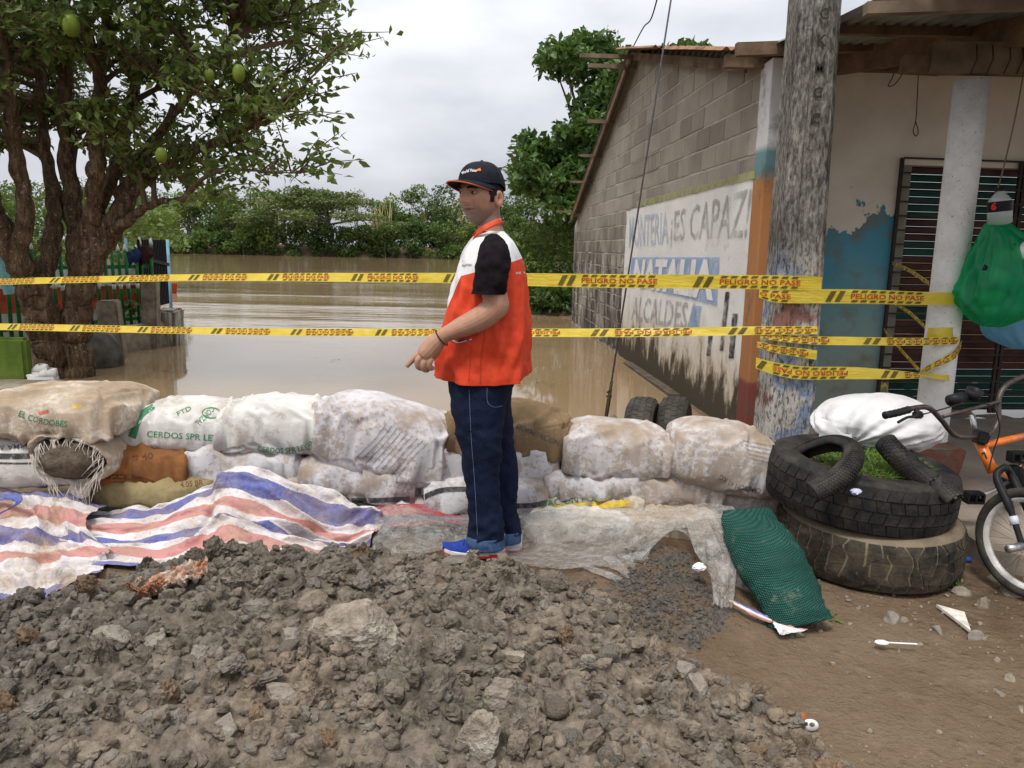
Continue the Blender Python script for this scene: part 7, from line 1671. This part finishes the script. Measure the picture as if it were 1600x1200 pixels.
# shoes
M_SHB = plain('shoe_blue', (.018, .042, .27), .55, 90, .3, .5); M_SHW = plain('shoe_white', (.70, .70, .71), .5, 20, .1); M_SHR = plain('shoe_red', (.62, .055, .04), .5, 20, .15); M_SHY = plain('shoe_gum', (.55, .22, .05), .6, 10)
def shoe(x0, x1, yb, dyv, yaw=0.0):
    c = mp((x0 + x1) / 2, yb, dyv); L_ = .285; z0 = c.z + .002
    root = empty('shoe', V(c.x, c.y, z0)); root.parent = man; root['label'] = 'blue running shoe with white heel and red sole'
    def pt(u, w, h):                                                      # u: 0 toe .. 1 heel
        xx, yy = (u - .5) * L_, w; cy_, sy_ = math.cos(yaw), math.sin(yaw); return V(c.x + xx * cy_ - yy * sy_, c.y + xx * sy_ + yy * cy_, z0 + h + (.014 * max(0, .22 - u) / .22) ** 1)
    def wid(u): return .048 * (math.sin(math.pi * min(1, max(.0, (u + .02) / 1.06))) ** .42) * (1 - .16 * math.exp(-((u - .62) / .2) ** 2))
    def top(u): return .048 + .022 * smoothstep(.05, .35, u) + .038 * smoothstep(.35, .62, u)
    rg = []
    for i in range(25):
        u = .012 + .976 * i / 24; ring = []
        for j in range(24):
            a = 6.283 * j / 24; ring.append(pt(u, wid(u) * math.copysign(abs(math.cos(a)) ** .8, math.cos(a)) * (1 if math.sin(a) < 0 else 1 - .35 * math.sin(a)), .022 + (float(top(u)) - .022) * max(0, math.sin(a)) ** .8 if math.sin(a) > 0 else .022))
        rg.append(ring)
    up = MB(); up.rings(rg[:18]); up.build('upper', M_SHB, root)
    MB().rings(rg[17:]).build('heel', M_SHW, root)
    for nm, h0, h1, m, gr_ in (('midsole', .012, .027, M_SHW, 1.06), ('outsole', 0, .0125, M_SHR, 1.05)):
        rg = []
        for hh_ in (h0, h1):
            rg.append([pt(u, w * gr_, hh_) for u, w in [(.0 + 1.0 * i / 20, wid(i / 20)) for i in range(21)]] + [pt(u, -w * gr_, hh_) for u, w in [(1 - i / 20, wid(1 - i / 20)) for i in range(1, 20)]])
        MB().rings(rg, smooth=False).build(nm, m, root)
    hl = [[pt(u, w * 1.1, h) for u, w in [(.72 + .30 * i / 10, max(.004, wid(min(1, .72 + .28 * i / 10)))) for i in range(11)]] + [pt(u, -w * 1.1, h) for u, w in [(1.02 - .30 * i / 10, max(.004, wid(min(1, 1 - .28 * i / 10)))) for i in range(1, 10)]] for h in (.004, .020)]
    MB().rings(hl, smooth=False).build('heel_clip', M_SHR, root)
    for k in range(4):
        u = .34 + .055 * k; MB().tube([pt(u, -.03, float(top(u)) * .86), pt(u + .01, -.0, float(top(u)) + .004), pt(u, .03, float(top(u)) * .86)], .003, 6).build('lace', M_SHB, root)
    P_ = [pt(.40, -.0475, .032), pt(.52, -.0435, .05), pt(.66, -.0415, .044), pt(.76, -.0425, .03)]; MB().tube(catmull(P_, 5), [.002] * 16, 6).build('stripe', M_SHW, root)
shoe(690, 790, 868, -.10); shoe(722, 818, 862, .11)
# bracelet
P_ = [mp(690 + 11.5 * math.cos(a) * .5 + 0 * a, 528 + 13.5 * math.sin(a), -.225 - .036 * math.cos(a) * 1.0) for a in [6.283 * k / 24 for k in range(25)]]
w0 = mp(690, 528, -.226); ax = (mp(679, 537, -.225) - mp(700, 521, -.23)).normalized(); e1 = ax.cross(V(0, 0, 1)).normalized(); e2 = ax.cross(e1)
tag(MB().tube([w0 + (e1 * math.cos(a) + e2 * math.sin(a)) * .0375 for a in [6.283 * k / 32 for k in range(33)]], .0028, 8).build('bracelet', plain('dark_bracelet', (.06, .025, .02), .4)), 'thin dark bracelet on the wrist of the man', 'bracelet')
# ================================================================== BICYCLE, HANGING BAGS, LEFT-BANK THINGS
bike = empty('bicycle', atZ(1600, 920, 0), 'small black and orange bicycle parked at the right edge', 'bicycle')
M_ORG = plain('orange_frame', (.62, .15, .02), .3, 25, .2, .1); M_BLK = plain('black_metal', (.016, .016, .018), .4, 20, .3); M_STEEL = plain('steel', (.42, .42, .43), .3, 20, .1, .1, Metallic=.8); M_RIM = plain('silver_rim', (.55, .54, .52), .4, 20)
def bp(px, py, Y): return atY(px, py, Y)
M_BAR = plain('rusty_bar', (.045, .028, .026), .35, 40, .5, .2)
hub = bp(1612, 838, 3.16); WR = .245; wx = V(.42, -.91, 0).normalized(); wn = wx.cross(V(0, 0, 1)).normalized()
hub.z = WR + .012
def wheel(hub, wn, nm='wheel'):
    w = empty(nm, hub); w.parent = bike; w.matrix_parent_inverse = parent_world(bike).inverted()
    prof = [(WR - .030 + .022 * math.cos(a) + .008, .022 * math.sin(a)) for a in [6.283 * k / 14 for k in range(15)]]
    lathe(hub, prof, wn, 56).build('tyre', M_RUBW, w); lathe(hub, [(WR - .042, -.013), (WR - .060, -.011), (WR - .062, .011), (WR - .042, .013)], wn, 56).build('rim', M_RIM, w)
    x = wn.orthogonal().normalized(); y = wn.cross(x)
    for k in range(28):
        a = 6.283 * k / 28; s_ = 1 if k % 2 else -1; d = x * math.cos(a) + y * math.sin(a); d2 = x * math.cos(a + .5 * (1 if k % 4 < 2 else -1)) + y * math.sin(a + .5 * (1 if k % 4 < 2 else -1))
        MB().tube([hub + wn * s_ * .025 + d2 * .018, hub + d * (WR - .06)], .0011, 4).build('spoke', M_STEEL, w)
    MB().tube([hub - wn * .05, hub + wn * .05], .017, 10).build('hub', M_STEEL, w)
    return w
wheel(hub, wn)
MB().tube([hub - wn * .06, hub - wn * .15], .018, 10).build('axle_peg', M_STEEL, bike); MB().tube([hub + wn * .06, hub + wn * .15], .018, 10).build('axle_peg', M_STEEL, bike)
crown_b = bp(1563, 733, 3.34); hd0 = bp(1552, 738, 3.36); hd1 = bp(1530, 690, 3.42)
top_hub = hub + V(0, 0, WR + .06)
crown_b = V(hub.x * .35 + crown_b.x * .65, crown_b.y, crown_b.z)
for s_ in (-1, 1):
    a = hub + wn * s_ * .055; kx = crown_b + wn * s_ * .05
    MB().tube(catmull([crown_b + V(0, 0, .01), kx - V(0, 0, .03), kx.lerp(a, .5), a], 6), [.016] * 7 + [.018] * 6 + [.013] * 6, 10).build('fork_leg', M_BLK, bike)
    q = kx.lerp(a, .62); MB().tube([q, q.lerp(a, .28)], .0195, 10).build('fork_sticker', plain('grey_sticker', (.45, .47, .52), .4), bike)
MB().tube([hd0, hd1], .024, 12).build('head_tube', M_ORG, bike)
vs_, fs, _ = text_mesh('T', .05); hx_ = (hd1 - hd0).normalized(); sx_ = hx_.cross(V(0, -1, .2)).normalized() * -1; cfr = hd0.lerp(hd1, .55) + (CAM - hd0).normalized() * .0245
MB().add([cfr + sx_ * (u - .5) * .028 + hx_ * (v - .5) * .032 for u, v in vs_], fs).build('frame_mark', M_BLK, bike)
stem0 = hd1 + (hd1 - hd0) * .28; stem1 = bp(1518, 652, 3.45)
MB().tube([hd1, stem0], .020, 10).build('headset', M_BLK, bike); MB().tube([stem0, bp(1519, 648, 3.46)], .012, 10).build('stem', M_STEEL, bike)
me = MB().box(stem0.lerp(hd1, .3) + V(0, -.03, .0), (.06, .06, .06), Matrix.Rotation(.25, 3, 'Y')).mesh('clamp', M_BLK); bevel_mesh(me, .01, 2); link('stem_clamp', me, bike)
ba = [(1398, 645, 3.14), (1432, 637, 3.18), (1452, 638, 3.22), (1470, 655, 3.26), (1492, 680, 3.32), (1518, 683, 3.38), (1548, 676, 3.44), (1560, 655, 3.47), (1561, 622, 3.5), (1575, 600, 3.53), (1610, 584, 3.58), (1650, 572, 3.62)]
MB().tube(catmull([bp(*p) for p in ba], 6), .0115, 10).build('handlebar', M_BAR, bike)
MB().tube([bp(1474, 651, 3.27), bp(1562, 627, 3.49)], .009, 8).build('crossbar', M_BAR, bike)
MB().tube(catmull([bp(1382, 649, 3.12), bp(1402, 645, 3.14), bp(1420, 640, 3.17)], 6), [.016, .0165, .015, .0165, .015, .0165, .015, .0165, .015, .0165, .015, .0165, .016], 12).build('grip', M_BLK, bike)
MB().tube(catmull([bp(1432, 638, 3.17), bp(1432, 650, 3.15), bp(1418, 652, 3.12), bp(1403, 660, 3.1)], 5), [.011] * 6 + [.006] * 10, 8).build('brake_lever', M_BLK, bike)
me = MB().box(bp(1434, 648, 3.16), (.04, .03, .03)).mesh('lever_clamp', M_BLK); bevel_mesh(me, .006, 2); link('lever_clamp', me, bike)
MB().tube(catmull([bp(1440, 648, 3.16), bp(1470, 640, 3.2), bp(1510, 630, 3.3), bp(1550, 635, 3.36), bp(1562, 670, 3.36), bp(1552, 705, 3.35), bp(1545, 735, 3.32)], 6), .0032, 6).build('brake_cable', M_BLK, bike)
mb = MB(); c = bp(1515, 622, 3.42); mb.tube([bp(1484, 626, 3.38), bp(1506, 620, 3.41)], [.026, .024], 12); 
mb.build('lamp_body', M_BLK, bike); lathe(bp(1521, 615, 3.42), [(.022, -.02), (.034, -.02), (.036, .02), (.030, .02), (.022, -.01)], (0.1, -.35, 1), 24).build('holder_ring', M_BLK, bike)
seat_c = V(2.75, 4.15, .55)
tt0 = hd1.lerp(hd0, .15); dt0 = hd1.lerp(hd0, .85); bb = bp(1585, 748, 3.98); st_ = bp(1640, 672, 4.05)
MB().tube([tt0, st_], .017, 10).build('top_tube', M_ORG, bike); MB().tube([dt0, bb], .019, 10).build('down_tube', M_ORG, bike); MB().tube([bb, st_, st_ + (st_ - bb) * .35], .016, 10).build('seat_tube', M_ORG, bike)
rh = bp(1690, 760, 4.5); rh.z = WR + .12; wheel(rh, V(.85, -.5, 0).normalized() if False else wn, 'wheel')
for s_ in (-1, 1):
    MB().tube([bb + wn * s_ * .03, rh + wn * s_ * .06], .010, 8).build('chain_stay', M_BLK, bike)
me = MB().box(st_ + (st_ - bb) * .38, (.13, .24, .05), Matrix.Rotation(.6, 3, 'Z')).mesh('saddle', M_BLK); bevel_mesh(me, .02, 3); link('saddle', me, bike)
lathe(bb, [(.012, -.006), (.075, -.004), (.078, 0), (.075, .004), (.012, .006)], wn, 32).build('chainring', M_BLK, bike)
pd0 = bp(1521, 777, 3.78); pd1 = bp(1590, 714, 4.0)
for q in (pd0, pd1):
    MB().tube([bb, q + V(.03, 0, 0)], .009, 8).build('crank_arm', M_STEEL, bike); pe = empty('pedal', q); pe.parent = bike; pe.matrix_parent_inverse = parent_world(bike).inverted()
    for dz in (-.024, .024): MB().box(q + V(0, 0, dz), (.085, .06, .009)).build('cage', M_BLK, pe)
    for dx in (-.04, 0, .04): MB().box(q + V(dx, 0, 0), (.008, .06, .04)).build('cage', M_BLK, pe)

# ---- bags hung on a cord beside the column
def thin_plastic(name, c, alpha=.55, rough=.25):
    t = NT(name); p = t.n('ShaderNodeNewGeometry').outputs['Position']; t.bump(t.noise(t.mapn(p, (1, 1, .45)), 16, 3, .5, 1.), .35, .015); t.fin(tuple(k * .8 for k in c), .18)
    tl = t.n('ShaderNodeBsdfTranslucent'); tl.inputs[0].default_value = (*c, 1); m0 = t.n('ShaderNodeMixShader'); m0.inputs[0].default_value = .4; t.t.links.new(t.b.outputs[0], m0.inputs[1]); t.t.links.new(tl.outputs[0], m0.inputs[2])
    tr = t.n('ShaderNodeBsdfTransparent'); tr.inputs[0].default_value = (*[min(1, k * 1.4 + .25) for k in c], 1); mx = t.n('ShaderNodeMixShader'); mx.inputs[0].default_value = alpha
    t.t.links.new(tr.outputs[0], mx.inputs[1]); t.t.links.new(m0.outputs[0], mx.inputs[2]); t.t.links.new(mx.outputs[0], t.o.inputs[0]); return t.m
M_GBAG = thin_plastic('green_film', (.02, .48, .22), .52); M_BBAG = thin_plastic('blue_film', (.28, .60, .85), .72)
HY = 4.42
def hang_bag(name, label, rows, mat, dY, seed, dep=.12):
    root = empty(name, atY(rows[0][1], rows[0][0], HY + dY), label, 'bag', 'plastic bags hanging by the column'); R = []
    for py, xl, xr, hd in rows:
        c = atY((xl + xr) / 2, py, HY + dY); k = (c - CAM).dot(FW) / F; R.append((c, (xr - xl) / 2 * k, hd))
    C = catmull([r_[0] for r_ in R], 8); Q = catmull([V(r_[1], r_[2], 0) for r_ in R], 8); rg = []
    for i, (c, q) in enumerate(zip(C, Q)):
        rg.append([c + V(q.x * math.cos(a), q.y * math.sin(a), 0) * (1 + .10 * mnoise.noise(V(math.cos(a) * 1.6, math.sin(a) * 1.6, i * .10 + seed)) + (.20 - .10 * i / len(C)) * (1 - 2.5 * abs(mnoise.noise(V(math.cos(a) * 4, math.sin(a) * 4, i * .05 + seed)))) + .015 * mnoise.noise(V(math.cos(a) * 9 + i * .2, math.sin(a) * 9, i * .12))) for a in [6.283 * j / 96 for j in range(96)]])
    MB().rings(rg, cap=True).build('film', mat, root); return root
gb = hang_bag('green_bag', 'translucent green plastic bag of empty bottles hanging by the column', [(338, 1550, 1566, .02), (352, 1541, 1580, .04), (375, 1532, 1606, .09), (400, 1522, 1616, .115), (430, 1510, 1620, .13), (455, 1502, 1617, .14), (478, 1502, 1606, .14), (495, 1514, 1592, .11), (507, 1530, 1570, .06), (511, 1542, 1560, .02)], M_GBAG, 0, 3)
for pts in ([(1520, 405, .03), (1536, 370, .02), (1552, 345, 0), (1558, 330, -.03)], [(1605, 420, -.08), (1585, 385, -.10), (1600, 372, -.08), (1640, 366, -.06)]):
    Cs = catmull([atY(x, y, HY + d_) for x, y, d_ in pts], 8); n_ = len(Cs) - 1
    MB().grid(lambda u, v: Cs[round(u * n_)] + V((v - .5) * .05 * (1 - .6 * u), -.02 * math.sin(v * 9), .02 * (v - .5)), n_, 6).build('handle', M_GBAG, gb)
bb_ = hang_bag('blue_bag', 'light blue plastic bag hanging behind the green bag', [(400, 1600, 1625, .04), (440, 1580, 1650, .09), (480, 1552, 1665, .12), (510, 1540, 1668, .13), (532, 1552, 1660, .11), (545, 1580, 1640, .05)], M_BBAG, .22, 8)
P_ = [atY(1600, 110, HY), atY(1585, 190, HY), atY(1566, 270, HY), atY(1556, 302, HY)]
tag(MB().tube(catmull(P_, 5), .004, 6).build('brown_rope', plain('cord_brown', (.16, .11, .08), .8)), 'brown cord hanging from the porch beam down to the bottle', 'rope')
def bottle(label, c, ax, L_, r0, mat, band=None, cap=None, group='empty bottles in the hanging green bag'):
    root = empty('bottle', c, label, 'bottle', group); prof = [(r0 * .5, 0), (r0, .01), (r0, L_ * .35), (r0 * .94, L_ * .45), (r0, L_ * .55), (r0 * .95, L_ * .68), (r0 * .5, L_ * .86), (r0 * .36, L_ * .9), (r0 * .36, L_)]
    lathe(c, prof, ax, 24).build('body', mat, root)
    if band: lathe(c, [(r0 * 1.02, L_ * .38), (r0 * 1.02, L_ * .66)], ax, 24).build('label_band', band, root)
    lathe(c, [(.001, L_ * 1.03), (r0 * .42, L_ * 1.03), (r0 * .42, L_ * .93)], ax, 16).build('cap', cap or M_BLK, root); return root
t = NT('clear_pet'); t.fin((.62, .66, .64), .12); tr = t.n('ShaderNodeBsdfTransparent'); mx = t.n('ShaderNodeMixShader'); mx.inputs[0].default_value = .45; t.t.links.new(tr.outputs[0], mx.inputs[1]); t.t.links.new(t.b.outputs[0], mx.inputs[2]); t.t.links.new(mx.outputs[0], t.o.inputs[0]); M_PET = t.m
M_GPET = plain('green_pet', (.06, .28, .12), .2, 6); kk = HY / F
lb = bottle('upright clear bottle with black and red label on top of the green bag', atY(1562, 352, HY - .02), V(-.12, 0, 1), .20, .062, M_PET, plain('black_label', (.014, .013, .016), .4))
vs_, fs, _ = text_mesh('6', .05); cc = atY(1557, 323, HY - .085); MB().add([cc + V(-.03 + .03 * u, 0, -.02 + .045 * v) for u, v in vs_], fs).build('label_digit', plain('red_digit', (.55, .03, .03), .4), lb)
for i, (x, y, dy_, ax, L_, r0, m, lab) in enumerate([(1540, 425, .02, (.5, -.3, .7), .2, .045, M_GPET, 'green bottle lying in the upper part of the green bag'), (1575, 440, -.03, (-.7, -.2, .3), .2, .04, M_PET, 'clear bottle lying across the middle of the green bag'), (1525, 470, .0, (.9, .1, .2), .2, .042, M_GPET, 'green bottle at the bottom of the green bag'),
                                             (1590, 395, -.05, (.1, -.9, .2), .1, .05, plain('white_cup', (.62, .64, .62), .4), 'white bottle base showing at the top right of the green bag'), (1560, 485, .03, (-.9, .2, .1), .17, .04, M_PET, 'clear bottle at the very bottom of the green bag')]):
    bottle(lab, atY(x, y, HY + dy_), V(*ax), L_, r0, m)
# ---- left bank: shoes, sack, pots, cloth
M_TRAIN = plain('trainer_white', (.60, .59, .57), .6, 20, .15)
def trainer(label, px, py, yaw, z):
    p = atZ(px, py, z); root = empty('trainer', p, label, 'shoe', 'white trainers on the slab'); L_ = .30; rg = []
    cy_, sy_ = math.cos(yaw), math.sin(yaw)
    def pt(u, w, h): return p + V(((u - .5) * L_) * cy_ - w * sy_, ((u - .5) * L_) * sy_ + w * cy_, h)
    for i in range(17):
        u = .02 + .96 * i / 16; w = .052 * math.sin(math.pi * min(1, (u + .03) / 1.08)) ** .45; tp = .05 + .06 * float(smoothstep(.3, .65, u))
        rg.append([pt(u, w * math.cos(a), .02 + (tp - .02) * max(0, math.sin(a)) ** .8 if math.sin(a) > 0 else .02) for a in [6.283 * j / 16 for j in range(16)]])
    MB().rings(rg).build('upper', M_TRAIN, root); rg = [[pt(u, .056 * s_ * math.sin(math.pi * min(1, (u + .03) / 1.08)) ** .45, h) for s_, u in [(1, i / 12) for i in range(13)] + [(-1, 1 - i / 12) for i in range(1, 12)]] for h in (0, .024)]
    MB().rings(rg, smooth=False).build('sole', M_WPL, root); MB().tube([pt(.72, -.03, .105), pt(.85, 0, .112), pt(.72, .03, .105)], .008, 6).build('collar', plain('trainer_grey', (.25, .25, .26), .7), root)
trainer('white trainer on the slab beside the calabash trunk, the front one', 66, 592, .1, .09); trainer('white trainer on the slab, resting behind the front one', 58, 584, -.35, .13)
p = atZ(148, 575, 0); sv, sf = ico(4); q = sv * np.array([.24, .22, .34]) * (1 + .15 * fbm(sv * 2 + 3, 3))[:, None]; q[:, 0] += .12 * -q[:, 2]
tag(link('grey_sack', np_mesh('grey_sack', q + np.array([p.x, p.y + .15, .12]), sf, M_WETSACK)), 'wet grey sack slumped at the water right of the trunk', 'sack')
p = atZ(270, 458, 0); lathe_m = lathe(V(p.x, p.y, -.02), [(.01, .0), (.10, 0), (.14, .30), (.15, .31), (.13, .31), (.09, .05)], (0, 0, 1), 20)
tag(lathe_m.build('red_pot', plain('red_plastic', (.46, .09, .035), .5)), 'red plastic pot at the water beside the blue post', 'pot')
def cloth(label, pts, c, seed): drape('hanging_cloth', label, 'cloth', pts, plain('cloth_%d' % seed, c, .85, 30), 30, 20, .03, seed, fr=(4, 2))
cloth('dark maroon cloth hanging on the end of the green fence', [[(214, 392, 11.0), (228, 386, 11.0), (240, 390, 11.1)], [(216, 405, 10.95), (228, 402, 10.95), (240, 400, 11.05)], [(220, 418, 10.95), (226, 414, 10.95), (232, 410, 11.05)]], (.035, .014, .018), 41)
cloth('dark blue cloth draped over the green pickets', [[(198, 396, 10.9), (210, 388, 10.9), (222, 394, 11.0)], [(200, 408, 10.85), (210, 402, 10.85), (220, 404, 10.9)], [(203, 420, 10.85), (208, 414, 10.85), (214, 412, 10.9)]], (.02, .035, .09), 42)
tag(MB().bar(atY(-6, 372, 9.3), atY(14, 460, 9.3), .05, .12).build('cyan_board', plain('cyan_paint', (.20, .42, .42), .7)), 'leaning light cyan board at the left edge behind the tree', 'board')
shrub_px('garden_shrub', 'dark green shrub behind the calabash trunks', 'shrub', [(-120, 300), (140, 290), (200, 330), (190, 395), (100, 420), (-120, 430)], 12.5, 15, 4200, .13, L_MID, 31, (-8.0, 13.5, .1), .08, cl=60, cr=.4)
shrub_px('garden_shrub', 'low green plants seen between the fence pickets', 'shrub', [(-60, 440), (120, 440), (215, 480), (220, 520), (120, 520), (-60, 510)], 11.0, 12.5, 1800, .11, L_MID, 32, (-6.9, 11.8, .05), .03, cl=36, cr=.22, limbs=3)
shrub_px('garden_shrub', 'bright green bush beyond the fence below the low branch', 'shrub', [(190, 330), (270, 335), (285, 375), (250, 390), (180, 385)], 22, 26, 1800, .2, L_PALE, 33, (-11.3, 24, .0), .06, cl=30, cr=.55, limbs=3)
p = atZ(945, 664, .0); v, f = rock_mesh(201, 4, .15, 5, 0); tag(link('anchor_stone', np_mesh('anchor_stone', v * np.array([.13, .11, .09]) + np.array([p.x, p.y + .03, .03]), f, M_STONE)), 'grey stone at the foot of the guy wire', 'stone')

# things adrift on the flood
for lab, px, py, n_, sp_, sd__ in [('clump of floating leaves on the calm water near the streaked pier', 277, 579, 22, .05, 3), ('few floating leaves under the calabash tree', 205, 606, 10, .09, 4), ('thin line of floating scum and leaves right of the man', 846, 600, 14, .10, 6), ('floating leaves drifting in the middle of the flooded street', 520, 560, 8, .14, 7)]:
    p = atZ(px, py, WATER_Z + .006); r_ = np.random.RandomState(sd__); pts = r_.normal(size=(n_, 3)) * np.array([sp_, sp_, 0]) + np.array(p); v, f = leaf_cloud(pts, .05, sd__, .97, .4, .05); v[:, 2] = p.z + (v[:, 2] - p.z) * .15
    tag(link('floating_leaves', np_mesh('floating_leaves', v, f, L_OLIVE, False)), lab, 'leaves', kind='stuff')
